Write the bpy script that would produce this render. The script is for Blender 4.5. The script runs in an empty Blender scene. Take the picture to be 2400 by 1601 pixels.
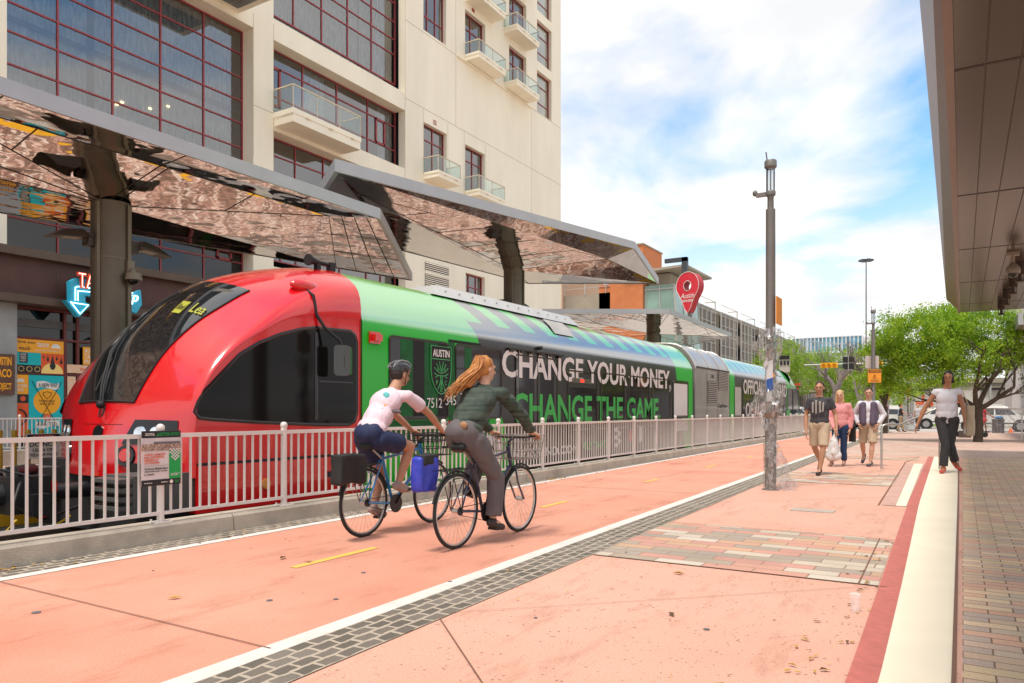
import bpy, bmesh, math, random
from mathutils import Vector, Matrix, noise
random.seed(7)
R = math.radians
scene = bpy.context.scene
col = scene.collection

# ------------------------------------------------------------------ camera, sky, sun, exposure
cam_d = bpy.data.cameras.new('camera'); cam = bpy.data.objects.new('camera', cam_d); col.objects.link(cam)
cam.location = (0, 0, 1.25); cam.rotation_euler = (R(90), 0, math.atan(1056/1740))
cam_d.sensor_width = 36; cam_d.lens = 26.1; cam_d.shift_y = 0.0677
cam_d.clip_end = 3000; cam_d.clip_start = 0.05
scene.camera = cam
SUN_EL, SUN_AZ = R(70), R(185)     # azimuth measured from +Y towards +X
world = bpy.data.worlds.new('World'); scene.world = world; world.use_nodes = True
wn, wl = world.node_tree.nodes, world.node_tree.links
wn.clear()
def N(t, nodes, **kw):
    n = nodes.new(t)
    for k, v in kw.items():
        if hasattr(n, k): setattr(n, k, v)
    return n
out = N('ShaderNodeOutputWorld', wn); bg = N('ShaderNodeBackground', wn); bg.inputs[1].default_value = 0.12
sky = N('ShaderNodeTexSky', wn, sky_type='NISHITA', sun_disc=False, sun_elevation=SUN_EL, sun_rotation=SUN_AZ, dust_density=1.0, ozone_density=1.6)
tc = N('ShaderNodeTexCoord', wn); sep = N('ShaderNodeSeparateXYZ', wn); wl.new(tc.outputs['Generated'], sep.inputs[0])
zz = N('ShaderNodeMath', wn, operation='MAXIMUM'); wl.new(sep.outputs[2], zz.inputs[0]); zz.inputs[1].default_value = 0.0
za = N('ShaderNodeMath', wn, operation='ADD'); wl.new(zz.outputs[0], za.inputs[0]); za.inputs[1].default_value = 0.28
dx = N('ShaderNodeMath', wn, operation='DIVIDE'); wl.new(sep.outputs[0], dx.inputs[0]); wl.new(za.outputs[0], dx.inputs[1])
dy = N('ShaderNodeMath', wn, operation='DIVIDE'); wl.new(sep.outputs[1], dy.inputs[0]); wl.new(za.outputs[0], dy.inputs[1])
cmb = N('ShaderNodeCombineXYZ', wn); wl.new(dx.outputs[0], cmb.inputs[0]); wl.new(dy.outputs[0], cmb.inputs[1]); cmb.inputs[2].default_value = 2.2
mpw = N('ShaderNodeMapping', wn); mpw.inputs['Rotation'].default_value = (0, 0, 0.2); wl.new(cmb.outputs[0], mpw.inputs[0])
n1 = N('ShaderNodeTexNoise', wn); n1.inputs['Scale'].default_value = 1.9; n1.inputs['Detail'].default_value = 7; n1.inputs['Roughness'].default_value = 0.52; n1.inputs['Distortion'].default_value = 0.25
wl.new(mpw.outputs[0], n1.inputs['Vector'])
rp = N('ShaderNodeValToRGB', wn); rp.color_ramp.elements[0].position = 0.335; rp.color_ramp.elements[0].color = (0.10, 0.10, 0.10, 1)
rp.color_ramp.elements[1].position = 0.50; rp.color_ramp.elements[1].color = (1, 1, 1, 1)
wl.new(n1.outputs[0], rp.inputs[0])
hz = N('ShaderNodeMapRange', wn); wl.new(sep.outputs[2], hz.inputs[0]); hz.inputs[1].default_value = 0.30; hz.inputs[2].default_value = 0.08; hz.inputs[3].default_value = 0.0; hz.inputs[4].default_value = 1.0
wst = N('ShaderNodeMapRange', wn); wl.new(sep.outputs[0], wst.inputs[0]); wst.inputs[1].default_value = -0.50; wst.inputs[2].default_value = -0.75; wst.inputs[3].default_value = 0.0; wst.inputs[4].default_value = 1.0
mxa = N('ShaderNodeMath', wn, operation='MAXIMUM'); wl.new(rp.outputs[0], mxa.inputs[0]); wl.new(hz.outputs[0], mxa.inputs[1])
mx0 = N('ShaderNodeMath', wn, operation='MAXIMUM'); wl.new(mxa.outputs[0], mx0.inputs[0]); wl.new(wst.outputs[0], mx0.inputs[1])
n2 = N('ShaderNodeTexNoise', wn); n2.inputs['Scale'].default_value = 2.3; n2.inputs['Detail'].default_value = 5; wl.new(mpw.outputs[0], n2.inputs['Vector'])
cr = N('ShaderNodeValToRGB', wn); cr.color_ramp.elements[0].position = 0.35; cr.color_ramp.elements[0].color = (4.1, 4.15, 4.25, 1); cr.color_ramp.elements[1].position = 0.6; cr.color_ramp.elements[1].color = (5.2, 5.05, 4.85, 1)
wl.new(n2.outputs[0], cr.inputs[0])
skb = N('ShaderNodeMix', wn, data_type='RGBA', blend_type='MULTIPLY'); skb.inputs[0].default_value = 1.0
wl.new(sky.outputs[0], skb.inputs[6]); skb.inputs[7].default_value = (0.66, 1.05, 1.18, 1)
mix = N('ShaderNodeMix', wn, data_type='RGBA'); wl.new(mx0.outputs[0], mix.inputs[0]); wl.new(skb.outputs[2], mix.inputs[6]); wl.new(cr.outputs[0], mix.inputs[7])
wl.new(mix.outputs[2], bg.inputs[0]); wl.new(bg.outputs[0], out.inputs[0])
sun_d = bpy.data.lights.new('sun', 'SUN'); sun = bpy.data.objects.new('sun', sun_d); col.objects.link(sun)
sun_d.energy = 1.8; sun_d.angle = R(10); sun_d.color = (1.0, 0.93, 0.82)
sdir = Vector((math.sin(SUN_AZ)*math.cos(SUN_EL), math.cos(SUN_AZ)*math.cos(SUN_EL), math.sin(SUN_EL)))
sun.rotation_euler = (-sdir).to_track_quat('-Z', 'Y').to_euler(); sun.location = sdir*60
vs = scene.view_settings; vs.view_transform = 'Standard'; vs.look = 'None'; vs.gamma = 1.0; vs.exposure = 0.94; vs.use_curve_mapping = False
scene.cycles.max_bounces = 8; scene.cycles.transparent_max_bounces = 12; scene.cycles.caustics_reflective = False; scene.cycles.caustics_refractive = False

# ------------------------------------------------------------------ materials
MATS = {}
def mat(name, c, rough=0.6, metal=0.0, var=0.06, scale=3.0, bump=0.0, bscale=30.0, coat=0.0, spec=0.5, emit=0.0, stretch=None, detail=5, dirt=0.0, c2=None, ior=None):
    if name in MATS: return MATS[name]
    m = bpy.data.materials.new(name); m.use_nodes = True; nt = m.node_tree; nd, lk = nt.nodes, nt.links
    b = nd['Principled BSDF']; b.inputs['Roughness'].default_value = rough; b.inputs['Metallic'].default_value = metal
    b.inputs['Specular IOR Level'].default_value = spec; b.inputs['Coat Weight'].default_value = coat; b.inputs['Coat Roughness'].default_value = 0.04
    if ior: b.inputs['IOR'].default_value = ior
    c = tuple(c) + ((1,) if len(c) == 3 else ())
    tcn = nd.new('ShaderNodeTexCoord'); mp = nd.new('ShaderNodeMapping'); lk.new(tcn.outputs['Object'], mp.inputs[0])
    if stretch: mp.inputs['Scale'].default_value = stretch
    if var > 0 or c2:
        no = nd.new('ShaderNodeTexNoise'); no.inputs['Scale'].default_value = scale; no.inputs['Detail'].default_value = detail; lk.new(mp.outputs[0], no.inputs['Vector'])
        ra = nd.new('ShaderNodeValToRGB'); e = ra.color_ramp.elements; e[0].position = 0.3; e[1].position = 0.7
        if c2: e[0].color = c; e[1].color = tuple(c2) + (1,)
        else:
            e[0].color = tuple(max(0, x*(1-var)) for x in c[:3]) + (1,); e[1].color = tuple(min(1, x*(1+var)) for x in c[:3]) + (1,)
        lk.new(no.outputs[0], ra.inputs[0]); src = ra.outputs[0]
        if dirt > 0:
            n3 = nd.new('ShaderNodeTexNoise'); n3.inputs['Scale'].default_value = scale*0.23; n3.inputs['Detail'].default_value = 8; n3.inputs['Roughness'].default_value = 0.7; lk.new(mp.outputs[0], n3.inputs['Vector'])
            r3 = nd.new('ShaderNodeValToRGB'); r3.color_ramp.elements[0].position = 0.35; r3.color_ramp.elements[0].color = (1-dirt,)*3+(1,); r3.color_ramp.elements[1].position = 0.62; r3.color_ramp.elements[1].color = (1, 1, 1, 1)
            lk.new(n3.outputs[0], r3.inputs[0]); mm = nd.new('ShaderNodeMix'); mm.data_type = 'RGBA'; mm.blend_type = 'MULTIPLY'; mm.inputs[0].default_value = 1
            lk.new(src, mm.inputs[6]); lk.new(r3.outputs[0], mm.inputs[7]); src = mm.outputs[2]
        lk.new(src, b.inputs['Base Color'])
    else: b.inputs['Base Color'].default_value = c
    if bump > 0:
        nb = nd.new('ShaderNodeTexNoise'); nb.inputs['Scale'].default_value = bscale; nb.inputs['Detail'].default_value = 4; lk.new(mp.outputs[0], nb.inputs['Vector'])
        bp = nd.new('ShaderNodeBump'); bp.inputs['Strength'].default_value = bump; bp.inputs['Distance'].default_value = 0.02; lk.new(nb.outputs[0], bp.inputs['Height']); lk.new(bp.outputs[0], b.inputs['Normal'])
    if emit > 0:
        b.inputs['Emission Color'].default_value = c; b.inputs['Emission Strength'].default_value = emit
    MATS[name] = m
    return m

def glass_mat(name, tint=(0.30, 0.36, 0.38), refl=0.35, rough=0.02):
    m = bpy.data.materials.new(name); m.use_nodes = True; nd, lk = m.node_tree.nodes, m.node_tree.links
    nd.remove(nd['Principled BSDF']); o = nd['Material Output']
    tr = nd.new('ShaderNodeBsdfTransparent'); tr.inputs[0].default_value = tint + (1,)
    gl = nd.new('ShaderNodeBsdfGlossy'); gl.inputs['Roughness'].default_value = rough; gl.inputs[0].default_value = (0.86, 0.85, 0.86, 1)
    fr = nd.new('ShaderNodeFresnel'); fr.inputs[0].default_value = 1.5
    ad = nd.new('ShaderNodeMath'); ad.operation = 'ADD'; ad.use_clamp = True; ad.inputs[1].default_value = refl; lk.new(fr.outputs[0], ad.inputs[0])
    mxs = nd.new('ShaderNodeMixShader'); lk.new(ad.outputs[0], mxs.inputs[0]); lk.new(tr.outputs[0], mxs.inputs[1]); lk.new(gl.outputs[0], mxs.inputs[2]); lk.new(mxs.outputs[0], o.inputs[0])
    MATS[name] = m
    return m

# ------------------------------------------------------------------ mesh builder
ORG = {}
def org(o): return ORG.get(o.name, Vector((0, 0, 0))) if o else Vector((0, 0, 0))
class MB:
    def __init__(s): s.v = []; s.f = []; s.uv = {}; s.mi = []; s.cur = 0; s.cuts = []
    def add(s, vs_, fs, uvs=None):
        n = len(s.v); s.v += [Vector(p) for p in vs_]
        for i, f in enumerate(fs):
            if uvs: s.uv[len(s.f)] = uvs[i]
            s.f.append([n+k for k in f]); s.mi.append(s.cur)
        return s
    def box(s, x0, x1, y0, y1, z0, z1):
        if x0 > x1: x0, x1 = x1, x0
        if y0 > y1: y0, y1 = y1, y0
        if z0 > z1: z0, z1 = z1, z0
        return s.add([(x0,y0,z0),(x1,y0,z0),(x1,y1,z0),(x0,y1,z0),(x0,y0,z1),(x1,y0,z1),(x1,y1,z1),(x0,y1,z1)],
              [(0,3,2,1),(4,5,6,7),(0,1,5,4),(1,2,6,5),(2,3,7,6),(3,0,4,7)])
    def obox(s, c, sz, rz=0.0, M=None):
        hx, hy, hz_ = [k/2 for k in sz]; M = M or Matrix.Rotation(rz, 3, 'Z'); c = Vector(c)
        P = [c + M @ Vector(p) for p in [(-hx,-hy,-hz_),(hx,-hy,-hz_),(hx,hy,-hz_),(-hx,hy,-hz_),(-hx,-hy,hz_),(hx,-hy,hz_),(hx,hy,hz_),(-hx,hy,hz_)]]
        return s.add(P, [(0,3,2,1),(4,5,6,7),(0,1,5,4),(1,2,6,5),(2,3,7,6),(3,0,4,7)])
    def bar(s, a, b, w, h=None, up=(0,0,1)):
        a, b = Vector(a), Vector(b); h = h or w; d = (b-a); L = d.length
        if L < 1e-6: return s
        d.normalize(); u = Vector(up); x = d.cross(u)
        if x.length < 1e-3: x = d.cross(Vector((1,0,0)))
        x.normalize(); y = x.cross(d); M = Matrix((x, d, y)).transposed()
        return s.obox((a+b)/2, (w, L, h), M=M)
    def poly(s, pts): return s.add(pts, [tuple(range(len(pts)))])
    def cyl(s, a, b, r0, r1=None, n=12, caps=True):
        a, b = Vector(a), Vector(b); r1 = r0 if r1 is None else r1; d = (b-a).normalized()
        x = d.orthogonal().normalized(); y = d.cross(x); P = []
        for c, r in ((a, r0), (b, r1)):
            for i in range(n):
                t = 2*math.pi*i/n; P.append(c + x*(r*math.cos(t)) + y*(r*math.sin(t)))
        F = [(i, (i+1) % n, n+(i+1) % n, n+i) for i in range(n)]
        if caps: F += [tuple(range(n-1, -1, -1)), tuple(range(n, 2*n))]
        return s.add(P, F)
    def tube(s, pts, r, n=8, closed=False):
        pts = [Vector(p) for p in pts]; m = len(pts); rr_ = r if isinstance(r, (list, tuple)) else [r]*m
        P = []; x = None
        for i, p in enumerate(pts):
            if closed: t = (pts[(i+1) % m]-pts[i-1])
            else: t = (pts[min(i+1, m-1)]-pts[max(i-1, 0)])
            if t.length < 1e-9: t = Vector((0,0,1))
            t.normalize()
            if x is None: x = t.orthogonal().normalized()
            x = (x - t*x.dot(t));
            if x.length < 1e-5: x = t.orthogonal()
            x.normalize(); y = t.cross(x)
            for k in range(n):
                a = 2*math.pi*k/n; P.append(p + x*(rr_[i]*math.cos(a)) + y*(rr_[i]*math.sin(a)))
        F = []
        for i in range(m if closed else m-1):
            j = (i+1) % m
            for k in range(n): F.append((i*n+k, i*n+(k+1) % n, j*n+(k+1) % n, j*n+k))
        if not closed: F += [tuple(range(n-1, -1, -1)), tuple(range((m-1)*n, m*n))]
        return s.add(P, F)
    def lathe(s, c, prof, n=16, sx=1.0, sy=1.0):
        c = Vector(c); P = []
        for r, z in prof:
            for k in range(n):
                a = 2*math.pi*k/n; P.append(c + Vector((r*sx*math.cos(a), r*sy*math.sin(a), z)))
        F = [(i*n+k, i*n+(k+1) % n, (i+1)*n+(k+1) % n, (i+1)*n+k) for i in range(len(prof)-1) for k in range(n)]
        F += [tuple(range(n-1, -1, -1)), tuple(range((len(prof)-1)*n, len(prof)*n))]
        return s.add(P, F)
    def ell(s, c, r, n=14, m=9, M=None):
        c = Vector(c); r = (r, r, r) if not isinstance(r, (tuple, list)) else r; P = []
        for i in range(m+1):
            ph = math.pi*i/m - math.pi/2
            ph = max(min(ph, math.pi/2-0.02), -math.pi/2+0.02)
            for k in range(n):
                a = 2*math.pi*k/n; q = Vector((r[0]*math.cos(ph)*math.cos(a), r[1]*math.cos(ph)*math.sin(a), r[2]*math.sin(ph)))
                P.append(c + (M @ q if M else q))
        F = [(i*n+k, i*n+(k+1) % n, (i+1)*n+(k+1) % n, (i+1)*n+k) for i in range(m) for k in range(n)]
        F += [tuple(range(n-1, -1, -1)), tuple(range(m*n, (m+1)*n))]
        return s.add(P, F)
    def prism(s, pts2, f0, f1):
        """pts2: polygon (ccw seen from f1 side); f0,f1 map (u,v)->3D"""
        n = len(pts2); P = [f0(*p) for p in pts2] + [f1(*p) for p in pts2]
        return s.add(P, [tuple(range(n-1, -1, -1)), tuple(range(n, 2*n))] + [(i, (i+1) % n, n+(i+1) % n, n+i) for i in range(n)])
    def grid(s, rows):
        m, n = len(rows), len(rows[0]); P = [p for r in rows for p in r]
        return s.add(P, [(i*n+k, i*n+k+1, (i+1)*n+k+1, (i+1)*n+k) for i in range(m-1) for k in range(n-1)])
    def build(s, name, mt, parent=None, smooth=False, loc=None, angle=None):
        if len(s.cuts) > 1 and s.cuts[0] == (0, 0):          # several lines of writing: one mesh each
            ends = s.cuts[1:] + [(len(s.v), len(s.f))]; o = None
            for (v0, f0), (v1, f1) in zip(s.cuts, ends):
                q = MB(); q.v = s.v[v0:v1]; q.f = [[i-v0 for i in f] for f in s.f[f0:f1]]; q.mi = [0]*len(q.f); o = q.build(name, mt, parent, smooth, loc, angle)
            return o
        o0 = org(parent) if parent else Vector(loc or (0, 0, 0))
        me = bpy.data.meshes.new(name); me.from_pydata([p-o0 for p in s.v], [], s.f); me.validate(clean_customdata=False)
        mts = mt if isinstance(mt, (list, tuple)) else [mt]
        for k in mts: me.materials.append(k)
        if len(mts) > 1 and len(me.polygons) == len(s.mi): me.polygons.foreach_set('material_index', s.mi)
        if s.uv and len(me.polygons) == len(s.f):
            uvl = me.uv_layers.new(name='UVMap')
            for i, p in enumerate(me.polygons):
                if i in s.uv:
                    for li, q in zip(p.loop_indices, s.uv[i]): uvl.data[li].uv = q
        if smooth:
            me.polygons.foreach_set('use_smooth', [True]*len(me.polygons))
            me.set_sharp_from_angle(angle=angle if angle else R(38))
        me.update()
        o = bpy.data.objects.new(name, me); col.objects.link(o)
        if parent: o.parent = parent; ORG[o.name] = o0.copy()
        else: o.location = o0; ORG[o.name] = o0.copy()
        return o
def tag(o, label=None, cat=None, group=None, kind=None):
    if label: o['label'] = label
    if cat: o['category'] = cat
    if group: o['group'] = group
    if kind: o['kind'] = kind
    return o
def thing(name, label, cat, loc=(0,0,0), group=None):
    o = bpy.data.objects.new(name, None); col.objects.link(o); o.location = loc; o.empty_display_size = 0.2
    ORG[o.name] = Vector(loc)
    return tag(o, label, cat, group)
def copy_tree(o, parent=None, loc=None, rz=None, label=None):
    c = o.copy(); col.objects.link(c); ORG[c.name] = ORG.get(o.name, Vector())
    if parent: c.parent = parent
    if loc is not None: c.location = loc
    if rz is not None: c.rotation_euler = (0, 0, rz)
    if label: c['label'] = label
    for ch in [k for k in o.children]: copy_tree(ch, c)
    return c
def text_mesh(txt, bold=0.0, extrude=0.002, spacing=1.0, shear=0.0):
    cu = bpy.data.curves.new('lettering', 'FONT'); cu.body = txt; cu.extrude = extrude; cu.offset = bold; cu.space_character = spacing; cu.shear = shear; cu.resolution_u = 3
    ob = bpy.data.objects.new('lettering', cu); col.objects.link(ob)
    dg = bpy.context.evaluated_depsgraph_get(); me = bpy.data.meshes.new_from_object(ob.evaluated_get(dg)); bpy.data.objects.remove(ob); bpy.data.curves.remove(cu)
    return me
def lettering(mb, txt, o, w, h, ux=(0,1,0), uy=(0,0,1), bold=0.0, depth=0.004, spacing=1.0, shear=0.0):
    """append the letters of txt to mb, lower-left corner at o, fitted to w x h, along ux (right) and uy (up)"""
    mb.cuts.append((len(mb.v), len(mb.f)))
    me = text_mesh(txt, bold, 0.01, spacing, shear); V = [v.co.copy() for v in me.vertices]
    if not V: return
    x0, x1 = min(v.x for v in V), max(v.x for v in V); y0, y1 = min(v.y for v in V), max(v.y for v in V)
    ux, uy = Vector(ux).normalized(), Vector(uy).normalized(); nz = ux.cross(uy); o = Vector(o)
    P = [o + ux*((v.x-x0)/(x1-x0)*w) + uy*((v.y-y0)/(y1-y0)*h) + nz*((v.z+0.01)/0.02*depth) for v in V]
    mb.add(P, [tuple(p.vertices) for p in me.polygons]); bpy.data.meshes.remove(me)
FX = lambda x: (lambda u, v: (x, u, v))     # plane facing +X, (u,v)=(Y,Z)

# common materials
white_paint = mat('white_paint', (0.74, 0.69, 0.65), 0.4, var=0.04, dirt=0.12)
black_rub = mat('black_rubber', (0.012, 0.012, 0.013), 0.7, var=0.1)
black_gloss = mat('black_gloss', (0.012, 0.012, 0.014), 0.12, var=0.0)
dark_metal = mat('dark_metal', (0.04, 0.04, 0.042), 0.45, 0.6)
steel = mat('steel', (0.55, 0.53, 0.5), 0.3, 0.9, var=0.08, scale=12)
asphalt = mat('asphalt', (0.16, 0.155, 0.15), 0.9, bump=0.3, bscale=120, var=0.15, scale=2)
concrete = mat('concrete', (0.50, 0.43, 0.35), 0.85, var=0.12, scale=4, bump=0.25, bscale=60, dirt=0.3)
# ================================================================== the ground
def uvmat(name, build):
    m = bpy.data.materials.new(name); m.use_nodes = True; build(m.node_tree.nodes, m.node_tree.links, m.node_tree.nodes['Principled BSDF']); MATS[name] = m; return m
def pav_colour(base, spots=True, red=0.0, sat_noise=0.10):
    def f(nd, lk, b):
        b.inputs['Roughness'].default_value = 0.72; b.inputs['Specular IOR Level'].default_value = 0.25
        tcn = nd.new('ShaderNodeTexCoord')
        n1 = nd.new('ShaderNodeTexNoise'); n1.inputs['Scale'].default_value = 0.55; n1.inputs['Detail'].default_value = 9; n1.inputs['Roughness'].default_value = 0.62; lk.new(tcn.outputs['Object'], n1.inputs['Vector'])
        r1 = nd.new('ShaderNodeValToRGB'); e = r1.color_ramp.elements; e[0].position = 0.32; e[1].position = 0.68
        e[0].color = (base[0]*(1-sat_noise*.5), base[1]*(1-sat_noise*1.7), base[2]*(1-sat_noise*2.0), 1); e[1].color = (min(1, base[0]*1.03), base[1]*(1+sat_noise*.8), base[2]*(1+sat_noise), 1)
        lk.new(n1.outputs[0], r1.inputs[0])
        n2 = nd.new('ShaderNodeTexNoise'); n2.inputs['Scale'].default_value = 90; n2.inputs['Detail'].default_value = 2; lk.new(tcn.outputs['Object'], n2.inputs['Vector'])
        r2 = nd.new('ShaderNodeValToRGB'); r2.color_ramp.elements[0].position = 0.3; r2.color_ramp.elements[0].color = (.82,.79,.76,1); r2.color_ramp.elements[1].position = 0.6; r2.color_ramp.elements[1].color = (1,1,1,1); lk.new(n2.outputs[0], r2.inputs[0])
        m1 = nd.new('ShaderNodeMix'); m1.data_type = 'RGBA'; m1.blend_type = 'MULTIPLY'; m1.inputs[0].default_value = 1; lk.new(r1.outputs[0], m1.inputs[6]); lk.new(r2.outputs[0], m1.inputs[7]); src = m1.outputs[2]
        # long smears of dirt
        mp = nd.new('ShaderNodeMapping'); mp.inputs['Scale'].default_value = (1.0, 0.25, 1); lk.new(tcn.outputs['Object'], mp.inputs[0])
        n4 = nd.new('ShaderNodeTexNoise'); n4.inputs['Scale'].default_value = 2.2; n4.inputs['Detail'].default_value = 10; n4.inputs['Roughness'].default_value = 0.75; lk.new(mp.outputs[0], n4.inputs['Vector'])
        r4 = nd.new('ShaderNodeValToRGB'); r4.color_ramp.elements[0].position = 0.33; r4.color_ramp.elements[0].color = (.74,.69,.66,1); r4.color_ramp.elements[1].position = 0.47; r4.color_ramp.elements[1].color = (1,1,1,1); lk.new(n4.outputs[0], r4.inputs[0])
        m4 = nd.new('ShaderNodeMix'); m4.data_type = 'RGBA'; m4.blend_type = 'MULTIPLY'; m4.inputs[0].default_value = 1; lk.new(src, m4.inputs[6]); lk.new(r4.outputs[0], m4.inputs[7]); src = m4.outputs[2]
        if spots:
            vo = nd.new('ShaderNodeTexVoronoi'); vo.inputs['Scale'].default_value = 27; vo.inputs['Randomness'].default_value = 1; lk.new(tcn.outputs['Object'], vo.inputs['Vector'])
            sz_ = nd.new('ShaderNodeTexNoise'); sz_.inputs['Scale'].default_value = 9; lk.new(tcn.outputs['Object'], sz_.inputs['Vector'])
            thr = nd.new('ShaderNodeMapRange'); lk.new(sz_.outputs[0], thr.inputs[0]); thr.inputs[1].default_value = 0.36; thr.inputs[2].default_value = 0.66; thr.inputs[3].default_value = 0.02; thr.inputs[4].default_value = 0.24
            lt = nd.new('ShaderNodeMath'); lt.operation = 'LESS_THAN'; lk.new(vo.outputs['Distance'], lt.inputs[0]); lk.new(thr.outputs[0], lt.inputs[1])
            m5 = nd.new('ShaderNodeMix'); m5.data_type = 'RGBA'; lk.new(lt.outputs[0], m5.inputs[0]); lk.new(src, m5.inputs[6]); m5.inputs[7].default_value = (base[0]*.48, base[1]*.38, base[2]*.36, 1); src = m5.outputs[2]
        lk.new(src, b.inputs['Base Color'])
        bp = nd.new('ShaderNodeBump'); bp.inputs['Strength'].default_value = 0.15; bp.inputs['Distance'].default_value = 0.01; lk.new(n2.outputs[0], bp.inputs['Height']); lk.new(bp.outputs[0], b.inputs['Normal'])
    return f
lane_mat = uvmat('salmon_lane', pav_colour((0.68, 0.325, 0.232), spots=False, sat_noise=0.11))
plaza_mat = uvmat('salmon_plaza', pav_colour((0.70, 0.405, 0.31), spots=True, sat_noise=0.06))
greyplaza_mat = uvmat('grey_plaza', pav_colour((0.56, 0.40, 0.33), spots=False))
def brickmat(name, palette, mortar, bw, bh, ms=0.03, distort=0.0, offset=0.5, bump=0.6, rough=0.8, jitter=0.0, squash=1.0):
    def f(nd, lk, b):
        b.inputs['Roughness'].default_value = rough; b.inputs['Specular IOR Level'].default_value = 0.25
        tcn = nd.new('ShaderNodeTexCoord'); src = tcn.outputs['UV']
        if distort > 0:
            nn = nd.new('ShaderNodeTexNoise'); nn.inputs['Scale'].default_value = 9; nn.inputs['Detail'].default_value = 2; lk.new(src, nn.inputs['Vector'])
            vs1 = nd.new('ShaderNodeVectorMath'); vs1.operation = 'SUBTRACT'; lk.new(nn.outputs['Color'], vs1.inputs[0]); vs1.inputs[1].default_value = (.5,.5,.5)
            vs2 = nd.new('ShaderNodeVectorMath'); vs2.operation = 'SCALE'; lk.new(vs1.outputs[0], vs2.inputs[0]); vs2.inputs['Scale'].default_value = distort
            vs3 = nd.new('ShaderNodeVectorMath'); vs3.operation = 'ADD'; lk.new(src, vs3.inputs[0]); lk.new(vs2.outputs[0], vs3.inputs[1]); src = vs3.outputs[0]
        br = nd.new('ShaderNodeTexBrick'); lk.new(src, br.inputs['Vector']); br.offset = offset; br.inputs['Scale'].default_value = 1
        br.inputs['Color1'].default_value = (0,0,0,1); br.inputs['Color2'].default_value = (1,1,1,1); br.inputs['Mortar'].default_value = (0,0,0,1)
        br.inputs['Brick Width'].default_value = bw; br.inputs['Row Height'].default_value = bh; br.inputs['Mortar Size'].default_value = ms; br.inputs['Mortar Smooth'].default_value = 0.25; br.inputs['Bias'].default_value = 0
        ra = nd.new('ShaderNodeValToRGB'); ra.color_ramp.interpolation = 'CONSTANT'; e = ra.color_ramp.elements
        for i, c in enumerate(palette):
            if i == 0: el = e[0]; el.position = 0
            elif i == 1: el = e[1]; el.position = i/len(palette)
            else: el = e.new(i/len(palette))
            el.color = tuple(c) + (1,)
        lk.new(br.outputs['Color'], ra.inputs[0])
        n2 = nd.new('ShaderNodeTexNoise'); n2.inputs['Scale'].default_value = 60; n2.inputs['Detail'].default_value = 3; lk.new(tcn.outputs['UV'], n2.inputs['Vector'])
        n3 = nd.new('ShaderNodeTexNoise'); n3.inputs['Scale'].default_value = 1.3; n3.inputs['Detail'].default_value = 8; lk.new(tcn.outputs['UV'], n3.inputs['Vector'])
        rn = nd.new('ShaderNodeMath'); rn.operation = 'ADD'; lk.new(n2.outputs[0], rn.inputs[0]); lk.new(n3.outputs[0], rn.inputs[1])
        r2 = nd.new('ShaderNodeValToRGB'); r2.color_ramp.elements[0].position = 0.35; r2.color_ramp.elements[0].color = (.78,.78,.77,1); r2.color_ramp.elements[1].position = 0.65; r2.color_ramp.elements[1].color = (1.08,1.07,1.05,1)
        hf = nd.new('ShaderNodeMath'); hf.operation = 'MULTIPLY'; hf.inputs[1].default_value = 0.5; lk.new(rn.outputs[0], hf.inputs[0]); lk.new(hf.outputs[0], r2.inputs[0])
        m1 = nd.new('ShaderNodeMix'); m1.data_type = 'RGBA'; m1.blend_type = 'MULTIPLY'; m1.inputs[0].default_value = 1; lk.new(ra.outputs[0], m1.inputs[6]); lk.new(r2.outputs[0], m1.inputs[7])
        m2 = nd.new('ShaderNodeMix'); m2.data_type = 'RGBA'; lk.new(br.outputs['Fac'], m2.inputs[0]); lk.new(m1.outputs[2], m2.inputs[6]); m2.inputs[7].default_value = tuple(mortar) + (1,)
        lk.new(m2.outputs[2], b.inputs['Base Color'])
        iv = nd.new('ShaderNodeMath'); iv.operation = 'SUBTRACT'; iv.inputs[0].default_value = 1; lk.new(br.outputs['Fac'], iv.inputs[1])
        ad = nd.new('ShaderNodeMath'); ad.operation = 'MULTIPLY_ADD'; lk.new(n2.outputs[0], ad.inputs[0]); ad.inputs[1].default_value = 0.25; lk.new(iv.outputs[0], ad.inputs[2])
        bp = nd.new('ShaderNodeBump'); bp.inputs['Strength'].default_value = bump; bp.inputs['Distance'].default_value = 0.008; lk.new(ad.outputs[0], bp.inputs['Height']); lk.new(bp.outputs[0], b.inputs['Normal'])
    return uvmat(name, f)
cobble_mat = brickmat('cobble_setts', [(.16,.135,.115),(.19,.16,.135),(.14,.12,.10),(.21,.18,.155)], (.44,.365,.29), 0.150, 0.095, 0.012, distort=0.045)
patch_mat = brickmat('coloured_bricks', [(.58,.31,.25),(.42,.34,.27),(.60,.36,.25),(.60,.51,.42),(.56,.30,.25),(.40,.33,.28),(.62,.54,.46),(.59,.32,.25),(.55,.36,.25),(.57,.48,.39)], (.30,.18,.13), 0.40, 0.163, 0.006, distort=0.004)
walk_mat = brickmat('walk_bricks', [(.70,.49,.32),(.64,.45,.32),(.76,.54,.35),(.70,.41,.29),(.54,.41,.34),(.70,.52,.33),(.65,.46,.35),(.78,.57,.38),(.72,.43,.30),(.62,.48,.35)], (.24,.15,.10), 0.27, 0.113, 0.005, distort=0.004)
plat_mat = brickmat('platform_bricks', [(.62,.38,.31),(.40,.24,.19),(.78,.56,.48),(.25,.15,.12),(.88,.72,.64)], (.06,.03,.02), 0.26, 0.12, 0.012)
cream_band = mat('cream_band', (0.88, 0.76, 0.59), 0.7, var=0.03, scale=2, bump=0.1, bscale=90, dirt=0.05)
red_band = mat('red_band', (0.52, 0.145, 0.115), 0.7, var=0.10, scale=14, bump=0.15, bscale=90, dirt=0.10)
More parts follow.
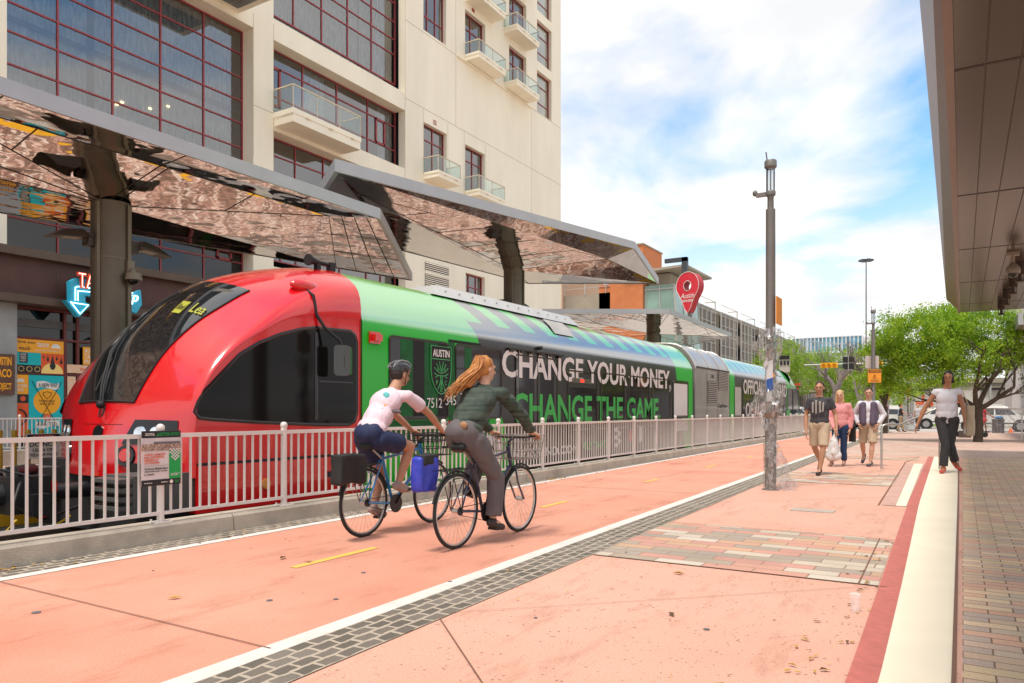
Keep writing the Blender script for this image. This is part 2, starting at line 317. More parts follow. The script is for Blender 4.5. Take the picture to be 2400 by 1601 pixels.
lane_white = mat('lane_white', (0.72, 0.66, 0.61), 0.7, var=0.06, scale=8, bump=0.2, bscale=60, dirt=0.12)
lane_yellow = mat('lane_yellow', (0.85, 0.47, 0.10), 0.7, var=0.10, scale=18)
joint_mat = mat('joint_line', (0.20, 0.10, 0.07), 0.9)

def lin(pts):
    """x of a slowly drifting line as a function of y"""
    pts = sorted(pts, key=lambda p: p[1])
    def f(y):
        if y <= pts[0][1]: a, b_ = pts[0], pts[1]
        elif y >= pts[-1][1]: a, b_ = pts[-2], pts[-1]
        else:
            for a, b_ in zip(pts, pts[1:]):
                if a[1] <= y <= b_[1]: break
        return a[0] + (b_[0]-a[0])*(y-a[1])/(b_[1]-a[1])
    return f
def strip(name, fl, fr, y0, y1, z, m, th=0.0, step=1.0, parent=None, kind='structure', u_along=True):
    mb = MB(); ys = [y0]; y = y0
    while y < y1-1e-6: y = min(y+step, y1); ys.append(y)
    for a, b_ in zip(ys, ys[1:]):
        P = [(fl(a), a, z), (fr(a), a, z), (fr(b_), b_, z), (fl(b_), b_, z)]
        if u_along: U = [(a, fr(a)-fl(a)), (a, 0), (b_, 0), (b_, fr(b_)-fl(b_))]
        else: U = [(fl(a), a), (fr(a), a), (fr(b_), b_), (fl(b_), b_)]
        mb.add(P, [(0,1,2,3)], [U])
        if th: mb.add([(fl(a),a,z-th),(fl(a),a,z),(fl(b_),b_,z),(fl(b_),b_,z-th)], [(0,1,2,3)], [U]); mb.add([(fr(a),a,z),(fr(a),a,z-th),(fr(b_),b_,z-th),(fr(b_),b_,z)], [(0,1,2,3)], [U])
    o = mb.build(name, m)
    if kind: o['kind'] = kind
    return o
fWL = lin([(-6.12,-4),(-6.12,2.7),(-6.17,6.3),(-6.33,11.5),(-6.55,25),(-6.9,60)])
fWR = lin([(-3.10,-4),(-3.14,2.1),(-3.24,5.3),(-3.50,15.5),(-3.72,24),(-4.3,50)])
fCB = lin([(-6.50,-4),(-6.50,12),(-6.62,25),(-7.0,60)])
off = lambda f, d: (lambda y: f(y)+d)
g = MB(); g.box(-900, 900, -300, 1500, -0.9, -0.6); o = g.build('ground', mat('earth', (0.34, 0.30, 0.26), 0.95, var=0.1)); o['kind'] = 'structure'
# salmon cycle lane and plaza slabs (top at z=0)
strip('cycle_lane', off(fWL, 0.0), off(fWR, 0.13), -4, 51, 0.0, lane_mat, u_along=False, step=5)
strip('plaza', off(fWR, 0.13), lambda y: 0.0, -4, 23.2, 0.0, plaza_mat, u_along=False, step=5)
strip('far_plaza', off(fWR, 0.13), lambda y: 45.0, 23.2, 51, 0.0, greyplaza_mat, u_along=False, step=5)
strip('brick_walk', lambda y: 0.0, lambda y: 45.0, -4, 23.2, 0.0, walk_mat, u_along=False, step=5)
strip('lane_line', off(fWL, -0.02), off(fWL, 0.10), -4, 51, 0.004, lane_white)
strip('lane_line', off(fWR, 0.0), off(fWR, 0.135), -4, 51, 0.004, lane_white)
strip('cobble_strip', off(fWR, 0.135), off(fWR, 0.135+0.375), -4, 51, 0.006, cobble_mat)
strip('cobble_strip', fCB, off(fWL, -0.02), -4, 51, 0.002, cobble_mat)
for a, b_ in [(4.15, 5.15), (8.4, 9.15), (12.3, 13.0), (16.2, 17.0), (20.2, 21.0), (24.2, 25.0)]:
    strip('yellow_dash', lambda y: -4.60-0.023*(y-4.2), lambda y: -4.52-0.023*(y-4.2), a, b_, 0.004, lane_yellow)
# red and cream bands beside the brick walk
fR0 = lin([(-0.40,-1),(-0.46,3.7),(-0.51,6.0),(-0.63,11.35),(-0.80,23.2)]); fR1 = lin([(-0.31,-1),(-0.33,3.8),(-0.375,6.07),(-0.50,11.4),(-0.66,23.2)])
strip('red_band', fR0, fR1, -4, 23.2, 0.004, red_band); strip('cream_band', fR1, lin([(-0.03,-1),(-0.045,4),(-0.06,12),(-0.10,23.2)]), -4, 23.2, 0.004, cream_band)
strip('joint_line', lin([(-0.045,-1),(-0.045,4),(-0.06,12),(-0.10,23.2)]), lin([(-0.025,-1),(-0.025,4),(-0.04,12),(-0.08,23.2)]), -4, 23.2, 0.007, joint_mat)
strip('cream_patch', lin([(-0.75,10.9),(-0.98,20)]), lin([(-0.63,10.9),(-0.80,20)]), 10.95, 19.9, 0.004, cream_band)
strip('mauve_patch', lin([(-0.92,10.9),(-1.14,20)]), lin([(-0.752,10.9),(-0.982,20)]), 10.95, 19.9, 0.004, mat('mauve', (0.55,0.33,0.27), .7, var=.08))
strip('mauve_patch', lin([(-0.628,10.9),(-0.798,20)]), off(fR0, -0.002), 10.95, 19.9, 0.004, MATS['mauve'])
def patch(x0a, x1a, ya, x0b, x1b, yb, z=0.005):
    mb = MB(); mb.add([(x0a,ya,z),(x1a,ya,z),(x1b,yb,z),(x0b,yb,z)], [(0,1,2,3)], [[(x0a,ya),(x1a,ya),(x1b,yb),(x0b,yb)]])
    return tag(mb.build('brick_patch', patch_mat), kind='structure')
patch(-2.74, -0.515, 5.87, -2.80, -0.565, 8.05); patch(-2.98, -1.0, 13.75, -3.02, -1.05, 16.2); patch(-3.2, -0.95, 21.2, -3.25, -1.0, 22.6)
m = MB(); 
for x0, y0, x1, y1, w in [(-6.02,2.69,-3.1,2.67,.0045),(-2.70,3.60,-1.80,2.76,.004),(-2.70,3.72,-0.52,5.86,.002),(-6.2,11.0,-3.4,11.0,.007),(-6.2,19.3,-3.6,19.3,.007),(-2.9,10.0,-0.62,12.3,.004),(-2.9,13.7,-1.0,13.74,.008),(-0.64,5.87,-0.69,8.05,.006),(-0.95,10.9,-1.17,20,.010),(-1.2,20,-1.0,23,.008),(-2.74,5.865,-0.46,5.865,.006),(-2.80,8.055,-0.6,8.055,.005),(-0.9,10.94,-0.5,10.94,.006)]:
    d = Vector((x1-x0, y1-y0, 0)).normalized(); n_ = Vector((-d.y, d.x, 0))*w; a, b_ = Vector((x0,y0,.0075)), Vector((x1,y1,.0075)); m.poly([a-n_, b_-n_, b_+n_, a+n_])
tag(m.build('paving_joints', joint_mat), kind='structure')
# far road, verge, platform, track bed
def slab(name, x0, x1, y0, y1, z0, z1, mt): return tag(MB().box(x0,x1,y0,y1,z0,z1).build(name, mt), kind='structure')
slab('road', -300, 300, 51.2, 68, -0.3, -0.10, mat('road_pale', (0.42,0.385,0.36), .9, var=.08, scale=.6, bump=.2, bscale=80))
slab('far_pavement', -300, 300, 68, 400, -0.3, 0.02, mat('far_concrete', (0.50,0.45,0.41), .9, var=.1, scale=.2))
slab('kerb', -6.5, 45, 51.0, 51.2, -0.3, 0.004, concrete)
slab('pavement_base', -6.4, 45, -6, 51, -0.6, -0.006, concrete)
slab('street', -60, -23.3, -30, 51.2, -0.6, 0.05, mat('street_concrete', (0.52,0.48,0.44), .9, var=.08, scale=.7, dirt=.2))
slab('track_bed', -11.0, -6.9, -30, 70, -0.6, -0.45, mat('ballast', (0.07,0.06,0.055), .95, var=.3, scale=20, bump=.8, bscale=40))
slab('track_bed', -23.3, -16.8, -30, 51.0, -0.6, -0.30, mat('track_slab', (0.13,0.09,0.07), .9, var=.12, scale=1.5, dirt=.3, c2=(.08,.06,.05)))
pl = MB()
for a in range(-20, 52, 4):
    pl.add([(-16.8,a,-.1),(-11.0,a,-.1),(-11.0,a+4,-.1),(-16.8,a+4,-.1)], [(0,1,2,3)], [[(-16.8,a),(-11,a),(-11,a+4),(-16.8,a+4)]])
for a in range(-20, 51, 4):
    pl.add([(-23.3,a,-.29),(-16.84,a,-.29),(-16.84,min(a+4,51),-.29),(-23.3,min(a+4,51),-.29)], [(0,1,2,3)], [[(-23.3,a),(-16.84,a),(-16.84,a+4),(-23.3,a+4)]])
tag(pl.build('platform', plat_mat), kind='structure')
slab('platform_edge', -16.8, -11.0, -20, 52, -0.6, -0.104, concrete)
slab('tactile_strip', -11.62, -10.98, -20, 52, -0.3, -0.085, mat('tactile_yellow', (0.80,0.42,0.015), .6, var=.06, bump=.4, bscale=45))
slab('tactile_strip', -16.82, -16.2, -20, 52, -0.3, -0.085, MATS['tactile_yellow'])
for x in (-8.55, -9.98, -19.0, -20.5):
    slab('rail', x-.035, x+.035, -25, 70, -0.5, -0.27 if x > -15 else -.24, mat('rail_steel', (0.25,0.2,0.17), .4, .8))
# kerb under the fence
kb = MB(); P = [(-6.86,-0.6),(-6.86,0.16),(-6.75,0.175),(-6.53,0.175),(-6.505,0.15),(-6.49,-0.02)]
ys = [-4]
while ys[-1] < 51: ys.append(ys[-1]+3.04)
for a, b_ in zip(ys, ys[1:]):
    b2 = b_-0.012
    kb.add([(fCB(a)+6.5+x, a, z) for x, z in P]+[(fCB(b2)+6.5+x, b2, z) for x, z in P], [(i, i+1, i+7, i+6) for i in range(5)]+[(5,4,3,2,1,0),(6,7,8,9,10,11)])
tag(kb.build('kerb', concrete), kind='structure')
# manhole and utility covers
c = MB(); c.box(-1.85,-1.35,9.75,10.0,0.0,0.010); tag(c.build('utility_cover', mat('cover', (.45,.37,.32), .6, var=.3, scale=60)), 'small rectangular metal lid set flush in the pink paving', 'utility cover')
# dark gum spots and leaves
m = MB()
for x, y, r in [(-4.9,2.4,.028),(-3.9,3.35,.022),(-3.95,4.3,.02),(-3.55,3.6,.018),(-3.2,4.4,.02),(-1.25,4.2,.02),(-1.7,6.0,.012),(-5.4,3.5,.01),(-2.2,3.9,.012)]:
    m.lathe((x,y,.0025), [(r,0),(r*.9,.003)], 9)
tag(m.build('gum_spots', mat('gum', (.13,.12,.13), .8)), kind='stuff', label='dark flattened gum spots on the pink paving', cat='gum')

# ================================================================== railings
def railing(name, label, x, ys, z0, ztop, group=None, detail=True, px=None):
    xs = px or (lambda y: x)
    t = thing(name, label, 'railing', (xs(ys[0]), ys[0], z0), group)
    for y in ys:
        p = MB(); X = xs(y)
        p.cyl((X,y,z0), (X,y,ztop+.03), .034, n=10); p.lathe((X,y,ztop+.02), [(.02,0),(.036,.012),(.042,.035),(.035,.06),(.015,.075)], 10)
        p.build('post', white_paint, t, smooth=True)
        if detail:
            b_ = MB(); b_.box(X-.07,X+.07,y-.085,y+.085,z0,z0+.014)
            for sx in (-.05,.05):
                for sy in (-.065,.065): b_.cyl((X+sx,y+sy,z0+.014),(X+sx,y+sy,z0+.035),.010,n=6)
            b_.build('base_plate', white_paint, t)
    for a, b2 in zip(ys, ys[1:]):
        X0, X1 = xs(a), xs(b2); q = MB()
        q.bar((X0,a,ztop-.02),(X1,b2,ztop-.02),.05,.04); q.bar((X0,a,z0+.09),(X1,b2,z0+.09),.045,.03)
        n = max(2, round((b2-a)/.1086))
        for k in range(1, n):
            f = k/n; X = X0+(X1-X0)*f; y = a+(b2-a)*f; q.box(X-.009,X+.009,y-.0095,y+.0095,z0+.10,ztop-.03)
        q.build('panel', white_paint, t)
    return t
ys1 = [4.353-1.52*3+1.52*i for i in range(31)]
fence = railing('railing', 'long white picket railing on the kerb between the train and the pink cycle lane', -6.6, ys1, .175, 1.03, px=lambda y: -6.6-(0.0 if y < 12 else .010*(y-12)))
ys2 = [10.82-1.52*4+1.52*i for i in range(22)]
railing('railing', 'white picket railing across the tracks in front of the shopfront posters', -23.0, ys2, .12, 1.05, detail=False)
tag(MB().box(-23.3,-22.85,0,50,-.3,.12).build('kerb', concrete), kind='structure')
# ================================================================== the train
TX = -9.27; HWD = 1.47
train = thing('train', 'red, green and black diesel railcar with a curved black windscreen, standing behind the railing', 'train', (TX, 24, -0.27))
red_p = mat('train_red', (0.66, 0.004, 0.008), 0.22, var=0.03, scale=1.2, coat=1.0)
red_d = mat('train_red_side', (0.62, 0.004, 0.008), 0.25, var=0.03, scale=1.2, coat=0.6)
grey_p = mat('module_grey', (0.36, 0.33, 0.31), 0.35, 0.3, var=0.08, scale=2, dirt=0.15, coat=.3)
green_c = (0.0, 0.44, 0.012); blk = (0.014, 0.011, 0.010)
def livery(name, y0, s0, y1, s1, stripes=True):
    """green outside the slanted lines, near-black film between, green slanted stripes on the roof"""
    m = bpy.data.materials.new(name); m.use_nodes = True; nd, lk = m.node_tree.nodes, m.node_tree.links; b = nd['Principled BSDF']
    b.inputs['Roughness'].default_value = 0.3; b.inputs['Coat Roughness'].default_value = 0.12; b.inputs['Coat IOR'].default_value = 4.0
    t = nd.new('ShaderNodeTexCoord'); s = nd.new('ShaderNodeSeparateXYZ'); lk.new(t.outputs['Object'], s.inputs[0])
    def M(op, a, b_, c=None):
        n = nd.new('ShaderNodeMath'); n.operation = op
        for i, v in enumerate((a, b_, c)):
            if v is None: continue
            if isinstance(v, (int, float)): n.inputs[i].default_value = v
            else: lk.new(v, n.inputs[i])
        return n.outputs[0]
    Y = M('ADD', s.outputs[1], 24.0); Z = M('ADD', s.outputs[2], -0.27)
    cwt = nd.new('ShaderNodeMapRange'); lk.new(Z, cwt.inputs[0]); cwt.inputs[1].default_value = 2.60; cwt.inputs[2].default_value = 2.70; cwt.inputs[3].default_value = .06; cwt.inputs[4].default_value = 1.0; lk.new(cwt.outputs[0], b.inputs['Coat Weight'])
    ciw = nd.new('ShaderNodeMapRange'); lk.new(Z, ciw.inputs[0]); ciw.inputs[1].default_value = 2.60; ciw.inputs[2].default_value = 2.70; ciw.inputs[3].default_value = 1.45; ciw.inputs[4].default_value = 2.6; lk.new(ciw.outputs[0], b.inputs['IOR'])
    a = M('GREATER_THAN', M('MULTIPLY_ADD', Z, s0, Y), y0); c = M('LESS_THAN', M('MULTIPLY_ADD', Z, s1, Y), y1)
    k = M('MULTIPLY', a, c)
    if stripes:
        fr = M('FRACT', M('DIVIDE', M('MULTIPLY_ADD', Z, 1.15, Y), 1.06), None)
        st = M('LESS_THAN', fr, 0.47); hi = M('GREATER_THAN', Z, 2.93); lo = M('LESS_THAN', Z, 3.60)
        inr = M('MULTIPLY', M('MULTIPLY', st, hi), lo); k = M('MULTIPLY', k, M('SUBTRACT', 1.0, inr))
    mx_ = nd.new('ShaderNodeMix'); mx_.data_type = 'RGBA'; lk.new(k, mx_.inputs[0]); mx_.inputs[6].default_value = green_c + (1,); mx_.inputs[7].default_value = blk + (1,)
    lk.new(mx_.outputs[2], b.inputs['Base Color']); MATS[name] = m; return m
for _m in (red_p,):
    _m.node_tree.nodes['Principled BSDF'].inputs['Coat IOR'].default_value = 1.55
liv1 = livery('livery_front_car', 11.59+.563*2.64, .563, 22.85+.35*2.64, .35)
liv2 = livery('livery_rear_car', 30.0, 0.0, 40.3, 0.0)
PROF = [(1.47,0.02),(1.475,.62),(1.478,1.1),(1.478,2.0),(1.47,2.62),(1.455,2.70),(1.40,2.83),(1.30,3.0),(1.16,3.18),(0.98,3.35),(.80,3.44),(.55,3.485),(.25,3.505),(0,3.51)]
def car_rows(y, dz=0.0, dx=0.0):
    L = [(TX+x+dx, y, z+(dz if z > 2.6 else 0)) for x, z in PROF]; Rr = [(TX-x-dx, y, z+(dz if z > 2.6 else 0)) for x, z in PROF]
    return L + Rr[::-1][1:]
def car_body(name, ya, yb, mt, n=6, dz=0, dx=0):
    mb = MB(); rows = [car_rows(ya+(yb-ya)*i/n, dz, dx) for i in range(n+1)]; mb.grid([r[::-1] for r in rows])
    mb.poly(car_rows(ya, dz, dx)); mb.poly(car_rows(yb, dz, dx)[::-1])
    return mb.build(name, mt, train, smooth=True, angle=R(28))
b1 = car_body('body', 8.44, 24.60, liv1); tag(b1, label='green and black middle body of the front car')
car_body('body', 29.30, 41.2, liv2, 5)
# ---- nose
CEN = [(5.12,.45),(5.13,.7),(5.18,1.0),(5.30,1.37),(5.48,1.78),(5.68,2.14),(6.03,2.54),(6.36,2.82),(6.72,3.06),(7.15,3.25),(7.7,3.41),(8.1,3.48),(8.44,3.51)]
CRS = [(5.60,.45),(5.60,.7),(5.60,1.0),(5.62,1.3),(5.74,1.58),(5.95,1.85),(6.25,2.10),(6.6,2.30),(7.0,2.49),(7.4,2.58),(7.85,2.62),(8.15,2.625),(8.44,2.63)]
AA = [1.0,1.0,1.0,1.0,1.0,.98,.95,.85,.65,.40,.15,.04,0.0]
def crm(L, s):
    s = max(0, min(len(L)-1-1e-6, s)); i = int(s); f = s-i
    p = [L[max(0,i-1)], L[i], L[min(len(L)-1,i+1)], L[min(len(L)-1,i+2)]]
    def c(a,b_,c_,d): return 0.5*((2*b_)+(-a+c_)*f+(2*a-5*b_+4*c_-d)*f*f+(-a+3*b_-3*c_+d)*f**3)
    if isinstance(p[0], tuple): return tuple(c(*[q[k] for q in p]) for k in range(2))
    return c(*p)
def nose_pt(s, q):
    """s along the profile (0 bumper .. 12 joint), q across (-1..1, +1 = platform-lane side)"""
    C, E, a = crm(CEN, s), crm(CRS, s), crm(AA, s); t = abs(q)
    sup = 1-(1-t**2.8)**(1/2.8); f = a*(t**1.65) + (1-a)*sup
    w = 1 if t >= 1 else (1-(1-t)**1.0)
    f = min(1, f); X = HWD*t
    if t > .86:   # round the outer edge
        k = (t-.86)/.14; X = HWD*(.86+.14*math.sin(k*math.pi/2)); f = f+(1-f)*(1-math.sqrt(max(0,1-k*k)))*.6
        f = min(1, f)
    return Vector((TX+math.copysign(X, q), C[0]+(E[0]-C[0])*f, C[1]+(E[1]-C[1])*f))
def nose_off(s, q, d):
    e = 1e-3; a = nose_pt(s+e, q)-nose_pt(s-e, q); b_ = nose_pt(s, min(q+e, 1))-nose_pt(s, max(q-e, -1)); n = b_.cross(a)
    n = n.normalized() if n.length > 1e-12 else Vector((0,-1,0))
    if n.y > 0 and n.z < 0: n = -n
    return nose_pt(s, q)+n*d
FLIP = lambda p: Vector((2*TX-p[0], 8.44+41.2-p[1], p[2]))
def maybe(flip): return (FLIP if flip else (lambda p: Vector(p)))
def nose(flip):
    T = maybe(flip); mt1 = red_p if not flip else mat('train_green', green_c, .22, var=.03, coat=1.0); mt2 = red_d if not flip else mt1
    mb = MB(); qs = sorted(set([-1,-.985,-.96,-.93,-.9,-.86,-.8]+[-.7+.1*i for i in range(15)]+[.8,.86,.9,.93,.96,.985,1]))
    mb.grid([[T(nose_pt(i*.25, q)) for q in qs] for i in range(0, 49)])
    sh = mb.build('cab_shell', mt1, train, smooth=True, angle=R(60)); sh['label'] = 'red cab front and arch' if not flip else 'green rear cab'
    for sg in (1, -1):
        w = MB(); X = TX+sg*1.462; cr_ = [nose_pt(i*.25, 1) for i in range(0, 49)]
        P = [(X, p.y, p.z) for p in cr_]; P2 = [(TX+sg*HWD, p.y, p.z) for p in cr_]
        base = [(X, 8.44, .02), (X, 5.60, .02)]
        w.poly([T(p) for p in P + base])
        w.grid([[T(p) for p in P], [T(p) for p in P2]])
        w.build('cab_side', mt2, train)
nose(False); nose(True)
def nose_patch(name, mt, s0, s1, ql, qr, d, flip=False, ns=30, nq=24, parent=None, smooth=True):
    T = maybe(flip); mb = MB()
    rows = []
    for i in range(ns+1):
        s = s0+(s1-s0)*i/ns; a = ql(s) if callable(ql) else ql; b_ = qr(s) if callable(qr) else qr
        rows.append([T(nose_off(s, a+(b_-a)*k/nq, d)) for k in range(nq+1)])
    mb.grid(rows); return mb.build(name, mt, parent or train, smooth=smooth)
wind_m = mat('windscreen_black', (0.012,0.013,0.014), 0.03, var=0, coat=1.0, spec=.8)
for fl in (False, True):
    ws = nose_patch('windscreen', wind_m, 3.0, 8.1, lambda s: -(.41+.04*(s-3)), lambda s: .41+.04*(s-3), .012, fl)
    if not fl:
        ws['label'] = 'tall black windscreen of the red cab'
        # thin rubber edge
        e = MB()
        for sg in (1,-1): e.tube([nose_off(3+5.1*i/40, sg*(.41+.04*5.1*i/40), .012) for i in range(41)], .010, 6)
        e.tube([nose_off(3.0, -.41+.82*i/20, .012) for i in range(21)], .012, 6); e.build('seal', black_rub, ws, smooth=True)
# destination display seen through the glass
led = mat('led_yellow', (0.34,0.33,0.02), .5, emit=.07, var=0); ledk = mat('display_black', (.02,.02,.015), .3, var=0)
def on_nose(mb, txt, s, q, w, h, d=.02, tilt=0):
    c = nose_off(s, q, d); ux = (nose_pt(s, q+.02)-nose_pt(s, q-.02)).normalized(); uz = (nose_pt(s+.05, q)-nose_pt(s-.05, q)).normalized()
    if txt: lettering(mb, txt, c, w, h, ux, uz, bold=.01, depth=.003)
    else: mb.poly([c, c+ux*w, c+ux*w+uz*h, c+uz*h])
dsp = MB(); on_nose(dsp, '', 6.12, .20, .15, .25, .016); d1 = dsp.build('destination_display', led, train)
k = MB(); on_nose(k, 'Red', 6.28, .213, .115, .12, .020); k.build('lettering', ledk, d1)
k = MB(); on_nose(k, 'Lea', 6.28, .365, .24, .20, .020)
k.f = k.f; k.build('lettering', led, d1)
# wipers
wp = MB(); P0 = nose_off(2.85, .07, .05)
wp.tube([P0, nose_off(3.4,.02,.08), nose_off(4.6,-.12,.07), nose_off(5.5,-.20,.05)], .016, 6)
wp.tube([P0+Vector((.05,0,0)), nose_off(3.4,.05,.08), nose_off(4.6,-.09,.07), nose_off(5.5,-.17,.05)], .012, 6)
wp.tube([nose_off(3.3,-.10,.035), nose_off(4.4,-.12,.03), nose_off(5.6,-.20,.03), nose_off(6.6,-.16,.03), nose_off(7.2,-.02,.03)], .013, 6)
wp.ell(P0, (.06,.05,.05)); wp.tube([P0, nose_off(2.45,.10,.05), nose_off(2.5,.14,.05), nose_off(2.8,.14,.05)], .008, 6)
wp.build('wiper', black_rub, train, smooth=True)
# headlights, tail lights, small round opening
lens = mat('lamp_lens', (0.75,0.78,0.8), 0.08, 0.9, var=.2, scale=9, coat=1); ambm = mat('amber_lens', (.7,.25,.03), .3, coat=1, var=0); redl = mat('red_lens', (.65,.01,.01), .15, coat=1, var=0)
for fl in (False, True):
    for sg in (1, -1):
        h = nose_patch('headlight', black_gloss, 1.5, 2.42, lambda s: sg*(.38+.10*(s-1.5)), lambda s: sg*(.86-.12*max(0,1.8-s)), .012, fl, 8, 14)
        if not fl:
            T = maybe(fl)
            for q in (.54, .68):
                lm = MB(); c = nose_off(1.95, sg*q, .02); n_ = (nose_off(1.95, sg*q, .1)-c).normalized(); lm.cyl(c-n_*.01, c+n_*.012, .085, .07, n=16); lm.build('lamp', lens, h, smooth=True)
            tl = MB(); c = nose_off(1.03, sg*.43, .0); n_ = (nose_off(1.03, sg*.43, .1)-c).normalized(); tl.cyl(c, c+n_*.025, .135, .125, n=20); tq = tl.build('tail_light', black_gloss, train, smooth=True)
            r_ = MB(); r_.cyl(c+n_*.02, c+n_*.04, .09, .07, n=18); r_.build('lens', redl, tq, smooth=True)
op = MB(); c = nose_off(1.97, .10, 0); n_ = (nose_off(1.97,.10,.1)-c).normalized(); op.cyl(c, c+n_*.015, .085, n=18); op.build('horn_grille', black_gloss, train, smooth=True)
ln = MB(); ln.tube([nose_off(2.25, -.15+.5*i/10, .002) for i in range(11)], .004, 4); ln.build('panel_seam', mat('dark_red', (.25,.003,.005), .4), train)
# nose underside: dark front, coupler, fenders
u = MB(); u.box(TX-1.3, TX+1.3, 5.25, 8.4, -.25, .62); u.box(TX-1.25,TX+1.25, 8.4, 24.5,-.22,.05); u.box(TX-1.25,TX+1.25, 24.5, 29.4,-.3,.05); u.box(TX-1.25,TX+1.25, 29.4, 44.2,-.22,.05)
u.build('underframe', mat('underframe_black', (.012,.011,.011), .8, var=.2), train)
u = MB(); 
for sg in (1, -1):
    u = MB(); X = TX+sg*1.13
    u.box(X-.30*1, X+.30, 4.86, 5.62, .10, .52)
    for k in range(4): u.add([(X-.28,4.86,.13+k*.10),(X+.28,4.86,.13+k*.10),(X+.26,4.70,.15+k*.10),(X-.26,4.70,.15+k*.10),(X-.28,4.86,.20+k*.10),(X+.28,4.86,.20+k*.10),(X+.26,4.70,.19+k*.10),(X-.26,4.70,.19+k*.10)], [(0,1,2,3),(4,7,6,5),(0,3,7,4),(1,5,6,2),(3,2,6,7)])
    u.build('fender', mat('fender_grey', (.085,.08,.075), .55, var=.1), train)
sk = MB()
for sg in (1,): 
    sk.box(TX-1.47, TX+1.49, 5.62, 8.43, .02, .585)
sk.build('skirt', red_p, train)
cg = MB(); cx = TX-.05
cg.cyl((cx,5.3,.28),(cx,4.55,.28),.10,n=12); cg.box(cx-.22,cx+.22,4.18,4.62,.08,.50); cg.cyl((cx,4.18,.30),(cx,3.98,.30),.13,.09,n=14)
cg.cyl((cx-.17,4.6,.55),(cx+.12,4.25,.55),.075,n=10); cg.cyl((cx-.1,4.1,.14),(cx-.3,3.85,-.05),.035,n=8); cg.box(cx-.4,cx-.18,4.3,4.5,.2,.36); cg.box(cx+.18,cx+.36,4.35,4.55,.05,.3)
cg.tube([(cx+.2,4.3,.45),(cx+.35,4.15,.2),(cx+.3,4.5,0),(cx+.15,5.0,.1)],.02,6); cg.tube([(cx-.2,4.3,.5),(cx+.05,4.05,.62),(cx+.25,4.4,.5)],.015,6)
cp = cg.build('coupler', mat('coupler_black', (.03,.03,.032), .4, .4, var=.2), train, smooth=True)
k = MB(); k.box(cx+.10,cx+.2,4.6,4.7,.3,.42); k.build('red_fitting', redl, cp); k = MB(); k.box(cx+.02,cx+.12,4.55,4.62,-.02,.08); k.build('red_fitting', redl, cp)
k = MB(); k.tube([(cx+.22,4.25,.02),(cx+.3,4.1,-.08),(cx+.25,4.6,-.12),(cx+.1,4.9,-.02)],.014,6); k.build('yellow_cable', mat('cable_yellow', (.8,.5,.02), .5), cp)
# arched cab window
cwm = mat('cab_glass', (.008,.007,.007), .05, var=0, spec=.18)
def cab_window(flip, X, sg):
    T = maybe(flip)
    arch = [(5.62,1.235),(5.66,1.33),(5.74,1.45),(5.92,1.62),(6.25,1.93),(6.55,2.10),(6.9,2.24),(7.25,2.34),(7.51,2.385),(8.22,2.40),(8.29,2.36),(8.32,2.28),(8.32,1.22),(8.28,1.12),(8.18,1.08),(7.57,1.09),(6.52,1.14),(5.86,1.18),(5.66,1.20)]
    def ring(sc, dxx):
        cxx = sum(p[0] for p in arch)/len(arch); czz = sum(p[1] for p in arch)/len(arch)
        out_ = []
        for i, p in enumerate(arch):
            a, b_ = Vector(arch[i-1]), Vector(arch[(i+1) % len(arch)]); t = (b_-a).normalized(); nn = Vector((t.y, -t.x)); q = Vector(p)-nn*(-sc)
            out_.append((dxx, q.x, q.y))
        return out_
    s = 1 if sg > 0 else -1
    r0, r1, r2 = ring(0, X), ring(-.035, X+s*.012), ring(-.06, X+s*.006)
    w = MB(); w.poly([T(p) for p in r2]); ww = w.build('cab_window', cwm, train)
    f = MB(); n = len(r0)
    f.add([T(p) for p in r0]+[T(p) for p in r1]+[T(p) for p in r2], [(i,(i+1)%n,n+(i+1)%n,n+i) for i in range(n)]+[(n+i,n+(i+1)%n,2*n+(i+1)%n,2*n+i) for i in range(n)])
    for y0, y1, z0, z1 in [(7.50,7.56,1.12,2.36),(7.58,8.26,1.66,1.68)]: f.add([T(p) for p in [(X+s*.012,y0,z0),(X+s*.012,y1,z0),(X+s*.012,y1,z1),(X+s*.012,y0,z1)]], [(0,1,2,3)])
    f.build('frame', black_gloss, ww)
cab_window(False, TX+1.462, 1); cab_window(True, TX-1.462, -1); cab_window(False, TX-1.462, -1)
# side windows
XS = TX+1.478
film = mat('film_glass', (.026,.024,.027), .06, var=0, coat=.15, spec=.35); framem = mat('frame_dark', (.045,.035,.03), .25, .5, var=.1)
def rrect(y0, y1, z0, z1, r, n=4):
    P = []
    for cy, cz, a0 in [(y1-r,z0+r,-90),(y1-r,z1-r,0),(y0+r,z1-r,90),(y0+r,z0+r,180)]:
        for i in range(n+1): a = R(a0+90*i/n); P.append((cy+r*math.cos(a), cz+r*math.sin(a)))
    return P
def side_window(y0, y1, z0, z1, split=None, mt=None, name='window', r=.09, fr=.035, X=None):
    X = X or XS; A = rrect(y0, y1, z0, z1, r); B = rrect(y0+fr, y1-fr, z0+fr, z1-fr, max(.02, r-fr*.6)); n = len(A)
    w = MB(); w.poly([(X+.008, a, b_) for a, b_ in B]); ww = w.build(name, mt or film, train)
    f = MB(); f.add([(X-.002,a,b_) for a,b_ in A]+[(X+.020,a+(.006 if a<(y0+y1)/2 else -.006),b_) for a,b_ in A]+[(X+.018,a,b_) for a,b_ in B]+[(X+.004,a,b_) for a,b_ in B],
            [(k*n+i, k*n+(i+1)%n, (k+1)*n+(i+1)%n, (k+1)*n+i) for k in range(3) for i in range(n)])
    if split: f.box(X+.009, X+.022, y0+fr, y1-fr, split-.014, split+.014)
    f.build('frame', framem, ww, smooth=True); return ww
w1 = side_window(9.06, 10.66, 1.10, 2.46); w2 = side_window(10.86, 12.44, 1.10, 2.46, split=2.02)
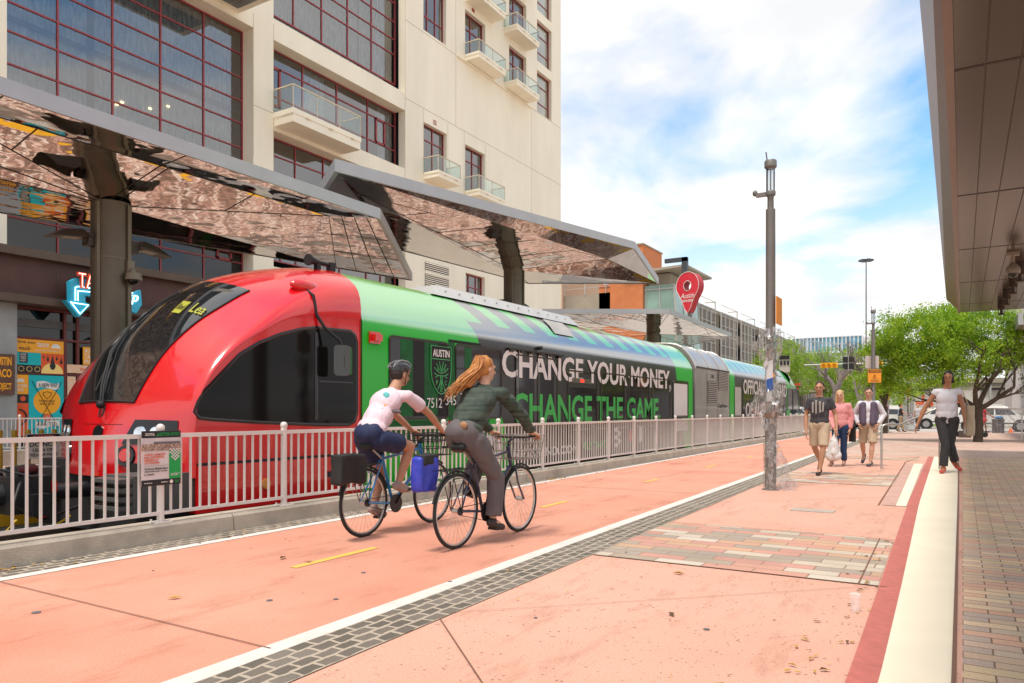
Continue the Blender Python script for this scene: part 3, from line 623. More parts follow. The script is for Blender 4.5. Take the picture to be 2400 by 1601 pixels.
for a, b_, sp in [(17.14,18.68,None),(18.96,20.50,1.83),(20.76,22.32,None),(22.58,24.10,None)]: side_window(a, b_, 1.02, 2.22, split=sp)
# door pairs
def door(y0, y1, z0, z1, name='door', n=2, display=False):
    d = MB(); d.box(XS-.001, XS+.006, y0, y1, z0, z1); dd = d.build(name, mat('door_black', (.018,.015,.014), .25, var=.05, coat=.8), train)
    s = MB()
    for k in range(n+1): y = y0+(y1-y0)*k/n; s.box(XS+.006, XS+.016, y-.012, y+.012, z0, z1)
    s.box(XS+.006, XS+.016, y0, y1, z1-.02, z1+.01); s.build('seal', framem, dd)
    for k in range(n):
        a = y0+(y1-y0)*k/n+.14; b_ = y0+(y1-y0)*(k+1)/n-.14; g_ = MB(); g_.poly([(XS+.009, p, q) for p, q in rrect(a, b_, z0+.55, z1-.16, .07)]); g_.build('pane', film, dd)
    return dd
door(12.98, 14.78, .42, 2.40); tr = MB(); tr.box(XS, XS+.05, 12.66, 15.05, 2.485, 2.515)
for k in range(6): tr.box(XS+.01, XS+.045, 12.7+k*.42, 12.85+k*.42, 2.44, 2.485)
tr.cyl((XS,13.95,2.60),(XS+.08,13.95,2.60),.04,n=10); tr.build('door_track', framem, train)
dd = side_window(15.30, 16.92, .50, 2.20, name='door', mt=film, r=.10)
x = MB(); x.box(XS+.009, XS+.012, 15.36, 16.86, 1.80, 2.14); x.build('display_panel', mat('display_panel', (.012,.011,.011), .3), dd)
x = MB(); x.box(XS+.012, XS+.016, 15.52, 16.56, 1.91, 2.02); x.build('display_strip', mat('display_strip', (.10,.085,.06), .3), dd)
x = MB(); lettering(x, '888', (XS+.016, 15.95, 1.93), .2, .07, depth=.003); x.build('digits', mat('led_red', (.8,.02,.01), .5, emit=2.0), dd)
# livery: card with stripes, crest, numbers
dkg = mat('film_green', (.008,.10,.025), .3, var=.25, scale=5, spec=.2); dkb = mat('film_black', (.014,.012,.013), .3, spec=.2); lg = mat('crest_green', (.055,.36,.10), .3, var=0); wf = mat('letter_white', (.74,.68,.66), .4, var=.02, coat=.3); gf = mat('letter_green', (.02,.42,.05), .4, var=.02, coat=.3)
def decal(name, mt, rects, d=.010, X=None):
    for y0, y1, z0, z1 in rects:
        m_ = MB(); m_.add([((X or XS)+d, y0, z0), ((X or XS)+d, y1, z0), ((X or XS)+d, y1, z1), ((X or XS)+d, y0, z1)], [(0,1,2,3)]); o_ = m_.build(name, mt, train)
    return o_
decal('livery_band', dkg, [(9.34,9.66,1.16,2.42),(9.97,10.34,1.16,2.42),(11.15,11.38,1.16,2.42)])
decal('livery_band', dkb, [(10.34,10.62,1.16,2.42),(9.66,9.97,1.16,2.42)], .0095)
decal('livery_band', dkg, [(10.67,10.85,.70,2.50),(9.0,10.66,.70,1.09),(10.85,12.0,.70,1.09)], .003)
decal('livery_band', dkb, [(10.67,11.70,2.47,2.52)], .004)
cb = MB(); sh_out = [(10.13,2.37),(10.13,1.95),(10.16,1.78),(10.24,1.64),(10.34,1.56),(10.42,1.54),(10.50,1.56),(10.60,1.64),(10.68,1.78),(10.71,1.95),(10.71,2.37)]
cb.tube([(XS+.024,a,b_) for a,b_ in sh_out], .010, 4, closed=True); cb.box(XS+.02,XS+.026,10.15,10.69,2.14,2.155)
cc = (10.42, 1.56)
for sx in (-1, 1):
    cb.tube([(XS+.024, 10.42+sx*.02, 1.86), (XS+.024, 10.42+sx*.03, 1.74), (XS+.024, 10.42+sx*.10, 1.62)], .012, 4); cb.tube([(XS+.024, 10.42, 1.78), (XS+.024, 10.42+sx*.02, 1.58)], .01, 4)
    for (a, b_, c_, d_) in [(0,1.86,.20,1.90),(0,1.90,.20,2.00),(0,1.93,.14,2.07),(0,1.96,.06,2.11),(.10,1.87,.17,1.83),(.10,1.93,.10,1.99)]:
        cb.tube([(XS+.024,10.42+sx*a,b_),(XS+.024,10.42+sx*(a+c_)/2*1.05,(b_+d_)/2-.02),(XS+.024,10.42+sx*c_,d_)], .010, 4)
cb.build('club_crest', lg, train)
fc = MB(); fc.poly([(XS+.021,a,b_) for a,b_ in sh_out][::-1]); fc.build('crest_field', dkb, train)
x = MB(); lettering(x, 'AUSTIN', (XS+.026,10.18,2.185), .48, .13, bold=.02)
for i, (t_, y) in enumerate([('7512',10.02),('345',10.55),('78',11.0)]): lettering(x, t_, (XS+.026, y, 1.30+.05*i), .11*len(t_)-.02, .17, depth=.003)
lettering(x, 'THRU', (XS+.006,10.33,1.00), .14, .04); lettering(x, '07/28', (XS+.006,10.55,1.00), .2, .07)
x.build('lettering', wf, train)
x = MB(); lettering(x, 'F', (XS+.026,10.27,1.70), .05,.08,bold=.02); lettering(x, 'C', (XS+.026,10.52,1.70), .05,.08,bold=.02); x.build('lettering', lg, train)
x = MB(); lettering(x, 'CHANGE YOUR MONEY,', (XS+.010,12.44,1.83), 9.95,.66,bold=.024,depth=.003,spacing=1.0)
lettering(x, 'NETSPEND.COM', (XS+.010,12.85,.26), 3.0,.20,bold=.035,depth=.003)
x.build('lettering', wf, train)
x = MB(); lettering(x, 'CHANGE THE GAME.', (XS+.0105,12.85,.98), 8.6,.64,bold=.024,depth=.003,spacing=1.0)
lettering(x, 'AUSTINFC', (XS+.010,16.05,.30), 1.45,.20,bold=.035,depth=.003); x.build('lettering', gf, train)
decal('livery_panel', wf, [(22.68,24.00,1.10,2.12),(22.72,24.0,.60,.92)], .011)
x = MB(); 
for dy_, dz_ in [(0,0),(.2,.2),(.2,-.2),(0,.4),(0,-.4+.4*0)]: x.ell((XS+.012,18.1+dy_,.55+dz_*.5),(.004,.11,.07),10,6)
x.build('emblem', wf, train)
decal('livery_panel', redl, [(19.0,19.22,.42,.72)], .011); decal('livery_panel', wf, [(19.75,19.95,.38,.80),(11.95,12.4,.30,.78)], .011)
x = MB(); lettering(x, 'NE', (XS+.0125,12.0,.45), .3,.22,bold=.01); x.build('lettering', black_gloss, train)
for k_ in range(5): decal('handrail', mat('grab_pale', (.6,.55,.5), .4), [(15.6+k_*1.25,16.4+k_*1.25,.80,.815)], .012)
# seams, skirt line, lamps on the side
x = MB(); x.box(XS,XS+.004,8.432,8.452,.02,2.62); x.box(XS,XS+.003,8.45,24.58,.585,.600); x.box(TX+1.462,TX+1.474,5.62,8.43,.590,.622)
x.tube([(TX+a+.003,8.442,z+.003) for a,z in PROF[4:]], .008, 5)
x.build('panel_seam', black_rub, train)
for y, z in [(8.72,2.38),(10.78,.98)]:
    l = MB(); l.box(XS,XS+.03,y-.12,y+.12,z-.09,z+.09); lo = l.build('marker_lamp', redl, train); l = MB(); l.box(XS+.03,XS+.10,y-.07,y+.09,z-.05,z+.05); l.build('lens', redl, lo)
l = MB(); l.cyl((TX+1.49,6.62,.30),(TX+1.51,6.62,.30),.07,n=16); l.build('reflector', ambm, train, smooth=True)
l = MB(); l.box(XS-.01,XS+.025,7.72,7.80,.30,.38); l.build('socket', black_rub, train)
# mirror with its arm
mm_ = MB(); B0 = Vector((-8.03,7.52,3.03))
mm_.ell(B0, (.10,.26,.10), 16, 10); mo = mm_.build('mirror_housing', red_p, train, smooth=True)
ar = MB(); ar.tube([B0+Vector((.06,-.02,-.06)), B0+Vector((.20,-.02,-.15)), B0+Vector((.24,0,-.42)), B0+Vector((.30,.10,-.60)), B0+Vector((.42,.28,-.78)), B0+Vector((.46,.32,-1.0)), B0+Vector((.46,.32,-1.15))], .022, 8); ar.build('mirror_arm', black_rub, mo, smooth=True)
mi = MB(); mi.prism(rrect(-.12,.12,-.22,.22,.06), lambda u_, v: B0+Vector((.46+u_*.5,.32+u_*.86-.04,-1.06+v)), lambda u_, v: B0+Vector((.46+u_*.5-.05,.32+u_*.86+.05,-1.06+v))); mi.build('mirror', mat('mirror_grey', (.05,.055,.055), .25, .3, coat=.5), mo)
# horn on the roof, roof hatch, cowling
hx = TX+.80; hn = MB(); hn.cyl((hx,8.0,3.54),(hx,8.03,3.54),.088,n=20); hn.cyl((hx,8.03,3.54),(hx+.02,8.2,3.53),.075,.03,n=16); hn.cyl((hx+.02,8.2,3.53),(hx+.03,8.5,3.52),.028,n=10); hn.box(hx-.03,hx+.05,8.15,8.22,3.40,3.51); hn.box(hx-.02,hx+.08,8.40,8.50,3.40,3.56)
hn.build('horn', black_rub, train, smooth=True)
ht = MB(); 
for y0, y1 in [(10.9,17.0)]: ht.add([(TX+.95,y0,3.40),(TX+.80,y0+.3,3.62),(TX-.80,y0+.3,3.62),(TX-.95,y0,3.40),(TX+.95,y1,3.40),(TX+.80,y1-.3,3.62),(TX-.80,y1-.3,3.62),(TX-.95,y1,3.40)], [(0,1,2,3),(1,5,6,2),(0,4,5,1),(7,6,5,4),(3,2,6,7)])
for k_ in range(12): ht.cyl((TX+.87,11.4+k_*.45,3.52),(TX+.90,11.4+k_*.45,3.53),.018,n=6)
ht.build('roof_cowling', mat('cowling', (.55,.54,.52), .35, .3, var=.06), train)
def roof_panel(y0, y1, i0, i1, d, mt, nm):
    q = MB(); A = [Vector((TX+PROF[i][0], 0, PROF[i][1])) for i in range(i0, i1+1)]
    q.grid([[(p.x+d*.6, y, p.z+d) for p in A] for y in (y0, y1)]); q.build(nm, mt, train)
roof_panel(15.0, 16.0, 7, 9, .02, mat('hatch_grey', (.40,.38,.36), .4, var=.15), 'roof_hatch'); roof_panel(39.0, 40.0, 7, 9, .02, MATS['hatch_grey'], 'roof_hatch')
# power module
pm = car_body('power_module', 24.84, 29.18, grey_p, 2, dz=.10, dx=.01); pm['label'] = 'plain grey power section between the two green cars'
bl = MB()
for ya, yb in [(24.6,24.84),(29.18,29.30)]:
    rows = [car_rows(y, .02, -.06) for y in (ya, yb)]; bl.grid([r[::-1] for r in rows])
bl.build('gangway_bellows', black_rub, train)
gm = MB(); XM = XS+.012
def louvre(y0, y1, z0, z1, n):
    gm_ = MB(); gm_.box(XM,XM+.004,y0,y1,z0,z1); lv = gm_.build('louvre', mat('louvre_dark', (.02,.018,.017), .6), train); s = MB()
    for k in range(n): z = z0+(z1-z0)*(k+.5)/n; s.box(XM+.004,XM+.022,y0,y1,z-.022,z+.012)
    s.build('slats', mat('slat_grey', (.42,.39,.36), .4, .3), lv)
louvre(26.28,27.42,1.50,2.32,12); louvre(27.62,28.98,2.02,2.74,12)
x = MB()
for y in (26.2, 27.5): x.box(XM,XM+.003,y-.012,y+.012,.1,2.62)
x.box(XM,XM+.003,26.2,29.1,1.42,1.435); x.box(XM,XM+.003,25.2,29.1,.62,.632); x.box(XM-.01,XM+.03,24.9,29.1,2.74,2.78); lettering(x, '106', (XM+.002,26.75,2.44), .32,.13); lettering(x, 'CapMetro', (XM+.002,27.62,1.32), 1.2,.2)
x.build('seams_and_lettering', mat('dark_mark', (.05,.045,.04), .5), train)
for k_, y in enumerate((24.86, 26.5, 27.9, 29.16)):
    a = MB(); a.tube([(TX+p+.02, y, z+.10) for p, z in PROF[4:]], .03 if k_ in (0,3) else .02, 5); a.build('roof_rib', mat('rib_grey', (.5,.48,.45), .35, .4), train)
# rear car windows and lettering
side_window(29.95,31.05,1.02,2.25,mt=mat('pale_film', (.50,.46,.43), .25)); 
for a, b_ in [(31.25,32.95),(33.15,34.85),(35.0,36.4)]: side_window(a, b_, 1.02, 2.25, split=1.7)
door(36.7,38.4,.42,2.35); door(38.7,40.1,.42,2.35)
side_window(40.5,41.75,1.30,2.42,X=TX+1.478); side_window(42.0,43.6,1.30,2.42,X=TX+1.463,mt=film)
x = MB(); lettering(x, 'OFFICIAL DEBIT CARD', (XS+.024,31.3,1.95), 8.8,.62,bold=.025,depth=.003,spacing=1.0); lettering(x, 'OF AUSTIN FC', (XS+.024,31.65,.98), 6.4,.62,bold=.025,depth=.003,spacing=1.0); x.build('lettering', wf, train)
x = MB(); x.cyl((TX+1.3,44.3,.7),(TX+1.3,44.3,2.75),.03,n=8); x.box(TX+1.15,TX+1.45,44.2,44.4,2.7,2.8); x.build('rear_pole', redl, train)
# wheels
for y in (7.4, 9.3, 26.1, 28.0, 40.0, 42.0):
    for sg in (1, -1): w = MB(); w.cyl((TX+sg*.66,y,.05),(TX+sg*.80,y,.05),.34,n=20); w.build('wheel', dark_metal, train, smooth=True)
# ================================================================== station canopies
def mirror_mat(name, amp, sc=(1.0,1.0,1.0)):
    m = bpy.data.materials.new(name); m.use_nodes = True; nd, lk = m.node_tree.nodes, m.node_tree.links; b = nd['Principled BSDF']
    b.inputs['Base Color'].default_value = (.74,.66,.61,1); b.inputs['Metallic'].default_value = 1; b.inputs['Roughness'].default_value = .035
    t = nd.new('ShaderNodeTexCoord'); mp = nd.new('ShaderNodeMapping'); mp.inputs['Scale'].default_value = sc; lk.new(t.outputs['Object'], mp.inputs[0])
    n = nd.new('ShaderNodeTexNoise'); n.inputs['Scale'].default_value = 1.1; n.inputs['Detail'].default_value = 2.0; n.inputs['Roughness'].default_value = .45; lk.new(mp.outputs[0], n.inputs['Vector'])
    bp = nd.new('ShaderNodeBump'); bp.inputs['Strength'].default_value = 1; bp.inputs['Distance'].default_value = amp; lk.new(n.outputs[0], bp.inputs['Height']); lk.new(bp.outputs[0], b.inputs['Normal'])
    MATS[name] = m; return m
mirr = mirror_mat('mirror_soffit', .024, (1.3, .8, 1)); fasc = mat('fascia_grey', (.40,.40,.41), .35, .35, var=.05, scale=2); seam_m = mat('soffit_seam', (.03,.025,.02), .6)
def canopy(label, facets, rim, seams, top=.20, grp='folded mirror canopies over the platform'):
    """facets: soffit polygons; rim: outline points in order; seams: segments lying on the soffit"""
    c = [sum(p[i] for p in rim)/len(rim) for i in range(3)]
    t = thing('station_canopy', label, 'canopy', (c[0], c[1], -.1), grp)
    s = MB()
    for f in facets: s.poly(f)
    s.build('soffit', mirr, t)
    r = MB(); n = len(rim)
    lo = [Vector(p)+Vector((0,0,.01)) for p in rim]; hi = [Vector(p)+Vector((0,0,top)) for p in rim]
    cc = Vector(c); out1 = [p+(Vector((p.x-cc.x, p.y-cc.y, 0)).normalized()*.03) for p in lo]; out2 = [Vector((p.x,p.y,q.z)) for p, q in zip(out1, hi)]
    r.add(out1+out2, [(i,(i+1)%n,n+(i+1)%n,n+i) for i in range(n)]+[tuple(range(n,2*n))])
    # lower lip
    inn = [p+(cc-p)*.012 for p in lo]; inn = [Vector((p.x,p.y,q.z-.022)) for p, q in zip(inn, lo)]; o2 = [Vector((p.x,p.y,q.z-.022)) for p, q in zip(out1, lo)]
    r.add(o2+inn+out1, [(i,n+i,n+(i+1)%n,(i+1)%n) for i in range(n)]+[(i,(i+1)%n,2*n+(i+1)%n,2*n+i) for i in range(n)])
    r.build('fascia', fasc, t)
    q = MB()
    for a, b_ in seams: q.bar(Vector(a)-Vector((0,0,.004)), Vector(b_)-Vector((0,0,.004)), .016, .006)
    q.build('seams', seam_m, t); return t
def L3(a, b_, f): return tuple(a[i]+(b_[i]-a[i])*f for i in range(3))
# canopy over the cab end
N0, N1 = (-10.8,-1.0,5.42), (-10.8,12.25,5.42)
A0, A1, PA = (-11.6,-1.0,5.38), (-11.6,4.04,5.38), (-11.6,11.56,5.42)
CT = (-13.3,7.8,5.0); CT0 = (-13.3,-1,5.0)
F1, F0 = (-13.9,17.2,5.10), (-17.7,-1.0,5.10)
FM = L3(F0, F1, .48); FD = L3(F0, F1, .86)
sm = [(A0,A1),(A1,PA),(A1,CT),(CT,PA),(PA,FD),(CT0,CT),(CT,FM),(A0,CT)]
for yy in (-.5, 2.2, 4.9, 7.6, 10.3):
    sm.append(((-10.8,yy,5.42), (-11.6,yy+.05,5.385)))
    # across the sloping strip, running with the fold
for f in (.22,.48,.74): sm.append((L3(A1,PA,f), L3(A1 if f<.5 else PA, CT, 1-abs(f-.5)*2 if f<.5 else 1-abs(f-.5)*2)))
sm.append((L3(A1,PA,.5), CT))
for f in (.25,.5,.75): sm += [(L3(CT,PA,f), L3(FM,FD,f)), (L3(PA,N1,f), L3(FD,F1,f))]
for f in (.3,.62): sm += [(L3(CT,FM,f), L3(PA,FD,f)), (L3(PA,FD,f), L3(N1,F1,f))]
canopy('nearest mirror-bottomed canopy, above the red cab', [(N0,N1,PA,A1,A0),(A1,PA,CT),(A0,A1,CT,CT0),(CT,PA,FD,FM),(PA,N1,F1,FD),(CT0,CT,FM,F0)], [N0,N1,F1,F0], sm, top=.22)
# second, higher canopy
S0, S1 = (-10.66,10.8,6.02), (-9.85,24.5,6.95)
E1, E0, B1, B0_ = (-9.96,27.2,6.12), (-14.2,24.6,6.12), (-14.5,17.4,6.10), (-14.6,13.6,6.1)
P2 = (-10.6,23.9,6.55); Q2 = (-11.3,12.2,6.0); C2 = (-13.3,22.0,6.13); Q2m = (-11.0,18,6.28)
sm = [(Q2,Q2m),(Q2m,P2),(Q2,C2),(C2,P2),(P2,E1),(C2,E0),(B1,C2)]
for f in (.2,.4,.6,.8): sm += [(L3(S0,S1,f), L3(Q2,P2,f)), (L3(Q2,P2,f), L3(Q2,C2,f*.98)), (L3(Q2,C2,f), L3(B0_,E0,f*.9))]
canopy('higher mirror-bottomed canopy in the middle of the platform, below the hotel balconies', [(S0,S1,P2,Q2),(Q2,P2,C2),(P2,S1,E1),(C2,P2,E1,E0),(Q2,C2,E0,B1),(S0,Q2,B1,B0_)], [S0,S1,E1,E0,B1,B0_], sm, top=.24)
# third canopy
T0, T1, T2, T3, T4 = (-15.4,27.9,5.42), (-10.75,30.7,5.42), (-11.1,42.0,5.42), (-14.1,43.9,5.2), (-17.0,38,5.2)
C3 = (-13.3,35.6,5.1)
sm = [(T1,C3),(T0,C3),(T2,C3),(T3,C3),(T4,C3)]
for f in (.25,.5,.75): sm += [(L3(T0,T1,f), L3(T0 if f<.5 else T1,C3,.5)), (L3(T1,T2,f), L3(T2,C3,f*.6))]
canopy('low far canopy with a mirror underside beyond the grey power section', [(T0,T1,C3),(T1,T2,C3),(T2,T3,C3),(T3,T4,C3),(T4,T0,C3)], [T0,T1,T2,T3,T4], sm, top=.20)
colm = mat('column_bronze', (.17,.138,.098), .42, .35, var=.12, scale=2.5, dirt=.25)
def column(x, y, zt, label, lz):
    t = thing('canopy_column', label, 'column', (x,y,-.1), 'bronze columns carrying the mirror canopies')
    c = MB(); c.cyl((x,y,-.1),(x,y,zt+.03),.335,n=40); c.build('shaft', colm, t, smooth=True)
    c = MB()
    for z in (lz-2.2, lz-.25, lz+.95): 
        if 0 < z < zt: c.cyl((x,y,z),(x,y,z+.02),.339,n=40,caps=False)
    c.box(x+.10,x+.17,y-.36,y-.30,0,zt-.02); c.box(x+.30,x+.36,y+.10,y+.16,0,zt-.02)
    c.build('bands', mat('band_bronze', (.22,.18,.13), .5, .3), t)
    for sy in (-1, 1):
        l = MB(); l.tube([(x,y+sy*.32,lz-.05),(x+.02,y+sy*.46,lz+.02),(x+.02,y+sy*.55,lz+.12)], .05, 8); l.obox((x,y+sy*.40,lz+.05),(.2,.14,.22)); ll = l.build('flood_lamp', mat('lamp_bronze', (.07,.056,.042), .5, .3), t, smooth=True)
        h = MB(); yA, yB = y+sy*.46, y+sy*1.12
        h.add([(x-.22,yA,lz+.06),(x+.22,yA,lz+.06),(x+.16,yB,lz-.02),(x-.16,yB,lz-.02),(x-.10,yA+sy*.1,lz+.20),(x+.10,yA+sy*.1,lz+.20),(x+.10,yB-sy*.25,lz+.14),(x-.10,yB-sy*.25,lz+.14)], [(0,1,2,3),(4,5,6,7),(0,1,5,4),(1,2,6,5),(2,3,7,6),(3,0,4,7)]); h.build('lamp_hood', MATS['lamp_bronze'], ll)
        g_ = MB(); g_.add([(x-.13,yA+sy*.12,lz+.035),(x+.13,yA+sy*.12,lz+.035),(x+.11,yB-sy*.12,lz+.0),(x-.11,yB-sy*.12,lz+.0)], [(0,1,2,3)]); g_.build('lens', mat('flood_glass', (.5,.47,.42), .2), ll)
    return t
c1_ = column(-13.3, 7.8, 5.0, 'thick bronze column behind the red cab, nearest of the canopy columns', 4.25)
cd = MB(); p = Vector((-12.97,7.95,3.75)); cd.box(p.x-.02,p.x+.05,p.y-.06,p.y+.06,3.70,3.98); cd.cyl((p.x+.12,p.y,3.74),(p.x+.12,p.y,3.62),.13,.15,n=18); cd.cyl((p.x,p.y,3.8),(p.x+.12,p.y,3.78),.05,n=8)
q = cd.build('camera_housing', mat('camera_beige', (.30,.25,.19), .5), c1_, smooth=True); cd = MB(); cd.ell((p.x+.12,p.y,3.62),(.09,.09,.09)); cd.build('dome', black_gloss, q, smooth=True)
column(-13.3, 22.0, 6.13, 'bronze column under the higher middle canopy', 4.85)
column(-13.3, 35.6, 5.1, 'far bronze column under the low canopy', 4.0)
# yellow poles with the danger sign
ypm = mat('pole_yellow', (.42,.24,.02), .5, var=.1)
for i in range(6):
    y = 5.38+.19*i; b_ = MB(); b_.cyl((-12,y,-.1),(-12,y,.96),.036,n=12); b_.cyl((-12,y,.90),(-12,y,.965),.038,n=12)
    tag(b_.build('yellow_pole', ypm, smooth=True, loc=(-12,y,-.1)), ['leftmost short yellow pole of the row, at the picture edge','second short yellow pole from the left, clear of the danger sign','short yellow pole behind the left edge of the danger sign','short yellow pole behind the middle of the danger sign','short yellow pole behind the right edge of the danger sign','rightmost short yellow pole of the row, next to the red cab'][i], 'pole', 'yellow poles on the platform')
sg = thing('danger_sign', 'white sign with black words tied to the short yellow poles', 'sign', (-11.95,5.95,.5)); k = MB(); k.box(-11.955,-11.94,5.71,6.20,.53,.905); k.build('plate', mat('sign_white', (.62,.56,.50), .5, var=.04), sg)
k = MB(); k.box(-11.94,-11.937,5.72,6.19,.80,.895); k.build('header', black_rub, sg)
k = MB(); k.ell((-11.936,5.955,.847),(.003,.20,.038),20,6); k.build('oval', mat('sign_red', (.5,.02,.015), .5), sg)
k = MB(); lettering(k, 'DANGER', (-11.932,5.80,.825), .31,.045, bold=.02, depth=.002); k.build('lettering', mat('sign_white', (0,0,0)), sg)
k = MB(); 
for t_, y, z, w, h in [('DO NOT',5.755,.71,.40,.065),('LEAN ON',5.80,.635,.31,.048),('YELLOW POLES',5.755,.565,.40,.042)]: lettering(k, t_, (-11.939,y,z), w, h, bold=.02, depth=.002)
k.build('lettering', black_rub, sg)

# ================================================================== the hotel
cream = mat('hotel_cream', (.97,.88,.71), .85, var=.04, scale=.9, stretch=(1,1,.25), bump=.08, bscale=60, dirt=.07)
mull = mat('mullion_red', (.34,.055,.06), .5, var=.06)
hglass = glass_mat('hotel_glass', (.66,.73,.75), .20); lglass2 = glass_mat('lower_glass', (.45,.48,.46), .03); bglass = glass_mat('balcony_glass', (.80,.92,.90), .10)
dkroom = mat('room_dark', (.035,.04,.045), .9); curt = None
def curtain_mat():
    m = bpy.data.materials.new('curtain'); m.use_nodes = True; nd, lk = m.node_tree.nodes, m.node_tree.links; b = nd['Principled BSDF']; b.inputs['Roughness'].default_value = .9
    t = nd.new('ShaderNodeTexCoord'); mp = nd.new('ShaderNodeMapping'); mp.inputs['Scale'].default_value = (1,5.5,.9); lk.new(t.outputs['Object'], mp.inputs[0])
    n = nd.new('ShaderNodeTexNoise'); n.inputs['Scale'].default_value = 2.0; n.inputs['Detail'].default_value = 4; lk.new(mp.outputs[0], n.inputs['Vector'])
    r = nd.new('ShaderNodeValToRGB'); r.color_ramp.elements[0].position = .35; r.color_ramp.elements[0].color = (.14,.18,.21,1); r.color_ramp.elements[1].position = .66; r.color_ramp.elements[1].color = (.46,.55,.60,1); lk.new(n.outputs[0], r.inputs[0]); lk.new(r.outputs[0], b.inputs['Base Color'])
    MATS['curtain'] = m; return m
curt = curtain_mat()
HX, GX = -25.5, -26.2
hotel = thing('hotel', 'tall cream hotel with red window frames and glass balconies behind the canopies', 'building', (-30, 28, .05))
def wall_holes(y0, y1, z0, z1, holes, x=HX, dep=.7):
    """flush wall made of full-depth blocks around rectangular openings"""
    ysx = sorted(set([y0, y1]+[h[0] for h in holes]+[h[1] for h in holes])); mb = MB()
    for a, b_ in zip(ysx, ysx[1:]):
        hs = sorted([(h[2], h[3]) for h in holes if h[0] <= a+1e-6 and h[1] >= b_-1e-6]); z = z0
        for c, d in hs:
            if c > z: mb.box(x-dep, x, a, b_, z, c)
            z = d
        if z < z1: mb.box(x-dep, x, a, b_, z, z1)
    return mb
win = {}
def hwindow(y0, y1, z0, z1, vs=(), hs=(), ops=(), x=GX, name='window', curtain=None, dark=True, gm=None):
    f = MB(); t = .055
    for a, b_ in ((y0,y0+t),(y1-t,y1)): f.box(x-.03,x+.05,a,b_,z0,z1)
    for a, b_ in ((z0,z0+t),(z1-t,z1)): f.box(x-.028,x+.048,y0+t,y1-t,a,b_)
    for v in vs: f.box(x-.025,x+.045,v-t/2,v+t/2,z0+t,z1-t)
    for h in hs:
        yy = [y0+t]+[v for v in vs]+[y1-t]
        f.box(x-.02,x+.040,y0+t,y1-t,h-t/2,h+t/2)
    for a, b_, c, d in ops:
        for (p, q, r, s) in ((a,a+.10,c,d),(b_-.10,b_,c,d),(a,b_,c,c+.10),(a,b_,d-.10,d)): f.box(x-.015,x+.055,p,q,r,s)
    ff = f.build(name, mull, hotel)
    g_ = MB(); g_.poly([(x,y0,z0),(x,y1,z0),(x,y1,z1),(x,y0,z1)]); g_.build('pane', gm or hglass, ff)
    if curtain:
        for a, b_ in curtain:
            c_ = MB(); n = max(8, int((b_-a)/.12)); rows = [[(x-.28+.05*math.sin(i*1.9), a+(b_-a)*i/n, z) for i in range(n+1)] for z in (z0, z1)]; c_.grid(rows); c_.build('curtain', curt, ff, smooth=True)
    return ff
# bay A
vA = [13.5,15.4,17.27,19.15]; hwindow(11.63,21.05,8.3,17.35,vA,[16.38,15.38,14.40,13.45,12.4,11.35,10.3,9.3],curtain=[(11.7,14.6),(14.9,20.6)])
hwindow(11.63,21.05,18.8,27,vA,[20,21.2,22.3,23.4],curtain=[(11.7,20.9)])
hwindow(11.63,21.05,6.5,7.95,vA,[7.5],ops=[(19.75,20.5,7.5,7.95)],gm=lglass2)
# bay B
vB = [23.85,25.6,27.35,29.1]
hwindow(22.12,30.99,18.8,27,vB,[20.42,21.23,22.18,23.2,24.2,25.2],curtain=[(22.2,28.3),(28.5,30.4)])
hwindow(22.12,30.99,14.3,17.3,[24.4,26.6,28.8],[16.55,15.25],ops=[(22.3,23.1,14.8,16.55),(29.4,30.15,15.25,16.55)],curtain=[(24.6,26.0),(29.9,30.8)])
hwindow(22.12,30.99,10.7,13.38,[23.95,25.7,27.65,29.3],[12.6],curtain=[(26,27.5)])
hwindow(22.12,30.99,7.9,9.6,[23.1,24,26.8,28.7,29.8],[8.5],ops=[(22.5,23.0,8.5,9.4)])
# punched windows of the right wing
holes = []; XW = HX-.28
def pw(y0, y1, z0, z1, **k):
    holes.append((y0, y1, z0, z1)); hwindow(y0, y1, z0, z1, x=XW, **k)
pw(32.6,34.75,14.30,17.25,vs=[33.7],hs=[16.42]); pw(36.6,38.75,14.30,17.25,vs=[37.7],hs=[16.42]); pw(36.66,38.75,8.2,9.56,vs=[37.3,38.1],hs=[8.8])
pw(36.66,38.75,11.0,12.4,hs=[11.6])
for k in range(3):
    z = 22.3+3.57*k
    pw(36.6,38.8,z,z+3.05,vs=[37.5],hs=[z+2.1]); pw(41.65,43.9,z,z+3.05,vs=[42.6],hs=[z+2.1]); pw(32.57,34.7,z+.05,z+2.95,vs=[33.2,33.95],hs=[z+1.05]); pw(45.4,47.55,z-.05,z+2.88,hs=[z+.8,z+2.0])
h = wall_holes(30.99,49.0,0.05,34,holes,dep=.45)
h.build('wing_wall', cream, hotel)
fr = wall_holes(10.56,30.99,0.05,34,[(11.63,21.05,8.1,17.37),(11.63,21.05,18.5,34),(22.12,30.99,18.25,34),(22.12,30.99,14.2,17.32),(22.12,30.99,7.5,13.40),(11.63,21.05,.05,7.95),(22.12,30.99,.05,6.9)],dep=.75)
fr.build('front_wall', cream, hotel)
wl_ = wall_holes(-14,10.56,0.05,34,[(-12,10.4,8.1,17.37),(-12,10.4,18.5,34),(-12,10.4,.05,7.95)],dep=.75); wl_.build('front_wall', cream, hotel)
hwindow(-12,10.4,8.3,17.35,[-10+2*i for i in range(10)],[16.38,15.38,14.4,13.45,12.4],curtain=[(-12,10)])
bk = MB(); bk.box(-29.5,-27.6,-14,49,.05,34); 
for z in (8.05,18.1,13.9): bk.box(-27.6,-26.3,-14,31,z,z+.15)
bk.build('core', dkroom, hotel)
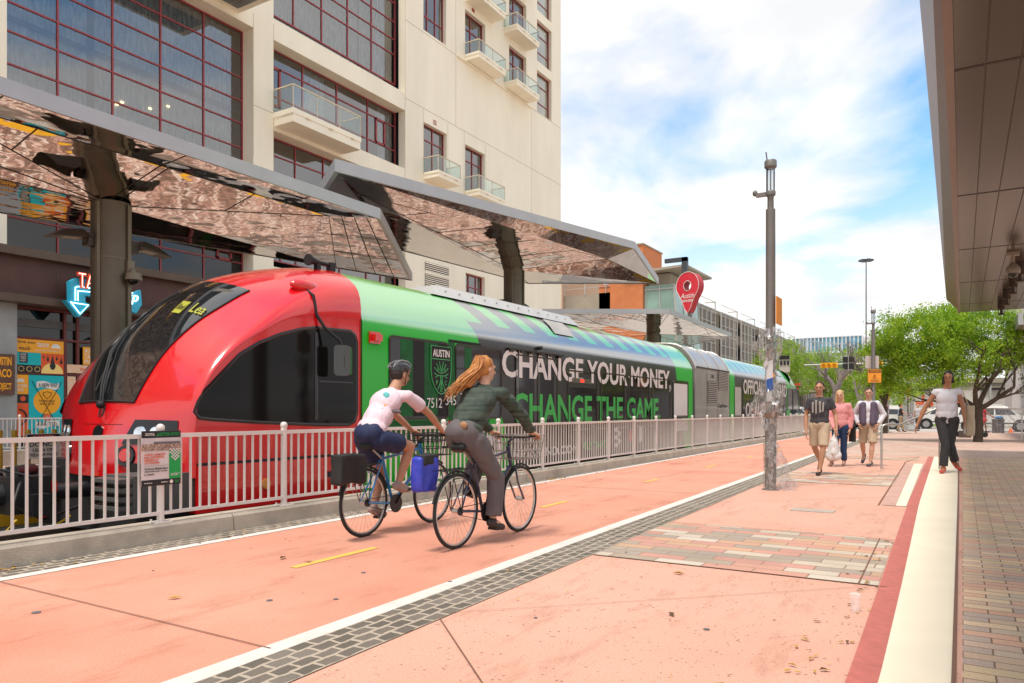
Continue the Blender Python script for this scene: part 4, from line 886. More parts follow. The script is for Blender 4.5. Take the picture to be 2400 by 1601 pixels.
sd = MB(); sd.box(-45,-25.95,48.6,49.0,.05,34); sd.box(-45,-25.95,-14,-13.6,.05,34); sd.build('end_wall', cream, hotel)
# wall joints
j = MB(); jm = mat('wall_joint', (.42,.33,.22), .9)
for z in (18.0,22.2): j.box(HX,HX+.004,30.99,49.0,z-.012,z+.012)
for y, a, b_ in [(35.64,18.0,34),(44.63,10,22.2),(30.99,5,34),(32.55,14.3,18.0),(36.5,14.3,18.0),(34.85,14.3,17.9),(38.85,14.3,17.9)]: j.box(HX,HX+.005,y-.010,y+.010,a,b_)
for y in (21.05,22.12): j.box(HX,HX+.005,y-.006,y+.006,12,18)
j.box(HX,HX+.004,21.05,22.12,14.11,14.13); j.build('wall_joints', jm, hotel)
lg_ = MB(); lg_.box(HX,HX+.12,35.7,44.6,22.13,22.22); lg_.build('ledge', cream, hotel)
# balconies
def balcony(y0, y1, z, zr, xf=-24.5, chairs=False, sl=.35):
    s = MB(); s.box(HX-.01,xf,y0,y1,z,z+sl*.62); s.box(HX-.01,xf+.03,y0-.03,y1+.03,z+sl*.62,z+sl); b_ = s.build('balcony', cream, hotel)
    r = MB(); zt = zr
    r.bar((HX,y0,zt),(xf,y0,zt),.05,.05); r.bar((HX,y1,zt),(xf,y1,zt),.05,.05); r.bar((xf,y0-.02,zt),(xf,y1+.02,zt),.05,.05)
    n = max(2, round((y1-y0)/1.45))
    for k in range(n+1): y = y0+(y1-y0)*k/n; r.box(xf-.012,xf+.012,y-.012,y+.012,z+sl,zt)
    for k in range(n): y = y0+(y1-y0)*(k+.6)/n; r.box(xf+.03,xf+.05,y-.11,y+.11,z+sl*.55,z+sl*.68)
    r.build('railing', mat('rail_cream', (.70,.58,.42), .5), b_)
    g_ = MB(); g_.poly([(xf,y0,z+sl),(xf,y1,z+sl),(xf,y1,zt),(xf,y0,zt)]); g_.poly([(HX,y0,z+sl),(xf,y0,z+sl),(xf,y0,zt),(HX,y0,zt)]); g_.poly([(HX,y1,z+sl),(xf,y1,z+sl),(xf,y1,zt),(HX,y1,zt)])
    g_.build('glass_panel', bglass, b_); return b_
balcony(22.13,26.25,13.56,15.13,xf=-24.3,sl=.58)
balcony(32.6,34.7,14.08,15.23); balcony(36.6,39.5,14.08,15.23)
for k in range(3):
    z = 22.25+3.57*k
    balcony(41.0,43.9,z,z+1.08)
    if k < 2: balcony(36.6,39.6,z,z+1.05)
balcony(36.6,39.6,22.25+7.14,30.5)
# big projecting balcony with louvred soffit above bay A
s = MB(); s.box(-25.5,-23.3,15.2,20.3,17.62,18.4); s.build('bay_box', cream, hotel); s = MB()
for k in range(12): s.box(-25.2,-23.5,15.5+.38*k,15.84+.38*k,17.60,17.62)
s.build('soffit_slats', mat('soffit_grey', (.22,.23,.23), .4, .4), hotel)
# louvres
lv = MB(); lv.box(HX,HX+.01,32.7,34.95,7.7,9.55); l_ = lv.build('louvre', mat('louvre_brown', (.12,.06,.04), .7), hotel); s = MB()
for k in range(17):
    z = 7.75+k*.107
    if k == 11: s.box(HX+.01,HX+.05,32.68,34.97,z-.03,z+.10); continue
    s.add([(HX+.01,32.7,z+.05),(HX+.01,34.95,z+.05),(HX+.06,34.95,z),(HX+.06,32.7,z),(HX+.01,32.7,z+.065),(HX+.01,34.95,z+.065),(HX+.06,34.95,z+.015),(HX+.06,32.7,z+.015)], [(0,1,2,3),(4,7,6,5),(3,2,6,7)])
s.build('slats', cream, l_)
vt = MB(); 
for k in range(3): vt.box(HX,HX+.02,33.45,33.75,17.42+k*.1,17.46+k*.1)
vt.box(HX,HX+.02,37.3,37.6,25.55,25.75); vt.build('vent', mull, hotel)
# warm ceiling lamps inside the big window
for y, z in [(15.9,12.6),(15.7,12.45),(17.0,12.75),(17.75,13.1)]:
    k = MB(); k.ell((GX-.22,y,z),(.05,.07,.035)); k.build('ceiling_lamp', mat('warm_lamp', (1,.6,.22), .5, emit=4), hotel)
# ---- podium with the shopfront
brown = mat('beam_rust', (.085,.032,.022), .55, var=.18, scale=1.5, dirt=.2); brown2 = mat('beam_brown', (.10,.065,.045), .5, .2, var=.12)
p_ = MB(); p_.box(-25.45,-25.05,-14,31,4.84,6.04); p_.build('steel_beam', brown, hotel)
p_ = MB(); p_.box(-25.5,-24.75,-14,31,6.04,6.30); p_.box(-25.5,-24.78,-14,31,4.60,4.84); p_.build('beam_flange', brown2, hotel)
p_ = MB(); 
for y in (8.8,12.9,17,21.1): p_.box(-25.06,-25.04,y,y+.03,4.84,6.04)
p_.build('beam_joint', brown2, hotel)
p_ = MB(); p_.box(-26.0,-25.3,10.0,11.83,.05,4.6); p_.build('concrete_pier', mat('pier_grey', (.36,.37,.37), .85, var=.1, scale=2, dirt=.2), hotel)
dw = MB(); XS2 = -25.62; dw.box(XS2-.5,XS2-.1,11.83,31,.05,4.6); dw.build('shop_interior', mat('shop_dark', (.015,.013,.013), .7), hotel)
f = MB()
for y in (11.84,13.36,13.78,15.3,18,20.9,24,27,30): f.box(XS2,XS2+.10,y,y+.09,.3,4.6)
for z, h_ in ((4.5,.08),(3.55,.07),(2.42,.07)): f.box(XS2+.002,XS2+.098,11.83,31,z,z+h_)
f.build('shop_frame', mat('frame_maroon', (.13,.025,.022), .5), hotel)
f = MB(); f.box(XS2-.02,XS2+.03,11.9,30,3.95,4.2); f.build('shade_bar', mat('bar_grey', (.10,.095,.09), .6), hotel)
g_ = MB(); g_.poly([(XS2-.03,11.83,.05),(XS2-.03,31,.05),(XS2-.03,31,4.6),(XS2-.03,11.83,4.6)]); g_.build('shop_glass', glass_mat('shop_glass', (.5,.48,.46), .02), hotel)
# posters stuck on the shop windows
teal = mat('poster_teal', (.0,.46,.50), .5, var=0); orange = mat('poster_orange', (.92,.40,.02), .5, var=0); rede = mat('poster_red', (.75,.10,.02), .5, var=0); pale = mat('poster_yellow', (.95,.68,.22), .5, var=0); pblk = mat('poster_black', (.02,.018,.02), .5, var=0); pwht = mat('poster_white', (.78,.74,.70), .5, var=0)
def pt(mb, y0, y1, z0, z1, d): mb.box(XS2+.10+d, XS2+.103+d, y0, y1, z0, z1)
def P_(name, mt, par, rects=None, fn=None, d=0.0):
    m_ = MB()
    for r in rects or []: pt(m_, *r, d)
    if fn: fn(m_)
    return m_.build(name, mt, par)
def disc(cy, cz, r, d, x0=None, n=28, a0=0, a1=360, sz=1.0):
    X = XS2+.103+d
    return lambda m_: m_.poly([(X, cy+r*math.cos(R(a0+(a1-a0)*i/n)), cz+sz*r*math.sin(R(a0+(a1-a0)*i/n))) for i in range(n+1)])
po = thing('poster', 'orange, teal and red taco poster high in the shop window', 'poster', (XS2+.1,12.6,3.0))
P_('panel', orange, po, [(11.93,13.35,3.12,3.54)]); P_('panel', teal, po, [(11.93,12.64,2.72,3.118)]); P_('panel', rede, po, [(12.642,13.35,2.46,3.118)]); P_('panel', pblk, po, [(11.93,12.64,2.46,2.718)])
def tl(items, d=.004):
    def f_(m_):
        for t_, y, z, w, h_ in items: lettering(m_, t_, (XS2+.103+d, y, z), w, h_, bold=.012, depth=.002)
    return f_
P_('lettering', pblk, po, fn=tl([('love you',11.95,3.38,.5,.11),('much',11.99,3.19,.33,.12)])); P_('lettering', pwht, po, fn=tl([('tacos',12.52,3.32,.36,.15),('AUSTIN PROJECT',12.45,3.17,.80,.06)]))
P_('taco_shape', pwht, po, fn=disc(13.1,3.30,.15,.004,a0=0,a1=180)); P_('lettering', pwht, po, fn=tl([('AUSTIN',12.02,3.01,.17,.07),('TACO',12.02,2.89,.17,.10),('PROJECT',12.02,2.81,.17,.06)], .008)); P_('patch', pblk, po, [(12.0,12.24,2.78,3.10)], d=.004)
P_('half_sun', pale, po, fn=disc(12.99,2.47,.34,.004,a0=0,a1=180))
def bat(m_):
    for y, z, s_ in [(12.72,3.0,.05),(12.85,2.94,.08),(13.0,2.78,.2),(13.13,2.97,.07),(13.27,2.88,.10)]:
        X = XS2+.111; m_.poly([(X,y,z+s_*1.5),(X,y-s_*.25,z+s_*.3),(X,y-s_*.5,z-s_*.3),(X,y-s_*.25,z-s_*.9),(X,y+s_*.25,z-s_*.9),(X,y+s_*.5,z-s_*.3),(X,y+s_*.25,z+s_*.3)][::-1])
P_('bats', pblk, po, fn=bat)
for y in (12.05,12.29,12.53): P_('ring', pale, po, fn=(lambda yy: lambda m_: m_.tube([(XS2+.108, yy+.08*math.cos(R(a)), 2.59+.08*math.sin(R(a))) for a in range(0,360,30)], .008, 4, closed=True))(y))
pq = thing('poster', 'turquoise golf poster with crossed clubs and a big orange ball', 'poster', (XS2+.1,12.8,.4))
P_('panel', teal, pq, [(12.27,13.35,.45,2.40)]); P_('ball', orange, pq, fn=disc(12.83,1.55,.42,.006,sz=1.0))
def clubs(m_):
    X = XS2+.106
    for a, b_ in [((12.36,2.22),(13.22,.62)),((13.28,2.2),(12.42,.62))]: m_.bar((X,a[0],a[1]),(X,b_[0],b_[1]),.05,.004)
P_('clubs', pblk, pq, fn=clubs)
def wav(y0, y1, z0, h_, amp, d):
    def f_(m_):
        n = 16; X = XS2+.103+d
        m_.grid([[(X, y0+(y1-y0)*i/n, z0+amp*math.sin(i/n*6.0)+k*h_) for i in range(n+1)] for k in (0,1)])
    return f_
P_('banner', pwht, pq, fn=wav(12.5,13.2,1.98,.2,.04,.010)); P_('lettering', pblk, pq, fn=tl([('A NEW WAY',12.56,2.02,.60,.13)], .014))
P_('banner', pwht, pq, fn=wav(12.47,13.2,.72,.19,-.04,.010)); P_('lettering', pblk, pq, fn=tl([('PAR-TEE',12.55,.75,.56,.13)], .014)); P_('heart', rede, pq, fn=disc(12.83,1.04,.12,.010)); P_('lettering', pwht, pq, fn=tl([('TO',12.79,1.02,.10,.07)], .016))
P_('lettering', pblk, pq, fn=tl([('TOPGOLF',12.57,1.53,.50,.075),('SWING SUITE',12.60,1.45,.44,.045)], .010))
P_('shield', pblk, pq, fn=lambda m_: m_.tube([(XS2+.115,a,b_) for a,b_ in [(12.70,1.84),(12.83,1.87),(12.96,1.84),(12.95,1.76),(12.83,1.64),(12.71,1.76)]], .010, 4, closed=True))
pr_ = thing('poster', 'narrow orange and red poster beside the turquoise golf poster', 'poster', (XS2+.1,12.1,.4))
P_('panel', orange, pr_, [(11.93,12.262,1.78,2.40)]); P_('panel', pblk, pr_, [(11.93,12.262,1.50,1.778)]); P_('panel', rede, pr_, [(11.93,12.262,.45,1.498)]); P_('lettering', pwht, pr_, fn=tl([('SITIVE',11.94,2.0,.28,.09),('BES',11.95,1.87,.17,.09)])); P_('cat', pwht, pr_, fn=disc(12.03,2.16,.12,.004,a0=0,a1=180)); P_('dot', MATS['poster_red'], pr_, fn=disc(12.1,1.64,.08,.004)); P_('arc', pblk, pr_, fn=lambda m_: m_.tube([(XS2+.11,11.95+.25*math.cos(R(a)),1.05+.25*math.sin(R(a))) for a in range(-80,81,20)], .03, 4))
pe = thing('poster', 'small orange poster above the pale entrance sign, cut by the bronze column', 'poster', (XS2+.1,14.0,2.8)); P_('panel', orange, pe, [(13.98,14.35,2.82,3.42)]); P_('lettering', pwht, pe, fn=tl([('AUS',14.03,3.22,.26,.15),('TA',14.03,3.02,.2,.17),('PRO',14.03,2.87,.26,.12)]))
pf = thing('entrance_sign', 'pale patterned strip reading entrance above the shop door', 'sign', (XS2+.1,13.9,2.5)); cf = mat('confetti', (.78,.62,.50), .6, c2=(.85,.45,.22), scale=16, detail=1); P_('panel', cf, pf, [(13.46,15.2,2.52,2.80)]); P_('lettering', rede, pf, fn=tl([('ENTRANCE',13.9,2.60,.95,.10)])); P_('panel', cf, pf, [(13.47,13.74,.4,2.40)])
dr = MB(); dr.box(XS2+.0,XS2+.06,13.9,15.2,.1,2.38); tag(dr.build('shop_door', mat('door_rust', (.22,.10,.06), .6, var=.3, scale=3), hotel))
ts = thing('pier_sign', 'rust sign with orange letters on the grey concrete pier', 'sign', (-25.3,11.4,1.6)); k = MB(); k.box(-25.3,-25.2,11.0,11.72,1.75,3.0); k.build('plate', mat('sign_rust', (.12,.055,.035), .6, var=.15), ts); k = MB()
for t_, z, w in [('AUSTIN',2.65,.5),('TACO',2.28,.5),('PROJECT',1.85,.5)]: lettering(k, t_, (-25.198,11.12,z), w, .26, bold=.03, depth=.01)
k.build('lettering', orange, ts)
# neon sign
nb = mat('neon_blue_body', (.03,.42,.62), .4, var=.1, scale=6); ne = mat('neon_white', (.75,.98,1.0), .4, emit=1.6, var=0); nr = mat('neon_red_body', (.65,.06,.02), .4, var=0); nrr = mat('neon_orange', (1,.50,.35), .4, emit=1.5, var=0)
ns = thing('neon_sign', 'blue arrow neon sign with red letters, half hidden by the bronze column', 'sign', (-24.6,14.0,4.3)); XN = -24.4
k = MB(); arrow = [(12.98,5.40),(13.15,5.52),(13.55,5.52),(13.75,5.35),(15.1,5.30),(15.35,5.45),(15.4,4.95),(15.2,4.62),(13.7,5.0),(13.45,5.0),(13.45,4.78),(13.62,4.72),(13.25,4.28),(12.83,4.78),(13.0,4.76)]
k.prism(arrow[::-1], lambda u_, v: (XN-.25,u_,v), lambda u_, v: (XN,u_,v)); k.build('body', nb, ns)
k = MB(); k.tube([(XN+.02,12.97,4.74),(XN+.02,13.27,4.38),(XN+.02,13.54,4.70),(XN+.02,13.0,4.72)], .014, 6); k.build('tube', ne, ns); k = MB(); lettering(k, 'flip', (XN+.015,14.7,4.9), .55, .45, depth=.02, shear=.3); k.build('tube', ne, ns)
k = MB(); k.tube([(XN+.02,13.12,4.80),(XN+.02,13.12,5.22),(XN+.02,13.2,5.26),(XN+.02,13.6,5.26)], .014, 6); k.build('tube', ne, ns); k = MB(); k.tube([(XN+.02,13.2,4.80),(XN+.02,13.2,5.12),(XN+.02,13.6,5.14)], .014, 6); k.build('tube', ne, ns)
k = MB(); lettering(k, 'TACOS', (XN+.06,13.13,5.20), 1.4, .52, bold=.05, depth=.08); k.build('letters', nr, ns); k = MB(); lettering(k, 'TACOS', (XN+.145,13.16,5.23), 1.34, .46, bold=-.02, depth=.01); k.build('tube', nrr, ns)
# ================================================================== brown canopy on the right with its fittings
sof = mat('soffit_brown', (.105,.080,.068), .22, .55, var=.10, scale=1.2, stretch=(3,.4,1), bump=.02, bscale=6)
rc = thing('brown_canopy', 'dark brown metal canopy overhanging the brick walk at the right edge', 'canopy', (3,12,4.2))
k = MB(); k.box(-.06,2.6,-3,26,4.20,4.75); k.build('soffit', sof, rc)
k = MB(); k.add([(-.08,-3,4.24),(-.08,26.02,4.24),(-.42,26.02,4.62),(-.24,-3,4.62),(-.24,-3,4.9),(-.42,26.02,4.9),(.1,-3,4.9),(.1,26.02,4.9)], [(0,1,2,3),(3,2,5,4),(4,5,7,6)]); k.add([(-.08,26.02,4.24),(-.08,26.02,4.9),(-.42,26.02,4.9),(-.42,26.02,4.62)], [(0,1,2,3)])
k.box(-.13,-.062,-3,26.01,4.185,4.235); k.build('edge_trim', mat('trim_brown', (.19,.13,.11), .35, .3, var=.06), rc)
k = MB()
for y in (7.5,11.9,15.9,20.0,24.0): k.box(-.06,2.6,y-.02,y+.02,4.196,4.199)
for x in (.17,.42,.70,1.0,1.3,1.6,1.9): k.box(x-.006,x+.006,-3,26,4.1965,4.199)
for y in (4.8,9.6,14.4,19.2): k.box(-.131,-.128,y,y+.012,4.18,4.24)
k.build('seams', mat('seam_dark', (.035,.022,.018), .6), rc)
k = MB(); [k.box(2.3,2.6,yy,yy+.3,0,4.2) for yy in (-2.8,6,15,23.6)]; k.build('posts', mat('shop_wall', (.30,.24,.20), .7, var=.1), rc)
dcam = thing('security_camera', 'grey dome security camera hanging under the brown canopy', 'security camera', (.72,16.9,4.2)); x, y = .80, 16.6
k = MB(); k.box(x-.10,x+.10,y-.06,y+.06,4.13,4.195); k.cyl((x,y,4.14),(x,y,3.98),.03,n=12); k.build('mount', mat('cam_grey', (.30,.25,.21), .5), dcam, smooth=True)
k = MB(); k.lathe((x,y,3.80), [(.115,0),(.12,.05),(.11,.10),(.06,.17),(.03,.20)], 20); k.build('housing', MATS['cam_grey'], dcam, smooth=True); k = MB(); k.ell((x,y,3.80),(.085,.085,.085)); k.build('dome', black_gloss, dcam, smooth=True)
dcam.location = (x,y,4.2)
for c_ in dcam.children: 
    c_.data.transform(Matrix.Translation(Vector((.72-x,16.9-y,0)))) 
sp0 = None
for i, (y, nm) in enumerate([(17.9,'nearest of the four brown spotlights under the canopy'),(19.7,'second of the four brown spotlights under the canopy'),(21.7,'third of the four brown spotlights under the canopy'),(23.8,'farthest of the four brown spotlights, by the end of the canopy')]):
    if sp0 is None:
        sp0 = thing('spotlight', nm, 'spotlight', (.98,y,4.2), 'brown spotlights under the canopy'); x = .98
        k = MB(); k.cyl((x,y,4.19),(x,y,3.97),.09,n=14); k.build('can', mat('spot_brown', (.06,.04,.03), .5, .4), sp0, smooth=True)
        k = MB(); k.cyl((x,y,3.97),(x,y,3.86),.035,n=8); k.cyl((x,y,3.86),(x,y,3.82),.075,n=14); k.cyl((x-.06,y,3.97),(x-.06,y,3.86),.008,n=5); k.cyl((x+.06,y,3.97),(x+.06,y,3.86),.008,n=5); k.build('lamp_head', MATS['spot_brown'], sp0, smooth=True)
    else: copy_tree(sp0, loc=(.98-.03*i,y,4.2), label=nm)
rc2 = thing('far_canopy', 'pale metal canopy beyond the green tree at the right edge', 'canopy', (5,41,4.3))
k = MB(); k.box(1.9,9,33,48.6,4.4,4.55); k.build('soffit', mat('soffit_pale', (.34,.30,.27), .35, .3, var=.1), rc2); k = MB(); k.box(1.75,1.9,33,48.8,4.42,4.85); k.box(1.9,9,48.6,48.8,4.38,4.85); k.build('edge_trim', fasc, rc2)
k = MB()
for y in (36,42,48): k.cyl((7,y,0),(7,y,4.4),.15,n=10)
k.build('posts', fasc, rc2)

# ================================================================== lamp posts
pole_m = mat('lamp_post_grey', (.19,.172,.16), .5, .3, var=.08)
def plastic():
    m = bpy.data.materials.new('plastic_film'); m.use_nodes = True; nd, lk = m.node_tree.nodes, m.node_tree.links; nd.remove(nd['Principled BSDF']); o = nd['Material Output']
    tr = nd.new('ShaderNodeBsdfTransparent'); tr.inputs[0].default_value = (.95,.95,.95,1); gl = nd.new('ShaderNodeBsdfGlossy'); gl.inputs['Roughness'].default_value = .18; df = nd.new('ShaderNodeBsdfDiffuse'); df.inputs[0].default_value = (.62,.58,.57,1)
    a = nd.new('ShaderNodeMixShader'); a.inputs[0].default_value = .5; lk.new(gl.outputs[0], a.inputs[1]); lk.new(df.outputs[0], a.inputs[2])
    t = nd.new('ShaderNodeTexCoord'); mp = nd.new('ShaderNodeMapping'); mp.inputs['Scale'].default_value = (1,1,.6); lk.new(t.outputs['Object'], mp.inputs[0])
    n = nd.new('ShaderNodeTexNoise'); n.inputs['Scale'].default_value = 9; n.inputs['Detail'].default_value = 4; n.inputs['Distortion'].default_value = 2.5; lk.new(mp.outputs[0], n.inputs['Vector'])
    r = nd.new('ShaderNodeValToRGB'); r.color_ramp.elements[0].position = .42; r.color_ramp.elements[0].color = (.06,.06,.06,1); r.color_ramp.elements[1].position = .62; r.color_ramp.elements[1].color = (.50,.50,.50,1); lk.new(n.outputs[0], r.inputs[0])
    b = nd.new('ShaderNodeMixShader'); lk.new(r.outputs[0], b.inputs[0]); lk.new(tr.outputs[0], b.inputs[1]); lk.new(a.outputs[0], b.inputs[2])
    bp = nd.new('ShaderNodeBump'); bp.inputs['Distance'].default_value = .02; lk.new(n.outputs[0], bp.inputs['Height']); lk.new(bp.outputs[0], gl.inputs['Normal']); lk.new(bp.outputs[0], df.inputs['Normal'])
    lk.new(b.outputs[0], o.inputs[0]); MATS['plastic_film'] = m; return m
film_p = plastic(); lglass = glass_mat('lantern_glass', (.86,.88,.88), .10)
def lamp_post(x, y, label, wrapped):
    t = thing('lamp_post', label, 'lamp post', (x,y,0), 'grey lamp posts along the plaza')
    k = MB(); k.lathe((x,y,0), [(.135,0),(.135,.012),(.085,.02),(.083,1.22),(.076,1.24),(.073,4.44),(.05,4.45),(.048,4.62),(.054,4.64),(.054,4.66)], 20); k.build('pole', pole_m, t, smooth=True)
    k = MB(); k.cyl((x,y,1.14),(x,y,1.22),.115,n=20); k.build('collar', mat('collar_tan', (.16,.10,.07), .6, var=.2), t, smooth=True)
    k = MB(); k.lathe((x,y,4.66), [(.075,0),(.08,.05),(.07,.07)], 18); k.lathe((x,y,5.08), [(.07,0),(.095,.03),(.095,.12),(.085,.135)], 18); k.cyl((x,y,4.7),(x,y,5.1),.012,n=6); k.box(x-.22,x-.06,y-.03,y+.03,4.66,4.72); k.ell((x-.24,y,4.73),(.04,.04,.05)); k.cyl((x-.05,y,5.2),(x-.07,y,5.36),.012,n=6); k.build('lamp_cap', pole_m, t, smooth=True)
    k = MB(); k.cyl((x,y,4.73),(x,y,5.09),.068,n=18,caps=False); k.build('lantern', lglass, t, smooth=True)
    return t
lp1 = lamp_post(-2.6,12.18,'tall grey lamp post wrapped in torn clear plastic beside the cobbled strip', True)
px_, py_ = -2.6, 12.18
def wrap(z0, z1, r0, amp, n=40, m=36, seed=0, flare=None):
    mb = MB(); rows = []
    for i in range(m+1):
        z = z0+(z1-z0)*i/m; row = []
        for j in range(n+1):
            a = 2*math.pi*j/n; v = noise.noise(Vector((math.cos(a)*1.6+seed, math.sin(a)*1.6, z*3.1+seed)))+.5*noise.noise(Vector((math.cos(a)*5+seed, math.sin(a)*5, z*9)))
            f = flare(i/m, a) if flare else 1
            rr_ = (r0 + amp*max(-.15, v))*f; row.append((px_+rr_*math.cos(a), py_+rr_*math.sin(a), z+.03*noise.noise(Vector((a, z*4, seed)))))
        rows.append(row)
    return mb.grid(rows)
w = wrap(.02,2.3,.086,.022,seed=1); w.build('plastic_wrap', film_p, lp1, smooth=True)
w = wrap(2.05,2.55,.13,.10,seed=3,m=14,flare=lambda f,a: 1+.35*math.sin(f*3.1)+.35*max(0,math.cos(a-math.pi))*math.sin(f*3.1)); w.build('plastic_wrap', film_p, lp1, smooth=True)
w = wrap(.95,1.70,.11,.13,seed=7,m=20,flare=lambda f,a: .8+1.0*math.sin(f*3.1)*(.55+.45*math.cos(a*2+1))); w.build('plastic_wrap', film_p, lp1, smooth=True)
w = wrap(.0,.75,.10,.06,seed=11,m=20,flare=lambda f,a: .9+(1-f)*2.6*max(0,math.cos(a-.3))**3); w.build('plastic_wrap', film_p, lp1, smooth=True)
k = MB(); k.box(px_+.10,px_+.115,py_-.10,py_+.30,2.62,3.05); k.build('back_sign', mat('sign_orange', (.80,.30,.02), .5, var=.05), lp1)
k = MB(); 
def paper(mb, a0, a1, z0, z1, r=.092, sh=0):
    rows = [[(px_+r*math.cos(a0+(a1-a0)*j/8), py_+r*math.sin(a0+(a1-a0)*j/8), z+sh*(j/8)) for j in range(9)] for z in (z0, z1)]; mb.grid(rows)
paper(k, -2.1, -1.0, 1.62, 2.02, .10, .03); paper(k, -2.5,-1.7,1.88,2.0,.12,.1); paper(k,-2.0,-1.2,1.40,1.58,.099); k.build('flyer', mat('flyer_white', (.62,.61,.63), .6), lp1)
k = MB(); paper(k, -2.0, -1.05, 1.55, 1.74, .106, .03); k.build('flyer', mat('flyer_blue', (.02,.09,.35), .5), lp1); k = MB(); paper(k, -.9,-.1,2.22,2.44,.094); paper(k,-3.3,-2.9,2.22,2.44,.094); k.build('sticker', mat('sticker_teal', (.02,.14,.15), .4, c2=(.25,.4,.3), scale=20), lp1)
k = MB(); paper(k,-1.0,-.7,1.78,1.84,.095); k.build('sticker', mat('sticker_orange', (.8,.3,.02), .4), lp1)
lp2 = lamp_post(-3.0,32.3,'grey lamp post farther along the plaza carrying the orange caution sign', False)
caut = thing('caution_sign', 'orange caution sign on the farther lamp post, below a plain sign back', 'sign', (-3.0,32.1,2.5)); X0 = -3.32
E1_ = Vector((math.cos(math.atan(1056/1740)),math.sin(math.atan(1056/1740)),0)); nf = Vector((E1_.y,-E1_.x,0))
def face_box(mb, cx, cy, w, z0, z1, th, fwd):
    c = Vector((cx,cy,0))+nf*fwd; A = [c-E1_*w/2, c+E1_*w/2]; B = [p+nf*th for p in A]
    P = [(q.x,q.y,z) for z in (z0,z1) for q in (A[0],A[1],B[1],B[0])]
    return mb.add(P, [(0,3,2,1),(4,5,6,7),(0,1,5,4),(1,2,6,5),(2,3,7,6),(3,0,4,7)])
k = MB(); face_box(k,-3.0,32.3,.52,2.36,2.88,.012,.10); k.build('plate', MATS['sign_orange'], caut); k = MB(); face_box(k,-3.0,32.3,.48,2.74,2.86,.003,.112); k.build('header', mat('sign_maroon', (.10,.03,.015), .5), caut)
k = MB(); c = Vector((-3.0,32.3,0))+nf*.118; a = c-E1_*.19; lettering(k,'CAUTION!',(a.x,a.y,2.765),.38,.075,E1_,(0,0,1),bold=.02,depth=.002); k.build('lettering', MATS['sign_orange'], caut)
k = MB(); k.tube([(c.x+E1_.x*q,c.y+E1_.y*q,z) for q,z in [(-.07,2.52),(0,2.68),(.07,2.52)]], .008, 4, closed=True); k.tube([(c.x,c.y,2.63),(c.x,c.y,2.56)],.01,4); face_box(k,-3.0,32.3,.36,2.44,2.455,.003,.112); face_box(k,-3.0,32.3,.30,2.40,2.415,.003,.112); k.build('symbol', MATS['sign_maroon'], caut)
k = MB(); face_box(k,-3.0,32.3,.53,2.92,3.42,.01,-.1); tag(k.build('sign_back', mat('sign_pale', (.55,.48,.44), .6), lp2)); k = MB(); k.cyl((-3.0,32.3,4.6),(-3.0,32.3,4.66),.1,n=12); 
# tall mast with a cross lamp far behind
ml = thing('lamp_mast', 'very thin tall mast with a flat cross of lamps against the clouds', 'lamp mast', (-14.3,138,0)); x, y = -13.9, 138
k = MB(); k.cyl((x,y,0),(x,y,26.6),.14,.09,n=8); k.build('mast', pole_m, ml); k = MB(); 
for a in range(6): k.obox((x+.8*math.cos(a*1.05),y+.8*math.sin(a*1.05),26.6),(.7,.7,.25),rz=a)
k.build('lamp_head', mat('lamp_dark', (.06,.06,.06), .5), ml)

# ================================================================== garage, stair tower, map-pin sign
conc2 = mat('garage_concrete', (.42,.36,.28), .85, var=.12, scale=.35, dirt=.25); brickor = mat('brick_orange', (.60,.20,.075), .85, var=.08, scale=1.5); wsteel = mat('screen_steel', (.50,.48,.45), .5, .3)
gar = thing('parking_garage', 'concrete parking garage behind pale steel screens, with an orange brick stair core', 'building', (-32,105,0))
k = MB()
for z in (.6,3.9,7.1,10.3): k.box(-60,-25.4,72,150,z-.35,z+.85)
k.box(-60,-25.4,72,150,12.9,13.4)
for y in range(74,150,8): k.box(-26,-25.5,y,y+.9,0,13)
k.box(-60,-30,70,72,11.6,13.35); k.build('decks', conc2, gar)
k = MB(); k.box(-59,-27,73,149,0,12.8); k.build('dark_interior', mat('garage_dark', (.02,.018,.016), .9), gar)
def screen(ya, yb, zt, x=-25.0):
    s = MB(); n = 4
    for i in range(n+1): y = ya+(yb-ya)*i/n; s.box(x-.06,x+.06,y-.07,y+.07,0,zt)
    for z in [1.2*i+.8 for i in range(int(zt/1.2))]: s.box(x-.03,x+.03,ya,yb,z-.03,z+.03)
    s.box(x-.06,x+.06,ya,yb,zt-.1,zt+.04); s.box(x-1.2,x+.06,yb-.1,yb+.1,zt+.85,zt+.95); s.box(x-.05,x+.05,yb-.07,yb+.07,zt,zt+.95); s.box(x-.02,x+.02,ya,yb,zt+.85,zt+.93)
    s.build('steel_screen', wsteel, gar)
    m_ = MB(); m_.poly([(x-.15,ya,1.0),(x-.15,yb,1.0),(x-.15,yb,zt-.3),(x-.15,ya,zt-.3)]); m_.build('mesh_sheet', mesh_m, gar)
def mk_mesh():
    m = bpy.data.materials.new('screen_mesh'); m.use_nodes = True; nd, lk = m.node_tree.nodes, m.node_tree.links; nd.remove(nd['Principled BSDF']); tr = nd.new('ShaderNodeBsdfTransparent'); df = nd.new('ShaderNodeBsdfDiffuse'); df.inputs[0].default_value = (.42,.38,.33,1); a = nd.new('ShaderNodeMixShader'); a.inputs[0].default_value = .55
    lk.new(tr.outputs[0], a.inputs[1]); lk.new(df.outputs[0], a.inputs[2]); lk.new(a.outputs[0], nd['Material Output'].inputs[0]); return m
mesh_m = mk_mesh()
for ya, yb in [(80.5,87.5),(90,97.5),(99.5,107),(110,117.5),(120,127),(129,136)]: screen(ya, yb, 13.2)
